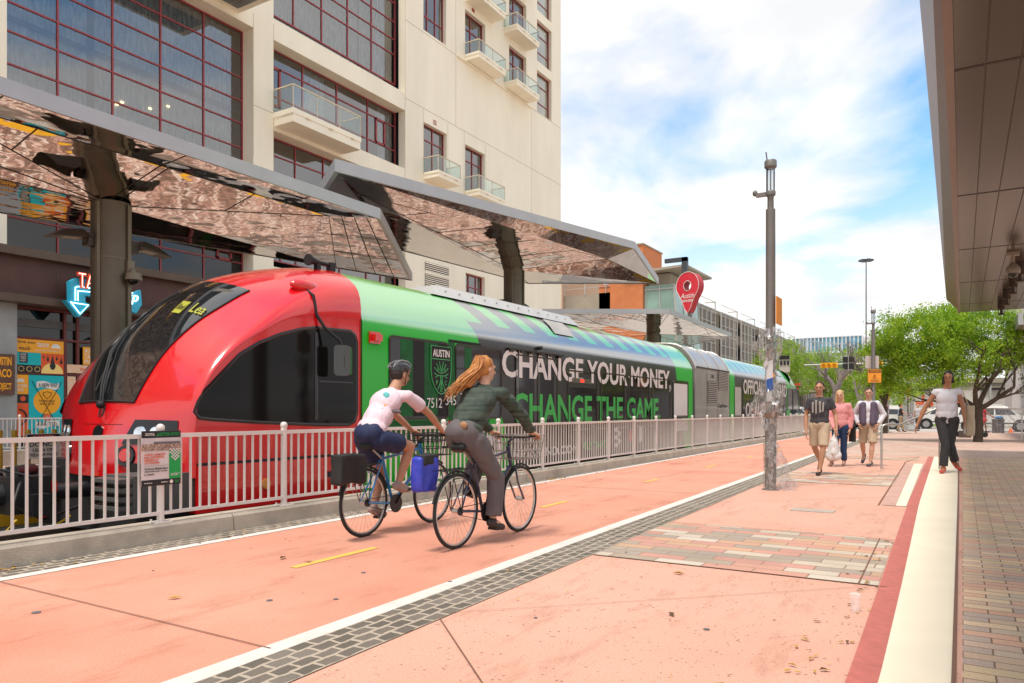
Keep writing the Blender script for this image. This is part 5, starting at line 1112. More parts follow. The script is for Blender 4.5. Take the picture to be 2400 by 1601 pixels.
# curved end bay
s = MB(); P = []
for i in range(15):
    a = i/14; P.append((-24.6+6.5*a**1.7, 138+16*a))
for x, y in P: s.box(x-.07,x+.07,y-.07,y+.07,0,14.0)
for z in (1.5,5,8.6,11.2,13.9):
    for p, q in zip(P, P[1:]): s.bar((p[0],p[1],z),(q[0],q[1],z),.08,.10)
s.build('steel_screen', wsteel, gar)
for i_, (p, q) in enumerate(zip(P, P[1:])):
    m_ = MB(); m_.poly([(p[0]-.1,p[1],1),(q[0]-.1,q[1],1),(q[0]-.1,q[1],10.8),(p[0]-.1,p[1],10.8)]); m_.build('mesh_sheet', mesh_m, gar)
k = MB(); k.box(-32,-27.2,70.0,72.5,0,14.2); k.box(-30.5,-27.0,69.4,74.8,0,17.7); k.build('brick_core', brickor, gar); k = MB(); k.box(-30.6,-26.9,69.3,74.9,17.7,17.82); k.build('coping', conc2, gar)
k = MB(); k.add([(-29,69,14.7),(-22.5,69,15.05),(-22.5,77.5,15.05),(-29,77.5,14.7),(-29,69,15.0),(-22.5,69,15.25),(-22.5,77.5,15.25),(-29,77.5,15.0)], [(0,3,2,1),(4,5,6,7),(0,1,5,4),(1,2,6,5),(2,3,7,6),(3,0,4,7)]); k.box(-26.8,-24.6,70.5,76,13.2,14.8); k.build('flat_roof', conc2, gar)
k = MB(); k.box(-22.9,-22.4,68.9,69.4,14.3,15.9); k.box(-24.6,-22.4,68.9,69.2,15.5,15.9); k.build('fin', mat('fin_dark', (.05,.055,.07), .5), gar)
tg = mat('tower_glass', (.25,.40,.35), .12, var=.25, scale=.5, spec=.8); k = MB()
k.add([(-28.2,69.8,0),(-23.0,69.8,0),(-23.0,77.3,0),(-28.2,77.3,0),(-28.2,69.8,13.6),(-24.0,69.8,13.6),(-24.0,77.3,13.6),(-28.2,77.3,13.6)], [(0,1,5,4),(1,2,6,5),(2,3,7,6),(3,0,4,7),(4,5,6,7)]); k.build('stair_glass', tg, gar)
k = MB()
for f in (0,.33,.66,1): k.bar((-28.2+5.2*f,69.76,0),(-28.2+4.2*f,69.76,13.6),.13,.08)
for f in (0,.33,.66,1): k.bar((-22.96,69.8+7.5*f,0),(-23.96,69.8+7.5*f,13.6),.13,.08)
for z in (2,4.2,6.4,8.6,10.8,13.2): xx = -23-z/13.6; k.bar((-28.2,69.75,z),(xx,69.75,z),.08,.10); k.bar((xx+.05,69.8,z),(xx+.05,77.3,z),.08,.10)
k.build('glazing_bars', wsteel, gar)
k = MB(); 
for i in range(4): k.cyl((-36+i*2.4,69.95,13.3),(-36+i*2.4,69.95,14.6),.06,n=6)
k.bar((-36,69.95,14.6),(-28.8,69.95,14.6),.08,.08); k.bar((-36,69.95,14.0),(-28.8,69.95,14.0),.05,.05); k.build('roof_rail', wsteel, gar)
k = MB(); k.box(-44,-36,69.5,80,0,17); k.build('tan_block', mat('tan_render', (.60,.42,.30), .8), gar)
pin = thing('map_pin_sign', 'giant red map-pin sign with white script lettering above the far canopy', 'sign', (-19,58.6,0))
redpin = mat('pin_red', (.62,.02,.045), .4, var=.08, coat=.4); redpin2 = mat('pin_red_side', (.45,.015,.03), .5)
pd = Vector((math.cos(R(-12)), math.sin(R(-12)), 0)); pn = Vector((pd.y, -pd.x, 0)); pc = Vector((-19.0,58.6,11.35)); rad = 1.02
def pinp(u_, v, d): return pc + pd*u_ + Vector((0,0,v)) + pn*d
out_ = [(rad*math.cos(R(a)), rad*math.sin(R(a))*1.1) for a in range(-25, 206, 7)] + [(-.55,-1.1),(-.12,-2.2),(.12,-2.2),(.55,-1.1)]
inn_ = [(.34*math.cos(R(a)), .40*math.sin(R(a))) for a in range(0, 360, 15)]
def ringface(mb, d, flip):
    # connect outer to inner with a fan of quads by angle
    no = 48; O, I = [], []
    for i in range(no):
        a = 2*math.pi*i/no; c_, s_ = math.cos(a), math.sin(a)
        lo_, hi_ = 0, 4
        # outline radius along angle
        best = None
        for j in range(len(out_)):
            p, q = Vector(out_[j]), Vector(out_[(j+1) % len(out_)]); e = q-p; den = c_*e.y-s_*e.x
            if abs(den) < 1e-9: continue
            t = (p.x*e.y-p.y*e.x)/den; u_ = (p.x*s_-p.y*c_)/den
            if t > 0 and -1e-6 <= u_ <= 1+1e-6: best = t if best is None else max(best, t)
        O.append(pinp(best*c_, best*s_, d)); I.append(pinp(.34*c_, .40*s_, d))
    n_ = no; mb.add(O+I, [(i,(i+1)%n_,n_+(i+1)%n_,n_+i) if not flip else (i,n_+i,n_+(i+1)%n_,(i+1)%n_) for i in range(n_)])
    return O, I
k = MB(); O1, I1 = ringface(k, .0, True); k2 = MB(); O2, I2 = ringface(k2, -.85, False)
k.build('front_face', redpin, pin); k2.build('rear_face', redpin, pin)
k = MB(); n_ = len(O1); k.add(O1+O2, [(i,(i+1)%n_,n_+(i+1)%n_,n_+i) for i in range(n_)]); k.add(I1+I2, [(i,n_+i,n_+(i+1)%n_,(i+1)%n_) for i in range(n_)]); k.build('side', redpin2, pin)
k = MB(); k.tube([p+pn*.01 for p in O1], .022, 4, closed=True); k.tube([p+pn*.01 for p in I1], .022, 4, closed=True); a = pinp(-.62,-1.0,.01); lettering(k,'Austin',a,1.25,.42,pd,(0,0,1),shear=.35,depth=.01); a = pinp(-.48,-1.32,.01); lettering(k,'VISITOR CENTER',a,.98,.20,pd,(0,0,1),bold=.02,depth=.01); k.build('lettering', pwht, pin)
k = MB(); p_ = pinp(0,-2.2,-.4); k.cyl((p_.x,p_.y,0),(p_.x,p_.y,9.2),.18,n=12); k.build('post', pole_m, pin)

# ================================================================== far buildings
def cam_pt(u, v, t):
    xx = (u-1200)/1740; A_ = math.atan(1056/1740); return (t*(-math.sin(A_)+xx*math.cos(A_)), t*(math.cos(A_)+xx*math.sin(A_)), 1.25+t*(963-v)/1740)
og = mat('office_glass', (.10,.26,.36), .08, var=.8, scale=.55, stretch=(1,1,.5), spec=.9, detail=8)
off_b = thing('office_building', 'blue glass office block with white mullions far down the street', 'building', (-27,196,0)); f0 = -36.6; f1 = -20.6
k = MB(); k.box(f0,f1,196,225,8,19.4); k.build('glass_front', og, off_b); k = MB(); k.box(f0-1,f1+5,196.5,225,0,8.0); k.box(f1,f1+5.5,196.5,225,8,19.0); k.build('white_block', mat('office_white', (.66,.64,.64), .6, var=.04), off_b)
k = MB()
for i in range(19): xx = f0+(f1-f0)*i/18; k.box(xx-.10,xx+.10,195.85,196,8,19.5)
for z in (8.1,11.8,15.6,19.4): k.box(f0,f1,195.8,196,z-.12,z+.12)
for i in range(5): k.box(f1+.8+i,f1+.9+i,196.3,196.5,8,18.5)
k.build('mullions', mat('office_mullion', (.72,.74,.75), .5), off_b)
mid = thing('apartment_block', 'peach apartment block with orange panels and grey upper floors behind the signals', 'building', (-22,150,0))
k = MB(); k.box(-26.5,-12.5,150,170,0,8.6); k.build('peach_wall', mat('peach_wall', (.68,.46,.35), .8, var=.05), mid); k = MB(); k.box(-30,-10,150.5,175,8.6,12.2); k.build('grey_floors', mat('grey_clad', (.48,.49,.52), .7, var=.08), mid)
wd = mat('far_window', (.10,.14,.17), .2, var=.3, scale=.5); orp = mat('orange_panel', (.62,.18,.05), .7)
for r_ in range(4):
    for c_ in range(5):
        x0 = -25.2+c_*2.6; z0 = 1.0+r_*2.5; w_ = MB(); yy = 149.95 if z0 < 8.4 else 150.45
        if z0 > 8: z0 = 9.2
        w_.box(x0,x0+1.0,yy-.05,yy+.1,z0,z0+1.4); w_.build('window', wd, mid)
        if z0 < 8: w_ = MB(); w_.box(x0+1.0,x0+1.5,yy-.03,yy+.1,z0-.1,z0+1.5); w_.build('orange_panel', orp, mid)
hwy = thing('highway_bridge', 'grey concrete highway deck crossing behind the trees', 'bridge', (0,128,0))
k = MB(); k.box(-35,70,128,140,4.3,5.3); k.box(-35,70,127.8,128,5.3,6.0); k.build('deck', conc2, hwy)
for x in (-30,-16,-2.5,12,27,42): k = MB(); k.box(x-.6,x+.6,130,138,0,4.3); k.build('pier', conc2, hwy)
k = MB(); k.box(-9,-5.5,120,126,3.4,8.0); k.build('grey_block', mat('block_grey', (.26,.24,.22), .8, var=.15), hwy)
bw = thing('roadside_wall', 'pale low building with dark eaves and red painted shapes under the highway', 'building', (-3,118,0)); k = MB(); k.box(-14,14,117,124,0,4.0); k.build('wall', mat('wall_pale', (.52,.48,.45), .8, var=.15, scale=.6), bw); k = MB(); k.box(-14,-3,116.6,124,4.0,4.3); k.box(2,12,116.6,124,4.0,4.3); k.build('eaves', black_rub, bw)
k = MB()
for i, (dx_, w_, h_) in enumerate([(0,.25,1.2),(.5,.9,.35),(1.1,.25,1.2),(1.6,.7,.3),(1.9,.25,1.2),(2.5,.6,.9),(3.3,.6,1.1),(4.1,.5,1.0)]): k.box(-6.2+dx_*1.3,-6.2+dx_*1.3+w_,116.95,117,1.9+(i%3)*.2,1.9+(i%3)*.2+h_)
k.build('painted_shapes', rede, bw)
k = MB()
for i in range(26): xx = -10+i*.83; k.box(xx,xx+.4+.3*(i%3),116.6,116.8,0,.5+.5*((i*7)%5)/5)
k.build('planters', mat('clutter', (.30,.22,.18), .7, c2=(.55,.5,.45), scale=2), bw)
apt = thing('apartment_building', 'grey apartment building with stacked balconies behind the right-hand trees', 'building', (14,100,0)); ag = mat('apt_grey', (.45,.41,.40), .8, var=.05); ad_ = mat('apt_dark', (.17,.165,.17), .7)
k = MB(); k.box(4.5,16,95,110,-.1,17); k.build('wall', ag, apt); k = MB(); k.box(11.5,40,94.5,110,-.1,15); k.build('dark_wall', ad_, apt)
for z in (.8,3.9,7.0,10.1):
    w_ = MB(); w_.box(5.6,8.6,94.9,95.1,z,z+2.2); w_.build('window', mat('apt_window', (.20,.30,.30), .15, var=.3), apt); w_ = MB(); w_.box(5.2,9.0,93.6,95,z-.45,z-.2); b_ = w_.build('balcony', ad_, apt); w_ = MB()
    for i in range(20): w_.box(5.25+i*.195,5.28+i*.195,93.62,93.65,z-.2,z+.85)
    w_.box(5.2,9,93.6,93.66,z+.85,z+.92); w_.build('railing', ad_, b_)
    w_ = MB(); w_.box(10.3,11.0,94.9,95.1,z+.2,z+1.9); w_.build('window', ad_, apt); w_ = MB(); w_.box(13,17,94.3,94.5,z,z+2); w_.build('window', MATS['apt_window'], apt)

# ================================================================== trees
bark = mat('bark', (.07,.05,.035), .9, var=.25, scale=12, bump=.6, bscale=25); 
def leafmat(name, a, b_, c_):
    m = bpy.data.materials.new(name); m.use_nodes = True; nd, lk = m.node_tree.nodes, m.node_tree.links; b = nd['Principled BSDF']; b.inputs['Roughness'].default_value = .55
    t = nd.new('ShaderNodeTexCoord'); n = nd.new('ShaderNodeTexNoise'); n.inputs['Scale'].default_value = 2.6; n.inputs['Detail'].default_value = 6; lk.new(t.outputs['Object'], n.inputs['Vector'])
    r = nd.new('ShaderNodeValToRGB'); r.color_ramp.elements[0].position = .33; r.color_ramp.elements[0].color = a+(1,); r.color_ramp.elements[1].position = .67; r.color_ramp.elements[1].color = c_+(1,); e = r.color_ramp.elements.new(.5); e.color = b_+(1,)
    lk.new(n.outputs[0], r.inputs[0]); lk.new(r.outputs[0], b.inputs['Base Color'])
    tl = nd.new('ShaderNodeBsdfTranslucent'); lk.new(r.outputs[0], tl.inputs[0]); mx_ = nd.new('ShaderNodeMixShader'); mx_.inputs[0].default_value = .45; lk.new(b.outputs[0], mx_.inputs[1]); lk.new(tl.outputs[0], mx_.inputs[2]); lk.new(mx_.outputs[0], nd['Material Output'].inputs[0])
    MATS[name] = m; return m
leafA = leafmat('leaf_bright', (.10,.20,.010), (.26,.45,.018), (.48,.62,.04)); leafB = leafmat('leaf_lime', (.14,.24,.02), (.26,.42,.03), (.40,.52,.05)); leafC = leafmat('leaf_olive', (.07,.10,.02), (.14,.17,.03), (.22,.26,.05))
def tree(name, label, base, trunks, crown, nleaf, lsz, lm, seed, group=None, fork=1.4, r0=.17, bare=False, gap=.0):
    """crown: list of (centre, radii) lobes"""
    rg = random.Random(seed); t = thing(name, label, 'tree', base, group); B = Vector(base)
    tr = MB(); k0 = B+Vector((0,0,fork)); tr.tube([B-Vector((0,0,.1)), B+Vector((.0,0,.05)), B+Vector((.02,0,fork*.5)), k0], [r0*1.25,r0*1.05,r0*.95,r0*.98], 10)
    tips = []
    def grow(p, d, ln, r, dep):
        pts = [p]; q = p.copy(); dd = d.copy(); n = 4
        for i in range(n): dd = (dd+Vector((rg.uniform(-.22,.22),rg.uniform(-.22,.22),rg.uniform(-.1,.16)))).normalized(); q = q+dd*(ln/n); pts.append(q.copy())
        tr.tube(pts, [r*(1-.42*i/n) for i in range(n+1)], 6 if dep > 1 else 8)
        if dep >= (4 if not bare else 5): tips.append(q); return
        tips.append(q)
        for _ in range(3 if dep < 3 else 2):
            e = (dd+Vector((rg.uniform(-.9,.9),rg.uniform(-.9,.9),rg.uniform(-.35,.55)))).normalized(); grow(pts[rg.choice([2,3,4])], e, ln*rg.uniform(.55,.8), r*.5, dep+1)
    for d, ln in trunks: grow(k0-Vector((0,0,.05)), Vector(d).normalized(), ln, r0*.62, 1)
    tr.build('trunk', bark if not bare else mat('bark_grey', (.22,.18,.17), .9, var=.2, scale=6), t, smooth=True)
    if bare: return t
    lf = MB(); cen = []
    tot = sum(r[0]*r[1]*r[2] for _, r in crown)
    for c, r in crown:
        nc = max(6, int(230*(r[0]*r[1]*r[2]/tot)))
        for _ in range(nc):
            while True:
                p = Vector((rg.uniform(-1,1),rg.uniform(-1,1),rg.uniform(-1,1)))
                if .25 < p.length < 1.0 and rg.random() < .25+p.length*.8: break
            q = Vector((c[0]+p.x*r[0], c[1]+p.y*r[1], c[2]+p.z*r[2]))
            cen.append((q, rg.uniform(.55,1.35)))
    for q, s_ in cen:
        for _ in range(int(nleaf/len(cen)*s_)):
            o_ = Vector((rg.gauss(0,.17),rg.gauss(0,.17),rg.gauss(0,.11)))*s_*(tot**(1/3))*.95/ (1.6)
            c = q+o_; a = Vector((rg.gauss(0,1),rg.gauss(0,1),rg.gauss(0,.7))).normalized(); b_ = a.orthogonal().normalized(); b_ = (Matrix.Rotation(rg.uniform(0,6.3),3,a) @ b_); l_ = lsz*rg.uniform(.7,1.4); w_ = a.cross(b_)
            lf.add([c-b_*l_, c+w_*l_*.45, c+b_*l_, c-w_*l_*.45], [(0,1,2,3)])
    lf.build('crown', lm, t); return t
tb = (.53,35.2,0)
tree('plaza_tree', 'bright green spreading tree on the plaza just beyond the walking woman', tb, [((-.75,.1,.75),1.5),((-.25,-.4,1),1.7),((.35,.2,1),1.7),((.9,0,.7),1.5),((-.9,.3,.35),1.7)],
     [((-1.5,34.6,4.3),(1.7,1.6,1.1)),((-.3,35.6,4.9),(1.3,1.4,.85)),((1.2,35.9,4.4),(1.1,1.3,1.0)),((-2.7,34.8,3.4),(1.2,1.2,.75)),((-.6,35,3.4),(2.2,1.5,.8)),((1.7,36,3.6),(.7,1,.9)),((-2.6,35.5,2.6),(1.1,1,.5)),((-.9,34.2,2.65),(1.2,1,.4))], 75000, .045, leafA, 3, fork=1.35, r0=.17)
tree('plaza_tree', 'olive green tree at the right edge behind the see-through railing', (4.6,48,0), [((-.6,.2,.8),2.0),((.4,.2,1),2.2),((.9,0,.5),2.0)], [((4.0,47.5,2.8),(1.3,1.5,.9)),((5.6,48,3.1),(1.7,1.6,1.0)),((4.4,47,2.1),(1.4,1.2,.5)),((6.8,48,2.7),(1.4,1.5,1.0))], 24000, .05, leafC, 5, fork=1.6, r0=.18)
for i, (bx, by, cr, nl, lm, lb) in enumerate([
    ((-13.2,66,-.1), 0, [((-13.2,66,5.4),(2.3,2.2,1.9)),((-14.3,66,4.0),(1.8,2,1.4)),((-12,66,3.9),(1.7,2,1.5))], 9000, leafB, 'lime green tree behind the rear green car, left of the wrapped post'),
    ((-9.9,70,-.1), 0, [((-9.6,70,4.9),(2.4,2.2,1.9)),((-8.2,70,3.4),(2.2,2,1.7)),((-11.2,70,4.9),(1.9,2,1.7)),((-8.8,70,1.8),(2.3,2,1.3))], 12000, leafB, 'lime green tree beyond the train, right of the wrapped post'),
    ((-7.3,76,-.1), 0, [((-7.3,76,4.2),(2.0,2.2,1.8)),((-6.2,76,2.6),(1.7,2,1.6)),((-8.4,76,2.4),(1.8,2,1.7))], 8000, leafA, 'deep green tree beyond the train, beside the peach apartment block'),
    ((-3.7,46,0), 0, [((-3.4,46,2.9),(1.0,1.0,.9)),((-2.7,46,2.3),(.9,.9,.7)),((-4.2,46,2.2),(.7,.8,.6))], 4000, leafA, 'small green tree just behind the orange caution sign')]):
    tree('street_tree', lb, bx, [((-.5,.2,.9),1.9),((.4,-.2,1),1.9),((.1,.4,.9),1.6)], cr, nl, .085 if nl > 5000 else .06, lm, 20+i, 'trees beyond the end of the train', fork=1.5, r0=.15)
tree('bare_tree', 'leafless grey tree between the yellow traffic signals', (-6.6,62,-.1), [((-.4,.2,1),2.0),((.5,-.2,1),2.0),((.1,.4,1),1.9),((.8,.1,.6),1.7)], [], 0, 0, None, 41, fork=2.0, r0=.2, bare=True)
tree('bare_tree', 'second leafless tree with a thick brown trunk left of the first', (-8.9,66,-.1), [((-.3,.2,1),2.2),((.2,-.2,1),2.3),((.5,.4,1),2.0)], [], 0, 0, None, 44, fork=2.8, r0=.35, bare=True)
gr = MB(); gr.box(-2.8,4,68.4,80,.02,.06); tag(gr.build('grass', mat('grass_green', (.10,.22,.02), .9, var=.3, scale=6)), kind='structure')

# ================================================================== traffic signals
sy = mat('signal_yellow', (.80,.42,.01), .45, var=.05); gal = mat('galvanised', (.40,.39,.38), .4, .5)
ms = thing('signal_mast', 'galvanised traffic signal mast with a long arm over the cross street', 'signal mast', (-2.75,53.3,-.1)); x, y = -2.75, 53.3
k = MB(); k.cyl((x,y,.3),(x,y,4.9),.15,.11,n=12); k.build('pole', gal, ms, smooth=True); k = MB(); k.lathe((x,y,-.1),[(.32,0),(.30,.18),(.2,.4),(.16,.5)],12); k.build('base', gal, ms); k = MB(); k.cyl((x,y,4.3),(-9.2,y,4.35),.08,.045,n=10); k.build('arm', gal, ms, smooth=True)
k = MB(); k.cyl((x,y,.5),(x,y,1.1),.156,n=14); k.build('stickers', mat('sticker_mix', (.03,.03,.12), .5, c2=(.6,.5,.5), scale=14, detail=1), ms)
def sig(x, z, label, horiz, lit=None, y=53.3, s=1.0):
    t = thing('traffic_signal', label, 'traffic signal', (x,y,z)); k = MB()
    if horiz: k.box(x-.52*s,x+.52*s,y-.1,y+.12,z-.17*s,z+.17*s); 
    else: k.box(x-.16*s,x+.16*s,y-.1,y+.12,z-.45*s,z+.45*s)
    k.build('housing', sy, t); k = MB()
    for i in (-1,0,1):
        cx, cz = (x+i*.33*s, z) if horiz else (x, z+i*.29*s); k.cyl((cx,y-.1,cz),(cx,y-.22,cz),.115*s,n=12,caps=False)
    k.build('visors', sy if horiz else black_rub, t)
    if lit is not None:
        cz = z+lit*.29*s; k = MB(); k.cyl((x,y-.105,cz),(x,y-.12,cz),.10*s,n=14); k.build('lens', mat('signal_red', (1,.05,.02), .4, emit=3.5, var=0), t)
    return t
sig(-7.6,4.28,'yellow horizontal traffic signal at the left end of the arm',True); sig(-4.9,4.32,'yellow horizontal traffic signal on the arm nearer the pole',True); sig(-4.4,3.55,'upright yellow traffic signal with its red lamp lit',False,-1); sig(-2.95,2.5,'yellow pedestrian signal fixed to the mast pole',False,None,53.0,.75)
k = thing('street_sign_back', 'four black sign backs clamped to the signal arm between two yellow signals', 'sign', (-6.4,53.1,4.3)); q = MB()
for a, b_ in [(-6.75,4.42),(-6.38,4.42),(-6.75,3.98),(-6.38,3.98)]: q.box(a,a+.33,53.1,53.14,b_,b_+.38)
q.build('panel', black_rub, k); q = MB(); q.cyl((-6.40,53.08,3.85),(-6.40,53.08,5.0),.03,n=8); q.build('clamp_post', gal, k)
far_s = thing('traffic_signal', 'small dark signal with a green lamp above a red one, far across the street', 'traffic signal', (-4.2,72,2)); q = MB(); q.cyl((-4.0,72,-.1),(-4.0,72,3.6),.05,n=8); q.build('post', black_rub, far_s); q = MB(); q.box(-4.35,-4.0,71.9,72.1,2.9,3.8); q.box(-4.35,-4.0,71.9,72.1,2.0,2.8); q.build('housing', black_rub, far_s)
q = MB(); q.cyl((-4.2,71.9,3.55),(-4.2,71.85,3.55),.16,n=12); q.build('lens', mat('signal_green', (.02,.75,.4), .4, emit=2, var=0), far_s); q = MB(); q.cyl((-4.2,71.9,2.25),(-4.2,71.85,2.25),.16,n=12); q.build('lens', MATS['signal_red'], far_s)
for i, (x, y, h, lb) in enumerate([(-3.75,48.5,3.2,'short post plastered with stickers beside the white car'),(-3.4,58,4.4,'tall plain grey pole behind the sticker-covered post')]):
    t = thing('street_pole', lb, 'pole', (x,y,0)); q = MB(); q.cyl((x,y,0),(x,y,h if i else 1.9),.08 if i == 0 else .13,n=10); q.build('shaft', gal, t, smooth=True)
    if i == 0: q = MB(); q.cyl((x,y,1.0),(x,y,1.7),.084,n=10); q.build('stickers', MATS['sticker_mix'], t); q = MB(); q.box(x-.22,x+.22,y-.2,y+.2,0,.03); q.build('base_plate', gal, t); q = MB(); q.ell((x,y,2.0),(.11,.11,.1)); q.build('yellow_knob', sy, t)
for i, (x, y, sgn) in enumerate([(-8.3,82,1),(-7.5,90,1)]):
    t = thing('street_lamp', ['pale curved-arm street lamp behind the leafless tree','second curved-arm street lamp, slightly farther off'][i], 'street lamp', (x,y,0)); q = MB(); q.cyl((x,y,0),(x,y,4.0),.08,n=8); q.tube([(x,y,4.0),(x+.3,y,4.5),(x+1.2,y,4.9),(x+2.6,y,4.95)], .05, 6); q.build('pole', wsteel, t, smooth=True); q = MB(); q.ell((x+2.8,y,4.93),(.4,.15,.07)); q.build('lamp_head', wsteel, t)
t = thing('street_lamp', 'curved-arm street lamp whose head shows left of the green tree crown', 'street lamp', (2,75,0)); q = MB(); q.cyl((2,75,0),(2,75,7),.1,n=8); q.tube([(2,75,7),(1.2,75,8.2),(-1,75,9.0),(-2.6,75,8.9)], .06, 6); q.build('pole', gal, t); q = MB(); q.ell((-2.9,75,8.85),(.4,.15,.08)); q.build('lamp_head', gal, t)
t = thing('crossing_signal', 'black and white crossing signal box on the platform end beside the wrapped post', 'signal', (-6.2,44,0)); q = MB(); q.cyl((-9.2,47.5,0),(-9.2,47.5,4.0),.05,n=8); q.build('post', gal, t); q = MB(); q.box(-9.6,-9.0,47.4,47.5,3.6,4.6); q.build('panel', MATS['sign_pale'], t); q = MB(); q.box(-9.6,-9.0,47.35,47.4,4.4,4.62); 
for i in range(3): q.box(-9.55+i*.2,-9.42+i*.2,47.35,47.4,4.05,4.3)
q.build('black_bars', black_rub, t); t.location = (-9.2,47.5,0)
for c_ in t.children: c_.data.transform(Matrix.Translation(Vector((-6.2+9.2,44-47.5,0))))

# ================================================================== cars
carw = mat('car_white', (.72,.70,.68), .25, var=.02, coat=1.0); cargl = mat('car_glass', (.02,.025,.03), .05, var=0, coat=1); tyre = mat('tyre', (.02,.02,.02), .8); rim = mat('rim', (.45,.44,.43), .3, .8)
def suv(label, x, y, dirn, L=4.7, boxy=True):
    """side profile along X; dirn -1 = faces -X"""
    t = thing('parked_car', label, 'car', (x,y,-.1)); z0 = -.1; W = .92
    prof = [(-2.33,.42),(-2.30,.95),(-2.18,1.06),(-1.95,1.62),(-1.75,1.70),(.55,1.68),(.75,1.60),(1.30,1.08),(2.15,.98),(2.32,.80),(2.35,.45),(2.2,.36),(-2.2,.36)]
    X = lambda u_: x+dirn*u_*L/4.7
    def ring(yy, ins):
        out2 = []
        for u_, v in prof:
            k_ = 1-(ins*.25 if v > 1.1 else 0); out2.append((X(u_*(1-.02*ins)), yy, z0+v))
        return out2
    b_ = MB(); A = [(y-W,0),(y-W+.02,0),(y+W-.02,0),(y+W,0)]
    def sec(s): # side inset for the greenhouse
        return [(X(u_), y+s*(W-(.16 if v > 1.5 else 0)), z0+v) for u_, v in prof]
    P = sec(-1)+sec(1); n = len(prof); b_.add(P, [tuple(range(n)), tuple(range(2*n-1, n-1, -1))]+[(i,n+i,n+(i+1)%n,(i+1)%n) for i in range(n)]); b_.build('body', carw, t)
    for s in (-1, 1):
        g_ = MB(); yy0, yy1 = y+s*(W+.006), y+s*(W-.13)
        for a, c_ in [((-1.98,-1.05),(-1.83,-1.05)),((-.97,-.02),(-.97,-.02)),((.06,1.18),(.06,.78))]:
            g_.add([(X(a[0]),yy0,z0+1.10),(X(a[1]),yy0,z0+1.10),(X(c_[1]),yy1,z0+1.56),(X(c_[0]),yy1,z0+1.56)], [(0,1,2,3)])
        g_.build('side_window', cargl, t)
        q = MB(); q.box(X(-2.2),X(2.2),y+s*(W+.004),y+s*(W+.02),z0+.52,z0+.58); q.build('trim', black_rub, t); q = MB(); q.box(X(-.85),X(-.62),y+s*(W+.004),y+s*(W+.03),z0+.97,z0+1.0); q.build('door_handle', black_rub, t)
        for u_ in (-1.42, 1.42):
            q = MB(); q.cyl((X(u_),y+s*(W-.2),z0+.36),(X(u_),y+s*(W+.02),z0+.36),.36,n=24); wh = q.build('wheel', tyre, t, smooth=True); q = MB(); q.cyl((X(u_),y+s*(W),z0+.36),(X(u_),y+s*(W+.03),z0+.36),.23,n=20); q.build('rim', rim, wh, smooth=True)
            q = MB(); q.cyl((X(u_),y+s*(W-.1),z0+.38),(X(u_),y+s*(W+.006),z0+.38),.43,n=24); q.build('wheel_arch', black_rub, t)
    q = MB(); q.box(X(-1.7),X(.4),y-.70,y-.66,z0+1.72,z0+1.76); q.box(X(-1.7),X(.4),y+.66,y+.70,z0+1.72,z0+1.76); q.build('roof_rack', carw, t)
    q = MB(); q.add([(X(.80),y-.72,z0+1.58),(X(.80),y+.72,z0+1.58),(X(1.27),y+.82,z0+1.13),(X(1.27),y-.82,z0+1.13)], [(0,1,2,3)]); q.build('windscreen', cargl, t); q = MB(); q.box(X(-2.34),X(-2.36),y-.8,y+.8,z0+.7,z0+.9); q.build('rear_lamps', redl, t)
    return t
suv('white boxy estate car seen side-on behind the walkers', -5.75, 61.2, -1); suv('white car at the right edge beyond the litter bin', 1.75, 58.0, 1); 
suv('white car mostly hidden behind the sleeveless woman, at the far kerb', -1.0, 64.5, -1, 4.4); suv('pale car beyond the end of the railing, left of the walkers', -11.6, 62.5, 1, 4.5)

# ================================================================== small street things
bn = thing('litter_bin', 'grey slatted litter bin with a blue bag on top near the white car', 'litter bin', (1.72,50.2,0)); x, y = 1.72, 50.2
k = MB()
for i in range(26): a = 2*math.pi*i/26; k.obox((x+.29*math.cos(a),y+.29*math.sin(a),.38),(.045,.02,.76),rz=a+math.pi/2)
k.build('slats', mat('bin_grey', (.16,.15,.15), .5, .4), bn); k = MB(); k.cyl((x,y,.02),(x,y,.74),.27,n=20); k.build('liner', black_rub, bn); k = MB(); k.cyl((x,y,.74),(x,y,.79),.32,n=20); k.build('rim', MATS['bin_grey'], bn)
k = MB(); k.ell((x+.05,y,.86),(.22,.16,.10)); tag(k.build('blue_bag', mat('bag_blue', (.02,.20,.50), .5), smooth=True, loc=(x+.05,y,.8)), 'crumpled blue bag lying on the litter bin', 'bag')
hr = thing('handrail', 'steel ramp handrail rising behind the sleeveless woman', 'handrail', (-1.48,17.67,0)); k = MB(); k.tube([(-1.48,17.67,0),(-1.48,17.68,.86),(-1.46,17.70,.93),(-1.40,17.74,.96),(-1.14,17.9,.955),(-.51,18.2,1.28),(-.35,18.28,1.36)], .022, 10); k.build('rail', steel, hr, smooth=True); k = MB(); k.cyl((-.42,18.25,0),(-.42,18.25,1.31),.02,n=10); k.build('post', steel, hr)
gr_ = thing('see_through_railing', 'waist-high steel railing with a torn clear sheet behind the green tree', 'railing', (3,37.5,0)); k = MB(); k.bar((.55,37.5,1.33),(7,36.5,1.33),.10,.06); k.build('top_rail', steel, gr_)
for i in range(4): k = MB(); k.bar((.6+i*1.5,37.5-.23*i,0),(.6+i*1.5,37.5-.23*i,1.3),.05,.05); k.build('post', steel, gr_)
k = MB(); k.bar((2.3,37.2,1.2),(3.4,37.1,.2),.03,.03); k.bar((2.4,37.2,.3),(1.5,37.3,1.2),.03,.03); k.build('brace', steel, gr_); k = MB(); n = 20
k.grid([[(.6+i*.3, 37.45-.045*i+.04*math.sin(i*2.1+j), .3+.33*j) for i in range(n)] for j in range(4)]); k.build('clear_sheet', film_p, gr_, smooth=True)
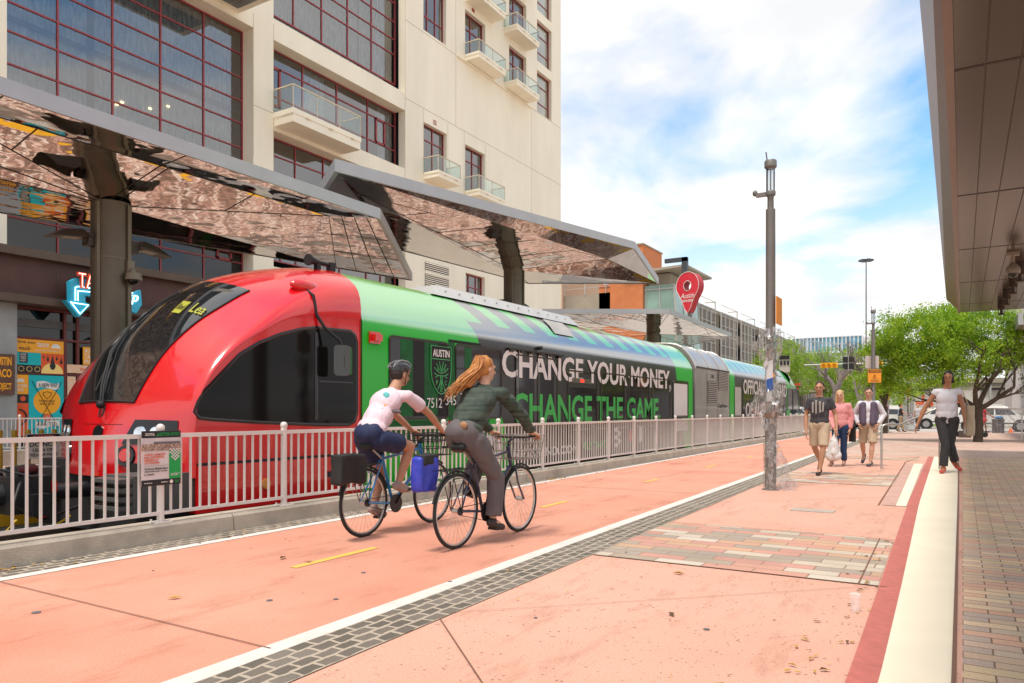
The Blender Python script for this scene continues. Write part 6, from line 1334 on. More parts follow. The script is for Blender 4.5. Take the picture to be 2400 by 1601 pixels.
k = MB(); k.grid([[(.05+.55*i/6-.25*(j/5)*(i/6), 37.3+.03*math.sin(i*2), 1.28-1.05*j/5+.25*(i/6)*(j/5)) for i in range(7)] for j in range(6)]); tag(k.build('white_cloth', pwht, smooth=True, loc=(.3,37.3,.3)), 'white cloth hanging from the end of the steel railing beside the tree trunk', 'cloth')
k = MB(); k.box(2.75,3.25,37.05,37.1,.92,1.22); tag(k.build('red_placard', rede, loc=(3,37.1,.92)), 'small red placard fixed to the see-through railing', 'placard')
sc_ = thing('scooter', 'dark electric scooter parked behind the tree trunk', 'scooter', (.45,41.5,0)); x, y = .35, 41.5
k = MB(); k.box(x-.42,x+.45,y-.07,y+.07,.12,.17); k.build('deck', black_rub, sc_); k = MB(); k.tube([(x+.52,y,.13),(x+.45,y,.5),(x+.36,y,1.1)],.025,8); k.bar((x+.36,y-.25,1.1),(x+.36,y+.25,1.1),.03,.03); k.build('stem', dark_metal, sc_)
for dx_ in (-.52,.55): k = MB(); k.cyl((x+dx_,y-.03,.13),(x+dx_,y+.03,.13),.13,n=18); k.build('wheel', black_rub, sc_, smooth=True)
k = MB(); k.box(-.15,.35,40.6,41.1,0,.32); tag(k.build('planter_box', mat('planter_brown', (.09,.07,.06), .7), loc=(.1,40.8,0)), 'low dark box on the paving left of the tree trunk', 'planter')
cn = MB(); cn.cyl((2.35,51,0),(2.35,51,.28),.15,.03,n=14); tag(cn.build('traffic_cone', mat('cone_orange', (.85,.16,.02), .5), loc=(2.35,51,0)), 'small orange cone beside the litter bin', 'cone')
mesh_cup = mk_mesh(); mesh_cup.name = 'cup_plastic'; mesh_cup.node_tree.nodes['Mix Shader'].inputs[0].default_value = .30; mesh_cup.node_tree.nodes['Diffuse BSDF'].inputs[0].default_value = (.9,.85,.85,1); cu = MB(); cu.lathe((-.57,5.05,.004), [(.024,0),(.032,.085),(.036,.095),(.034,.11),(.02,.115)], 18); tag(cu.build('plastic_cup', mesh_cup, smooth=True, loc=(-.57,5.05,.004)), 'empty clear plastic cup standing beside the red band', 'cup')
# event poster on the railing
ep = thing('event_poster', 'poster with a green arrow and red slanted text tied to the railing post', 'poster', (-6.55,4.33,.54)); XP = -6.552
e0, e1, zb, zt = 4.126, 4.53, .54, 1.06
def pb(mb, a, b_, c, d, k_=0): mb.box(XP+k_, XP+k_+.004, e0+(e1-e0)*a, e0+(e1-e0)*b_, zb+(zt-zb)*c, zb+(zt-zb)*d); return mb
pb(MB(),0,1,0,1).build('board', mat('poster_paper', (.70,.64,.64), .5), ep); pb(MB(),0,1,.87,1,.004).build('black_band', pblk, ep); pb(MB(),0,1,0,.11,.004).build('black_band', pblk, ep); pb(MB(),.70,1,.11,.66,.005).build('green_arrow', mat('arrow_green', (.01,.36,.08), .5), ep)
k = MB()
for r_ in range(8):
    for c_ in range(7):
        if (r_+c_) % 2 == 0 and r_ < 8-abs(c_-3)*1.4: pb(k, .70+c_*.043, .70+(c_+1)*.043, .64-r_*.028, .64-(r_-1)*.028, .0095)
k.build('checks', MATS['poster_paper'], ep)
pb(MB(),0,1,.73,.87,.005).build('photo_sky', mat('photo_sky', (.55,.50,.52), .5, c2=(.70,.66,.66), scale=6), ep); pb(MB(),0,1,.64,.76,.008).build('photo_crowd', mat('photo_crowd', (.60,.42,.33), .5, c2=(.10,.07,.06), scale=60, detail=3), ep); pb(MB(),.3,.98,.76,.80,.010).build('photo_stadium', mat('photo_stadium', (.15,.14,.16), .5), ep)
W_ = e1-e0; Hh = zt-zb
def pl_(mt, items, nm='lettering'):
    k_ = MB()
    for t_, a, b_, w_, h_, sh in items: lettering(k_, t_, (XP+.012, e0+W_*a, zb+Hh*b_), W_*w_, Hh*h_, bold=.015, depth=.002, shear=sh)
    k_.build(nm, mt, ep)
pl_(MATS['arrow_green'], [('¿LISTOS ATX?',.37,.895,.58,.07,.25),('Q2',.84,.03,.10,.05,0)]); pl_(rede, [('A NEW CAPMETRO',.06,.55,.54,.036,.2),('RAIL STATION IS',.06,.50,.50,.036,.2),('OPENING AT',.06,.45,.36,.036,.2),('Q2 STADIUM!',.06,.40,.38,.036,.2)])
pl_(pblk, [('The all-new McKalla Station',.06,.295,.60,.034,0),('will provide easier service',.06,.245,.58,.034,0),('to events!',.06,.195,.24,.034,0)]); pl_(pwht, [('THE WAIT IS',.08,.94,.22,.02,0),('FINALLY OVER!',.08,.915,.24,.02,0),('SEE THE UPDATES',.73,.19,.23,.018,0),('AND CHANGES',.73,.165,.18,.018,0),('CapMetro',.48,.04,.18,.03,0),('MCKALLA',.06,.045,.2,.02,0)])
k = MB(); pb(k,.06,.68,.365,.368,.011); k.build('rule', pblk, ep); k = MB(); k.ell((XP+.012,e0+W_*.75,zb+Hh*.055),(.002,.018,.018),12,6); k.build('round_logo', pwht, ep)
# fallen leaves
lf = MB(); rg = random.Random(5); spots = []
for _ in range(70): spots.append((rg.uniform(-6.42,-6.1), rg.uniform(2.2,22), .03))
for _ in range(30): spots.append((-6.4+rg.gauss(0,.05), 2.75+rg.gauss(0,.10), .035)); spots.append((-6.35+rg.gauss(0,.06), 12.1+rg.gauss(0,.18), .035))
for _ in range(60): spots.append((rg.uniform(-.75,-.48)+0, rg.uniform(3.7,8.3), rg.choice([.012,.02,.026])))
for _ in range(90): spots.append((rg.uniform(-6,-3.3), rg.uniform(2.2,14), rg.choice([.006,.008,.014,.02])))
for _ in range(40): spots.append((rg.uniform(-2.7,-.6), rg.uniform(2.8,12), rg.choice([.006,.012,.02])))
for x, y, s_ in [(-4.47,3.05,.05),(-4.6,4.35,.045),(-4.9,4.35,.05),(-1.52,4.38,.045),(-.93,3.35,.045),(-.65,3.1,.05),(-1.85,5.5,.05),(-3.0,4.9,.03)]: spots.append((x,y,s_))
for x, y, s_ in spots:
    a = rg.uniform(0,6.3); c, s = math.cos(a)*s_, math.sin(a)*s_; h_ = rg.uniform(.002,.4)*s_; z = .010
    lf.cur = rg.randrange(3); lf.add([(x-c,y-s,z),(x+s*.4,y-c*.4,z+h_),(x+c,y+s,z+.2*h_),(x-s*.4,y+c*.4,z+h_)], [(0,1,2),(0,2,3)])
tag(lf.build('fallen_leaves', [mat('leaf_brown', (.13,.055,.015), .8), mat('leaf_tan', (.42,.22,.05), .8), mat('leaf_yellow', (.50,.30,.03), .8)]), 'brown and yellow dry leaves strewn on the paving', 'leaves', kind='stuff')
# ================================================================== people
skin_a = mat('skin_light', (.60,.34,.23), .62, var=.09, scale=8); skin_b = mat('skin_tan', (.48,.245,.15), .62, var=.09, scale=8); skin_c = mat('skin_brown', (.36,.16,.085), .5, var=.05, scale=8)
eye_m = mat('eye_dark', (.02,.015,.012), .3); lip_m = mat('lips', (.42,.13,.10), .5)
def V3(*a): return Vector(a)
def organ(name, prims, voxel, mt, parent, smooth=3, wr=0.0, wscale=9.0, wstretch=(1,1,.5), lab=None):
    mb = MB()
    for p in prims:
        if p[0] == 'c':
            _, a, b_, r0, r1 = p; a, b_ = Vector(a), Vector(b_)
            mb.ell(a, r0, 12, 8); mb.ell(b_, r1, 12, 8)
            if (b_-a).length > 1e-4: mb.cyl(a, b_, r0, r1, n=14)
        elif p[0] == 'e': mb.ell(p[1], p[2], 16, 11, M=p[3] if len(p) > 3 else None)
        elif p[0] == 'f': mb.cyl(p[1], p[2], p[3], p[4], n=18)
        elif p[0] == 'b': mb.obox(p[1], p[2], M=p[3] if len(p) > 3 else None)
    me = bpy.data.meshes.new('tmp'); me.from_pydata([v for v in mb.v], [], mb.f); ob = bpy.data.objects.new('tmp', me); col.objects.link(ob)
    rm = ob.modifiers.new('r', 'REMESH'); rm.mode = 'VOXEL'; rm.voxel_size = voxel
    sm_ = ob.modifiers.new('s', 'SMOOTH'); sm_.iterations = smooth; sm_.factor = .5
    dg = bpy.context.evaluated_depsgraph_get(); m2 = bpy.data.meshes.new_from_object(ob.evaluated_get(dg)); bpy.data.objects.remove(ob); bpy.data.meshes.remove(me)
    if wr > 0:
        nn = [v.normal.copy() for v in m2.vertices]
        for v, n_ in zip(m2.vertices, nn):
            q = Vector((v.co.x*wstretch[0], v.co.y*wstretch[1], v.co.z*wstretch[2]))*wscale
            d = noise.noise(q+Vector((3.1,0,0))) ; d = (abs(d)*1.6-.3); v.co += n_*(d*wr)
    o0 = org(parent); m2.transform(Matrix.Translation(-o0)); m2.name = name
    m2.polygons.foreach_set('use_smooth', [True]*len(m2.polygons)); m2.materials.clear(); m2.materials.append(mt)
    o = bpy.data.objects.new(name, m2); col.objects.link(o); o.parent = parent; ORG[o.name] = o0.copy()
    if lab: o['label'] = lab
    return o
def frame_from(up, fwd):
    up = up.normalized(); f = (fwd-up*fwd.dot(up)).normalized(); s = f.cross(up); return Matrix((s, f, up)).transposed()   # x=side(right), y=forward, z=up
def hand_prims(w, d, palm_n, thumb, curl, k=1.0, r=.0088):
    """w wrist, d direction of the fingers, palm_n normal on the palm side, thumb: side vector"""
    d = d.normalized(); pn_ = (palm_n-d*palm_n.dot(d)).normalized(); s = d.cross(pn_).normalized()
    if s.dot(thumb) < 0: s = -s
    P = [('c', w, w+d*.03*k, .024*k, .022*k)]
    for j in (-1.5,-.5,.5,1.5): P.append(('c', w+d*.015*k+s*j*.010*k, w+d*.085*k+s*j*.019*k, .015*k, .0125*k))
    for j, L in ((1.5,.070),(.5,.080),(-.5,.074),(-1.5,.058)):
        a = w+d*.088*k+s*j*.020*k; dd = d.copy(); q = a
        for seg in range(3):
            ang = curl*(.6+.4*seg); dd = (Matrix.Rotation(ang, 3, s.cross(Vector((0,0,0))) if False else d.cross(pn_).normalized()) @ dd)
            q2 = q+dd*(L*k*(.42,.32,.26)[seg]); P.append(('c', q, q2, r*k*(1.08-.08*seg), r*k*(1.0-.08*seg))); q = q2
    a = w+d*.022*k+s*.026*k; b_ = a+(s*.75+d*.65+pn_*.35).normalized()*.042*k; c = b_+(d*.9+s*.15+pn_*.5).normalized()*.032*k
    P += [('c', a, b_, .0135*k, .0115*k), ('c', b_, c, .011*k, .0095*k)]
    return P
def person(name, label, J, skin, fwd, look, k=1.0, vox=.009, group=None, female=False, fingers=.35, head_k=1.0, cat='person'):
    base = J['base']; t = thing(name, label, cat, base, group); fwd = Vector(fwd).normalized(); look = Vector(look).normalized()
    pel, che, nek, hed = [Vector(J[q]) for q in ('pelvis','chest','neck','head')]
    Mt = frame_from(che-pel, fwd); Mp = frame_from((che-pel)*.5+Vector((0,0,.3)), fwd); Mc = frame_from(nek-pel, fwd)
    mid = (pel*.45+che*.55); P = [('e', pel, (.158*k,.115*k,.12*k), Mp), ('e', mid, (.135*k,.098*k,.15*k), Mt), ('e', che, ((.150 if female else .165)*k,.108*k,.17*k), Mc)]
    P.append(('c', che+(nek-che)*.75, nek+(hed-nek)*.45, .068*k, .056*k))
    for sd in 'LR':
        sh, el, ha, hp, kn, an, toe = [Vector(J[q+sd]) for q in ('sh','el','ha','hip','kn','an','toe')]
        P += [('c', che+(nek-che)*.55, sh, .062*k, .054*k), ('c', sh, el, .050*k, .038*k), ('c', el, el+(ha-el)*.35, .038*k, .039*k), ('c', el+(ha-el)*.35, ha, .039*k, .024*k)]
        P += [('c', pel+(hp-pel)*.8, hp, .088*k, .088*k), ('c', hp, hp+(kn-hp)*.5, .086*k, .070*k), ('c', hp+(kn-hp)*.5, kn, .070*k, .054*k), ('c', kn, kn+(an-kn)*.33, .050*k, .054*k), ('c', kn+(an-kn)*.33, an, .054*k, .033*k)]
        cb_ = (kn-an).normalized(); bk_ = ((an+kn)/2-(hp+an)/2); 
        foot = (toe-an); P += [('c', an, an+foot*.5-Vector((0,0,.02*k)), .032*k, .030*k), ('c', an+foot*.4, toe, .030*k, .022*k), ('c', an-Vector((0,0,.03*k)), an-foot.normalized()*.03*k-Vector((0,0,.04*k)), .03*k, .028*k)]
        hd = Vector(J.get('hd'+sd, (ha-el))); pn_ = Vector(J.get('pn'+sd, -Vector((1,0,0)) if sd == 'R' else Vector((1,0,0)))); th = Vector(J.get('th'+sd, fwd))
        P += hand_prims(ha, hd, pn_, th, J.get('curl'+sd, fingers), k*1.05, .0095 if vox < .012 else .013)
    up = (hed-nek).normalized()*.35+Vector((0,0,1)); H = frame_from(up, look); hk = k*head_k
    def hp_(x, y, z): return hed + H @ Vector((x*hk, y*hk, z*hk))
    P += [('e', hp_(0,-.012,.03), (.076*hk,.094*hk,.088*hk), H), ('e', hp_(0,.012,-.035), (.060*hk,.076*hk,.078*hk), H), ('e', hp_(0,.045,-.075), (.036*hk,.036*hk,.032*hk), H), ('c', nek, hp_(0,-.02,-.05), .056*k, .054*hk),
          ('c', hp_(0,.088,.012), hp_(0,.110,-.022), .009*hk, .014*hk), ('e', hp_(.078,-.01,-.005), (.012*hk,.022*hk,.032*hk), H), ('e', hp_(-.078,-.01,-.005), (.012*hk,.022*hk,.032*hk), H), ('c', hp_(-.030,.082,.030), hp_(.030,.082,.030), .013*hk, .013*hk)]
    body = organ('body', P, vox, skin, t, 3)
    if vox < .014:
        e = MB()
        for sx in (-1, 1): e.ell(hp_(sx*.030,.0865,.008), (.010*hk,.006*hk,.0055*hk), 10, 6, H); e.ell(hp_(sx*.031,.090,.031), (.015*hk,.005*hk,.0028*hk), 8, 5, H)
        e.build('eyes', eye_m, body, smooth=True); e = MB(); e.ell(hp_(0,.088,-.052), (.023*hk,.008*hk,.007*hk), 10, 6, H); e.build('mouth', lip_m, body, smooth=True)
    return t, body, hp_, H, (Mt, Mp, Mc, mid)
def shirt(t, J, fr, mt, k=1.0, sl=.5, vox=.010, infl=.020, hem=.0, slr=.014, wr=.008, female=False, name='shirt', lab=None, low=.10):
    Mt, Mp, Mc, mid = fr; pel, che, nek = [Vector(J[q]) for q in ('pelvis','chest','neck')]; i = infl
    dn = (pel-che).normalized()
    P = [('c', pel, che, .108*k+i*.7, .108*k+i*.7), ('e', mid+(che-pel)*.0, (.146*k+i,.104*k+i,.19*k+i), Mt), ('e', che, ((.150 if female else .168)*k+i,.110*k+i,.172*k), Mc), ('e', pel-dn*.05*k, (.150*k+i,.112*k+i,low*k+i), Mp), ('c', che+(nek-che)*.72, che+(nek-che)*.88, .066*k+i*.5, .060*k)]
    for sd in 'LR':
        sh, el, ha = [Vector(J[q+sd]) for q in ('sh','el','ha')]
        P += [('c', che+(nek-che)*.50, sh, .066*k+i*.4, .052*k+i*.5)]
        if sl <= 1: P += [('c', sh, sh+(el-sh)*min(.3,sl*.5), .052*k+slr*.6, .050*k+slr*.8), ('f', sh+(el-sh)*.1, sh+(el-sh)*sl, .053*k+slr*.8, .048*k+slr*1.5)]
        else: P += [('c', sh, el, .056*k+slr, .046*k+slr), ('f', el, el+(ha-el)*(sl-1), .046*k+slr, .032*k+slr), ('c', el, el+(ha-el)*.3, .046*k+slr, .042*k+slr)]
    return organ(name, P, vox, mt, t, 9, wr, 10, (1,1,.6), lab)
def pants(t, J, fr, mt, k=1.0, ln=1.0, vox=.010, infl=.014, flare=.02, wr=.012, name='trousers', lab=None):
    Mt, Mp, Mc, mid = fr; pel = Vector(J['pelvis']); i = infl
    P = [('e', pel, (.162*k+i,.118*k+i,.125*k), Mp)]
    for sd in 'LR':
        hp, kn, an = [Vector(J[q+sd]) for q in ('hip','kn','an')]
        P += [('c', pel+(hp-pel)*.8, hp, .094*k+i, .092*k+i)]
        if ln <= 1: P += [('f', hp, hp+(kn-hp)*ln, .092*k+i, (.092-.036*ln)*k+i+flare)]
        else: P += [('c', hp, kn, .090*k+i, .060*k+i), ('f', kn, kn+(an-kn)*(ln-1), .060*k+i, .040*k+i+flare), ('e', kn, (.062*k+i,)*3)]
    return organ(name, P, vox, mt, t, 7, wr, 9, (1,1,.35), lab)
def shoes(t, J, mt, k=1.0, vox=.008, sole=None, name='shoe'):
    for sd in 'LR':
        an, toe = Vector(J['an'+sd]), Vector(J['toe'+sd]); d = toe-an; dn = Vector((d.x,d.y,d.z)).normalized(); up = Vector((0,0,1)); up = (up-dn*up.dot(dn)).normalized()
        P = [('c', an-dn*.035*k-up*.035*k, an+d*.55-up*.030*k, .038*k, .038*k), ('c', an+d*.5-up*.025*k, toe-up*.005*k, .040*k, .033*k), ('c', an-up*.0*k, an-up*.03*k, .042*k, .042*k)]
        o = organ(name, P, vox, mt, t, 2)
def hair_cap(t, hp_, H, mt, hk, long=None, vox=.009, back=.012, puff=1.0, wr=.010):
    P = [('e', hp_(0,-.026,.052), (.083*hk*puff,.092*hk*puff,.082*hk*puff), H), ('e', hp_(0,-.05,.0), (.076*hk*puff,.062*hk*puff,.075*hk*puff), H)]
    for q in (long or []): P.append(q)
    return organ('hair', P, vox, mt, t, 2, wr, 26, (1,1,.35))

# ---- bicycles
def bicycle(label, x, yr, yf, fcol, r=.34, basket=True, seat=(5.70,.93), rim_c=None, crank=1, drop=True):
    t = thing('bicycle', label, 'bicycle', (x,(yr+yf)/2,0), 'bicycles being ridden along the pink lane'); y0 = yr; BB = V3(x,y0+.43,.29); ST = V3(x,y0+.26,.80); HT = V3(x,yf-.22,.84); HB = V3(x,yf-.18,.70); RW = V3(x,yr,r); FW = V3(x,yf,r)
    k = MB(); k.tube([BB,ST],.016,8); k.tube([HT,ST-V3(0,-.01,.04)],.015,8); k.tube([HB,BB],.019,8); k.tube([HT+V3(0,-.015,.05),HB],.022,8)
    for sx in (-.055,.055): k.tube([BB+V3(sx*.6,0,0),RW+V3(sx,0,0)],.010,6); k.tube([ST+V3(sx*.3,0,-.04),RW+V3(sx,0,0)],.008,6)
    k.build('frame', fcol, t, smooth=True)
    k = MB()
    for sx in (-.05,.05): k.tube([HB+V3(sx,.01,-.02),HB+V3(sx,.06,-.18),FW+V3(sx,0,0)],.011,6)
    k.tube([HB+V3(-.05,.01,-.02),HB+V3(.05,.01,-.02)],.014,6); k.build('fork', fcol, t, smooth=True)
    for c in (RW, FW):
        k = MB(); k.tube([c+V3(0,(r-.012)*math.cos(R(a)),(r-.012)*math.sin(R(a))) for a in range(0,360,8)], .0165, 8, closed=True); w = k.build('wheel', tyre, t, smooth=True); w['label'] = 'rear wheel' if c == RW else 'front wheel'
        k = MB(); k.tube([c+V3(0,(r-.034)*math.cos(R(a)),(r-.034)*math.sin(R(a))) for a in range(0,360,8)], .010, 6, closed=True); k.build('rim', rim_c or rim, w, smooth=True)
        k = MB(); k.cyl(c+V3(-.035,0,0),c+V3(.035,0,0),.02,n=10)
        for i in range(28):
            a = 2*math.pi*i/28; a2 = a+(.35 if i % 2 else -.35); sx = .028 if i % 4 < 2 else -.028; k.cyl(c+V3(sx,.02*math.cos(a2),.02*math.sin(a2)), c+V3(0,(r-.04)*math.cos(a),(r-.04)*math.sin(a)), .0014, n=4, caps=False)
        k.build('spokes', steel, w)
        k = MB(); k.tube([c+V3(0,(r+.02)*math.cos(R(a)),(r+.02)*math.sin(R(a))) for a in (range(20,175,12) if c == RW else range(60,170,12))], .012, 5); k.build('mudguard', black_rub, w)
    sp = V3(x,seat[0],seat[1]); k = MB(); k.tube([ST-(BB-ST)*-.1, sp-V3(0,0,.04)],.012,8); k.build('seat_post', steel, t, smooth=True)
    organ('saddle', [('c', sp+V3(-.05,-.09,0), sp+V3(.05,-.09,0), .035,.035), ('c', sp+V3(0,-.09,0), sp+V3(0,.14,0), .035,.018)], .008, black_rub, t)
    k = MB(); hb = HT+V3(0,0,.10); hy = hb+V3(0,.10,.04)
    k.tube([HT,hb,hy],.014,8)
    if drop: 
        for sx in (-1,1): k.tube([hy, hy+V3(sx*.17,0,0), hy+V3(sx*.21,.03,0), hy+V3(sx*.215,.13,.0), hy+V3(sx*.215,.16,-.06), hy+V3(sx*.215,.10,-.13), hy+V3(sx*.215,.02,-.13)], .014, 8)
    else: k.tube([hy+V3(-.26,-.02,.02), hy+V3(-.1,.02,0), hy, hy+V3(.1,.02,0), hy+V3(.26,-.02,.02)], .013, 8)
    k.build('handlebar', black_rub, t, smooth=True)
    k = MB(); a = crank; pa = V3(0,.10,.14) if a > 0 else V3(0,.05,-.16)
    k.cyl(BB+V3(.045,0,0),BB+V3(.052,0,0),.095,n=26); k.cyl(RW+V3(.04,0,0),RW+V3(.052,0,0),.04,n=16); k.bar(BB+V3(.06,0,0),BB+V3(.06,0,0)+pa,.018,.012); k.bar(BB-V3(.06,0,0),BB-V3(.06,0,0)-pa,.018,.012); k.bar(BB+V3(.049,0,.09),RW+V3(.049,0,.035),.008,.006); k.bar(BB+V3(.049,0,-.09),RW+V3(.049,0,-.035),.008,.006); k.build('crank', dark_metal, t)
    for s in (1,-1): q = BB+V3(.10*s,0,0)+pa*s; k = MB(); k.box(q.x-.045,q.x+.045,q.y-.04,q.y+.05,q.z-.012,q.z+.012); k.build('pedal', black_rub, t)
    k = MB(); rk = .72
    for sx in (-.06,.06): k.tube([V3(x+sx,yr-.28,rk),V3(x+sx,yr+.16,rk)],.006,5); k.tube([V3(x+sx,yr-.15,rk),RW+V3(sx,0,0)],.005,5); k.tube([V3(x+sx,yr+.05,rk),RW+V3(sx,0,0)],.005,5)
    for i in range(6): k.tube([V3(x-.06,yr-.25+i*.08,rk),V3(x+.06,yr-.25+i*.08,rk)],.004,4)
    k.build('rack', dark_metal, t)
    if basket:
        k = MB(); a, b_ = yf-.22, yf+.14; z0, z1 = .76, 1.0
        for z in (z0, z0+.08, z0+.16, z1):
            g_ = (z-z0)*.16; k.tube([V3(x-.16-g_,a-g_*.3,z),V3(x+.16+g_,a-g_*.3,z),V3(x+.16+g_,b_+g_,z),V3(x-.16-g_,b_+g_,z)], .0045, 4, closed=True)
        for i in range(9):
            f = i/8; xx = x-.16+.32*f; k.tube([V3(xx,a,z0),V3(x-.16-.04+.40*f,a,z1)],.003,4); k.tube([V3(xx,b_,z0),V3(x-.2+.40*f,b_+.04,z1)],.003,4); k.tube([V3(xx,a,z0),V3(xx,b_,z0)],.003,4)
            yy = a+(b_-a)*f; k.tube([V3(x-.16,yy,z0),V3(x-.2,yy+.02*f,z1)],.003,4); k.tube([V3(x+.16,yy,z0),V3(x+.2,yy+.02*f,z1)],.003,4)
        k.build('basket', basket if not isinstance(basket, bool) else dark_metal, t)
    return t
blue_f = mat('frame_blue', (.01,.20,.50), .3, coat=.6); dark_f = mat('frame_navy', (.03,.04,.08), .3, coat=.5)
bicycle('blue bicycle ridden by the man in the pale pink jersey', -5.08, 5.54, 6.66, blue_f, seat=(5.66,.90))
bicycle('dark bicycle with a grey wire basket ridden by the red-haired woman', -3.93, 5.50, 6.63, dark_f, basket=mat('basket_grey', (.30,.26,.24), .5, .5), seat=(5.62,.92), rim_c=mat('rim_pale', (.6,.57,.54), .35, .6), crank=-1, drop=False)
def pannier(name, label, c, sz, mt, top=None):
    c = Vector(c); t = thing(name, label, 'bag', c-V3(0,0,sz[2]/2))
    organ('bag_body', [('b', c, sz)], .014, mt, t, 12, .03, 5)
    if top: organ('flap', [('b', c+V3(0,.02,sz[2]*.42), (sz[0]*1.08,sz[1]*.9,sz[2]*.3))], .012, top, t, 4, .015, 9)
    return t
bagk = mat('bag_black', (.015,.014,.014), .7, var=.2); pannier('pannier_bag', 'black square pannier bag on the rear rack of the blue bicycle', (-5.0,5.23,.70), (.16,.33,.28), bagk)
pannier('pannier_bag', 'bright blue pannier bag with a black top on the dark bicycle', (-4.05,5.19,.69), (.12,.24,.31), mat('bag_bright_blue', (.008,.03,.40), .5, c2=(.05,.06,.50), scale=9), bagk)
# ---- the man on the blue bicycle
J = dict(base=(-5.08,5.9,0), pelvis=(-5.08,5.62,1.02), chest=(-5.08,5.86,1.33), neck=(-5.08,6.00,1.47), head=(-5.08,6.10,1.625),
  shR=(-4.89,5.99,1.40), elR=(-4.84,6.28,1.22), haR=(-4.87,6.55,1.03), hdR=(0,.9,-.45), pnR=(-.3,-.4,-1), thR=(-1,0,0), curlR=.75, shL=(-5.27,5.99,1.40), elL=(-5.32,6.28,1.22), haL=(-5.29,6.55,1.03), hdL=(0,.9,-.45), pnL=(.3,-.4,-1), thL=(1,0,0), curlL=.75,
  hipR=(-4.98,5.66,.96), knR=(-4.95,6.10,.88), anR=(-4.97,5.93,.50), toeR=(-4.97,6.09,.43), hipL=(-5.18,5.66,.96), knL=(-5.21,5.95,.62), anL=(-5.20,5.82,.25), toeL=(-5.20,5.98,.17))
pm_, body, hp_, H, fr = person('person', 'cyclist in a pale pink jersey, navy shorts and black helmet riding the blue bicycle', J, skin_b, (0,1,-.2), (.22,1,-.05), 1.0, .0075)
jer = mat('jersey_pink', (.74,.56,.62), .7, var=.04, scale=6); shirt(pm_, J, fr, jer, 1.0, .62, .009, .020, wr=.008, name='jersey', low=.11)
pt_ = MB(); 
def back_patch(mb, cx, z, w, h, y): mb.add([(cx-w,y-(h)*.55,z-h),(cx+w,y-(h)*.55,z-h),(cx+w,y+h*.55,z+h),(cx-w,y+h*.55,z+h)], [(0,1,2,3)])
organ('jersey_print', [('e', V3(-5.01,5.79,1.385), (.05,.030,.06))], .008, mat('print_teal', (.12,.50,.52), .7), pm_); organ('jersey_print', [('c', V3(-4.99,5.71,1.26), V3(-4.90,5.86,1.24), .022,.022)], .008, mat('print_grey', (.18,.15,.17), .7), pm_); organ('jersey_print', [('c', V3(-5.0,5.70,1.24), V3(-4.98,5.745,1.31), .014,.014)], .007, mat('print_orange', (.75,.35,.05), .7), pm_)
pants(pm_, J, fr, mat('shorts_navy', (.012,.02,.07), .75, var=.1), 1.0, .62, .009, .018, .02, name='shorts')
shoes(pm_, J, mat('shoe_grey', (.32,.24,.22), .7), 1.0); hair_cap(pm_, hp_, H, mat('hair_dark', (.03,.018,.012), .7), 1.0, puff=.98)
hm = organ('helmet', [('e', hp_(0,-.012,.078), (.098,.128,.072), H), ('e', hp_(0,-.05,.045), (.092,.088,.07), H)], .008, mat('helmet_black', (.03,.03,.035), .35, coat=.4), pm_, 2)
k = MB()
for sx in (-.05,0,.05): k.tube([hp_(sx,.09,.11), hp_(sx,.04,.150), hp_(sx,-.04,.150), hp_(sx,-.11,.11), hp_(sx,-.135,.06)], .010, 6)
k.build('vents', mat('helmet_grey', (.22,.22,.23), .4), hm, smooth=True)
k = MB()
for sx in (-1,1): k.tube([hp_(sx*.088,.02,.05), hp_(sx*.082,.012,-.03), hp_(sx*.045,.035,-.105)], .005, 5)
k.build('strap', black_rub, hm)
# ---- the woman on the dark bicycle
J = dict(base=(-3.93,5.9,0), pelvis=(-3.93,5.60,1.05), chest=(-3.93,5.85,1.34), neck=(-3.93,5.96,1.49), head=(-3.93,5.99,1.645),
  shR=(-3.74,5.97,1.41), elR=(-3.66,6.22,1.20), haR=(-3.69,6.47,1.03), hdR=(0,.95,-.2), pnR=(-.2,-.2,-1), thR=(-1,0,0), curlR=.8, shL=(-4.12,5.97,1.41), elL=(-4.20,6.22,1.20), haL=(-4.17,6.47,1.03), hdL=(0,.95,-.2), pnL=(.2,-.2,-1), thL=(1,0,0), curlL=.8,
  hipR=(-3.83,5.66,.98), knR=(-3.80,5.97,.62), anR=(-3.82,5.94,.21), toeR=(-3.82,6.11,.13), hipL=(-4.03,5.66,.98), knL=(-4.05,6.08,.86), anL=(-4.04,5.86,.50), toeL=(-4.04,6.02,.44))
pw_, body, hp_, H, fr = person('person', 'cyclist with long ginger hair in a dark green ribbed jacket and grey trousers', J, skin_a, (0,1,-.1), (.35,1,0), 1.0, .0075, female=True)
jk = mat('jacket_green', (.018,.032,.022), .8, c2=(.07,.09,.07), scale=3.0, stretch=(1,1,11), detail=2); shirt(pw_, J, fr, jk, 1.0, 1.86, .009, .026, wr=.018, slr=.014, name='jacket', low=.03)
pants(pw_, J, fr, mat('trousers_grey', (.12,.105,.11), .85, var=.15, scale=4), 1.02, 1.9, .009, .018, .022, wr=.018); shoes(pw_, J, mat('boot_dark', (.03,.02,.018), .6), 1.0)
organ('belt_patch', [('e', V3(-3.85,5.50,1.12), (.045,.022,.035))], .008, mat('patch_tan', (.35,.19,.09), .7), pw_)
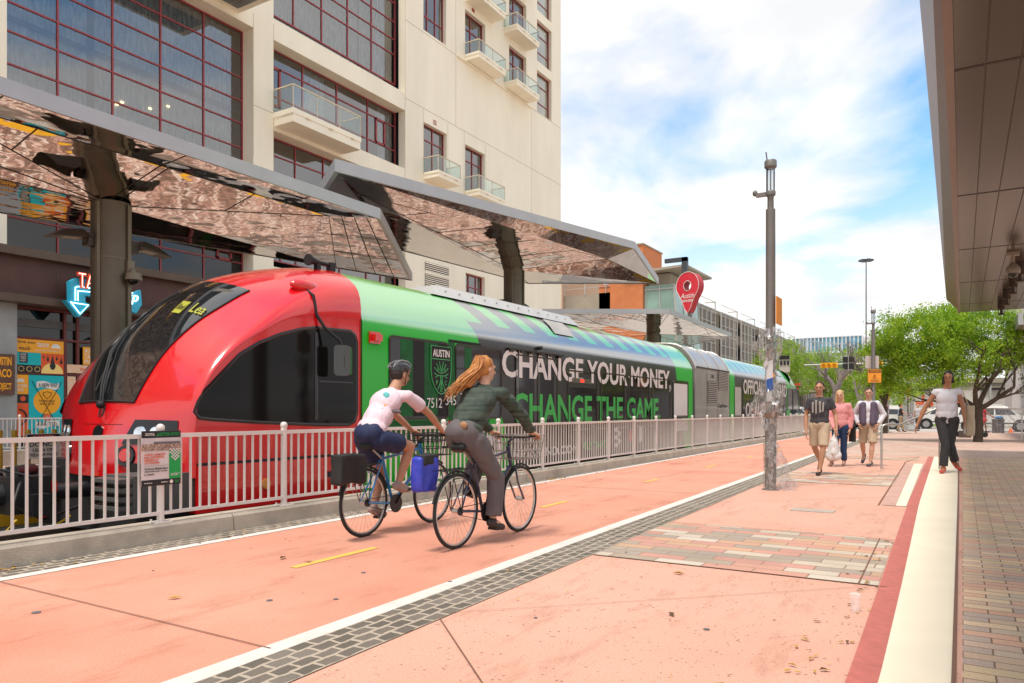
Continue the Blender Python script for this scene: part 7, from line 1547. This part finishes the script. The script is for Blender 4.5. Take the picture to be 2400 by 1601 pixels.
hair_cap(pw_, hp_, H, mat('hair_ginger', (.38,.13,.03), .6, c2=(.55,.24,.06), scale=22, stretch=(1,1,.3)), 1.0, [('c', hp_(0,-.07,.03), hp_(-.02,-.15,-.08), .068,.062), ('c', hp_(-.02,-.15,-.08), hp_(-.04,-.26,-.18), .06,.045), ('c', hp_(-.04,-.26,-.18), hp_(-.05,-.36,-.24), .042,.018), ('c', hp_(.03,-.10,-.02), hp_(.02,-.20,-.16), .045,.03)], puff=1.04, wr=.012)
rg2 = random.Random(8); k = MB()
for i in range(150):
    a = rg2.uniform(-2.7,-.4); b_ = rg2.uniform(-.5,1); p0 = hp_(.082*math.cos(a)*(1-.3*max(0,b_)), .094*math.sin(a)-.02, .05+.085*b_)
    e = rg2.uniform(-.05,.05); f_ = rg2.uniform(.6,1.12); k.tube([p0, hp_(.055*math.cos(a)+e, -.14, -.02+.03*b_), hp_(.03*math.cos(a)-.03+e, -.24*f_, -.13+.05*b_), hp_(-.05+e*1.4, -.38*f_, -.25*f_+rg2.uniform(-.05,.06))], [.0045,.006,.005,.0012], 4)
k.build('hair', MATS['hair_ginger'], pw_, smooth=True)

# ---- walkers coming towards the camera
def walker(label, x, y, k, skin, hairm, pose, tops, bots, shoe, look=(0,-1,0), long=None, vox=.010, female=False, grp=None, face=(0,-1,0), low=.12, hk=1.0):
    f = Vector(face).normalized(); s = Vector((f.y,-f.x,0)); # s = person's right? facing -Y: right is -X
    def W(a, fw, z): return V3(x,y,0)+s*(-a)*k+f*fw*k+V3(0,0,z*k)     # a>0 = person's left
    J = dict(base=(x,y,0), pelvis=W(0,0,.95), chest=W(0,0,1.27), neck=W(0,0,1.47), head=W(*pose.get('head',(0,.02,1.615))))
    D = dict(shL=(.172,0,1.385), shR=(-.172,0,1.385), elL=(.24,-.02,1.14), elR=(-.24,-.02,1.14), haL=(.25,.06,.90), haR=(-.25,.06,.90), hipL=(.09,0,.91), hipR=(-.09,0,.91), knL=(.09,.08,.50), knR=(-.09,-.03,.50), anL=(.09,.12,.09), anR=(-.09,-.18,.12), toeL=(.10,.28,.04), toeR=(-.10,-.03,.04))
    D.update({q: v for q, v in pose.items() if q != 'head'})
    for q, v in D.items(): J[q] = W(*v)
    for sd, sg_ in (('L',1),('R',-1)): J['hd'+sd] = Vector(J['ha'+sd])-Vector(J['el'+sd]); J['pn'+sd] = s*sg_; J['th'+sd] = f
    t, body, hp_, H, fr = person('person', label, J, skin, f, look, k, vox, grp, female, head_k=hk)
    if tops: shirt(t, J, fr, tops[0], k, tops[1], vox, tops[2] if len(tops) > 2 else .02, wr=.008, female=female, low=low, name=tops[3] if len(tops) > 3 else 'shirt')
    if bots: pants(t, J, fr, bots[0], k, bots[1], vox, .012, bots[2] if len(bots) > 2 else .02, name=bots[3] if len(bots) > 3 else 'trousers')
    if shoe: shoes(t, J, shoe, k, vox)
    hair_cap(t, hp_, H, hairm, k*hk, [('c', hp_(*a), hp_(*b_), r0*k, r1*k) for a, b_, r0, r1 in (long or [])], vox)
    return t, J, fr, hp_
khaki = mat('khaki', (.50,.38,.27), .85, var=.06, scale=5); hd_ = mat('hair_brown', (.05,.025,.015), .7); hblk = mat('hair_black', (.018,.012,.010), .6)
ta, J, fr, hp_ = walker('walking man in a dark grey T-shirt with a pale print and khaki shorts', -2.40, 15.6, 1.05, skin_b, hd_, dict(haL=(.30,.05,.86), elL=(.27,-.05,1.12), haR=(-.22,.10,.80), elR=(-.24,0,1.10), knL=(.085,.14,.50), anL=(.03,.18,.10), toeL=(.02,.38,.04), knR=(-.095,-.04,.50), anR=(-.04,-.32,.24), toeR=(-.04,-.20,.08)), (mat('tee_charcoal', (.055,.05,.058), .85, var=.1), .6, .024), (khaki, .92, .018, 'shorts'), mat('sandal_black', (.03,.018,.012), .6), hk=1.0)
organ('shirt_print', [('c', V3(-2.50,15.462,1.40), V3(-2.50,15.455,1.22), .022,.020), ('c', V3(-2.44,15.445,1.44), V3(-2.44,15.44,1.20), .022,.018), ('c', V3(-2.37,15.445,1.42), V3(-2.37,15.44,1.22), .022,.018), ('c', V3(-2.31,15.462,1.40), V3(-2.32,15.455,1.24), .020,.018)], .010, mat('print_pale', (.36,.33,.31), .8), ta)
tb_, J, fr, hp_ = walker('walking woman with blonde hair, pink sweater and jeans holding a white bag', -2.36, 18.2, .985, skin_a, mat('hair_blonde', (.50,.30,.13), .6, c2=(.62,.42,.2), scale=20), dict(head=(-.01,.03,1.615), haR=(-.10,.18,.84), elR=(-.22,.04,1.10), haL=(.20,.02,.84), knR=(-.10,.06,.50), anR=(-.17,.12,.09), toeR=(-.19,.28,.04), knL=(.06,-.05,.50), anL=(.06,-.12,.11), toeL=(.06,.04,.04)), (mat('sweater_pink', (.72,.30,.31), .9, var=.05), 1.9, .03, 'sweater'), (mat('jeans', (.015,.045,.12), .8, var=.2, scale=6), 1.93, .012), mat('shoe_tan', (.30,.18,.13), .7), female=True, long=[((0,-.05,.03),(.0,-.07,-.16),.07,.05),((.06,.0,.0),(.07,.01,-.16),.035,.025),((-.06,.0,.0),(-.07,.01,-.16),.035,.025)])
bg_ = thing('shopping_bag', 'white plastic shopping bag hanging from the hand of the woman in pink', 'bag', (-2.45,18.0,.1)); organ('bag_body', [('c', V3(-2.46,18.02,.70), V3(-2.46,18.02,.62), .03,.05), ('c', V3(-2.47,18.02,.55), V3(-2.48,18.02,.30), .09,.14), ('c', V3(-2.53,18.02,.24), V3(-2.43,18.02,.24), .12,.12)], .012, mat('bag_white', (.66,.64,.64), .5), bg_, 3, .03, 8)
k = MB(); k.tube([V3(-2.47,18.02,.70), V3(-2.455,18.02,.82)], .012, 5); k.build('handle', MATS['bag_white'], bg_)
k = thing('shoulder_bag', 'small black bag behind the hip of the woman in pink', 'bag', (-2.13,18.35,.6)); organ('bag_body', [('b', V3(-2.13,18.35,.72), (.14,.12,.34))], .012, bagk, k, 4)
vest = mat('vest_mauve', (.13,.10,.15), .85, var=.12); wsh = mat('shirt_white', (.70,.68,.74), .85, var=.03)
tc_, J, fr, hp_ = walker('walking man in a white shirt under an open mauve vest and khaki shorts', -1.82, 18.6, 1.02, skin_a, hd_, dict(haL=(.19,.08,.92), elL=(.30,-.06,1.14), haR=(-.19,.08,.92), elR=(-.30,-.06,1.14), knR=(-.13,-.03,.50), anR=(-.13,-.30,.22), toeR=(-.15,-.20,.07), knL=(.085,.12,.50), anL=(.05,.14,.09), toeL=(.0,.28,.04)), (wsh, 1.9, .024), (khaki, .97, .020, 'shorts'), mat('shoe_slate', (.10,.10,.13), .7))
for sx in (-1,1): organ('vest', [('c', V3(-1.82+sx*.10,18.50,1.40), V3(-1.82+sx*.095,18.49,.98), .062,.070), ('c', V3(-1.82+sx*.13,18.58,1.38), V3(-1.82+sx*.13,18.58,1.0), .075,.08)], .011, vest, tc_, 3, .01)
top_w = mat('top_white', (.62,.60,.66), .85, var=.03); gry = mat('trousers_charcoal', (.035,.035,.038), .85, var=.15, scale=5)
td, J, fr, hp_ = walker('walking woman in a sleeveless white top, charcoal trousers and red flat shoes', -.27, 17.35, 1.17, skin_c, hblk, dict(head=(.02,.03,1.63), elR=(-.33,.0,1.12), haR=(-.44,.06,.84), shR=(-.165,0,1.39), shL=(.165,0,1.39), elL=(.24,.02,1.14), haL=(.26,.10,.92), knR=(-.02,.10,.50), anR=(-.05,.14,.09), toeR=(-.08,.30,.04), knL=(.05,-.04,.50), anL=(.12,-.26,.18), toeL=(.20,-.14,.06), hipR=(-.09,0,.91), hipL=(.09,0,.91)), (top_w, .14, .026, 'top'), (gry, 1.92, .022), mat('shoe_red', (.55,.09,.05), .6), female=True, low=.12, hk=.96, long=[((0,-.05,.05),(0,-.06,-.06),.07,.06),((.05,0,.02),(.07,0,-.09),.04,.03),((-.05,0,.02),(-.07,0,-.06),.04,.03)])
k = thing('tote_bag', 'beige tote bag hanging at the side of the sleeveless woman', 'bag', (.12,17.4,.6)); organ('bag_body', [('b', V3(.13,17.48,1.05), (.14,.26,.60))], .014, mat('tote_beige', (.48,.40,.29), .85), k, 5, .03, 6); q = MB(); q.tube([V3(.11,17.40,1.34), V3(-.02,17.37,1.68), V3(.11,17.56,1.34)], .012, 5); q.build('strap', MATS['tote_beige'], k)
# ---- people far off
def bgp(label, x, y, k, top, bot, skin=skin_a, face=(1,0,0), pl=1.9, sl=.5, female=False, pose=None, long=None, hm_=hd_):
    return walker(label, x, y, k, skin, hm_, pose or {}, (mat(top[0], top[1], .85), sl, .02), (mat(bot[0], bot[1], .85), pl, .02), black_rub, look=face, face=face, vox=.016, female=female, long=long)
bgp('distant man in a black shirt and khaki trousers walking right', -3.15, 50.0, .97, ('far_black', (.03,.03,.035)), ('far_khaki', (.36,.28,.18)), pose=dict(elL=(.15,.14,1.2),haL=(.02,.28,1.1),elR=(-.15,.14,1.2),haR=(-.02,.28,1.1)))
bgp('distant person in a white cap and patterned top beside the signal mast', -2.35, 52.2, .98, ('far_pattern', (.50,.48,.50)), ('far_dark', (.04,.045,.06)), face=(-.3,-1,0))
bgp('distant woman in magenta shorts and a pale top on the grass verge', -2.2, 66.4, .98, ('far_cream', (.65,.60,.50)), ('far_magenta', (.70,.03,.30)), pl=.6, female=True, face=(0,1,0)); bgp('distant person in black with pale jeans beside the woman in magenta shorts', -3.0, 66.6, .98, ('far_black', (0,0,0)), ('far_jeans', (.30,.35,.40)), face=(0,1,0))
bgp('distant person in a light blue top left of the sticker-covered post', -3.85, 60.0, 1.0, ('far_blue', (.35,.42,.52)), ('far_navy', (.03,.04,.09)))
rd = mat('far_red', (.58,.015,.03), .8); tr_, J, fr, hp_ = walker('distant woman in a short red dress leaning towards the litter bin', 1.05, 50.6, .93, skin_c, hblk, dict(elL=(.12,.22,1.2),haL=(.10,.42,1.02),elR=(-.12,.22,1.15),haR=(-.10,.42,1.0),anR=(-.09,-.2,.12),toeR=(-.09,-.05,.05)), (rd, .4, .03, 'dress'), (rd, .55, .08, 'skirt'), black_rub, look=(1,0,0), face=(1,0,0), vox=.014, female=True)
k = MB(); k.ell((.86,50.6,1.15),(.10,.14,.19)); tag(k.build('backpack', bagk, smooth=True, loc=(.86,50.6,1)), 'dark backpack worn by the distant woman in red', 'backpack')
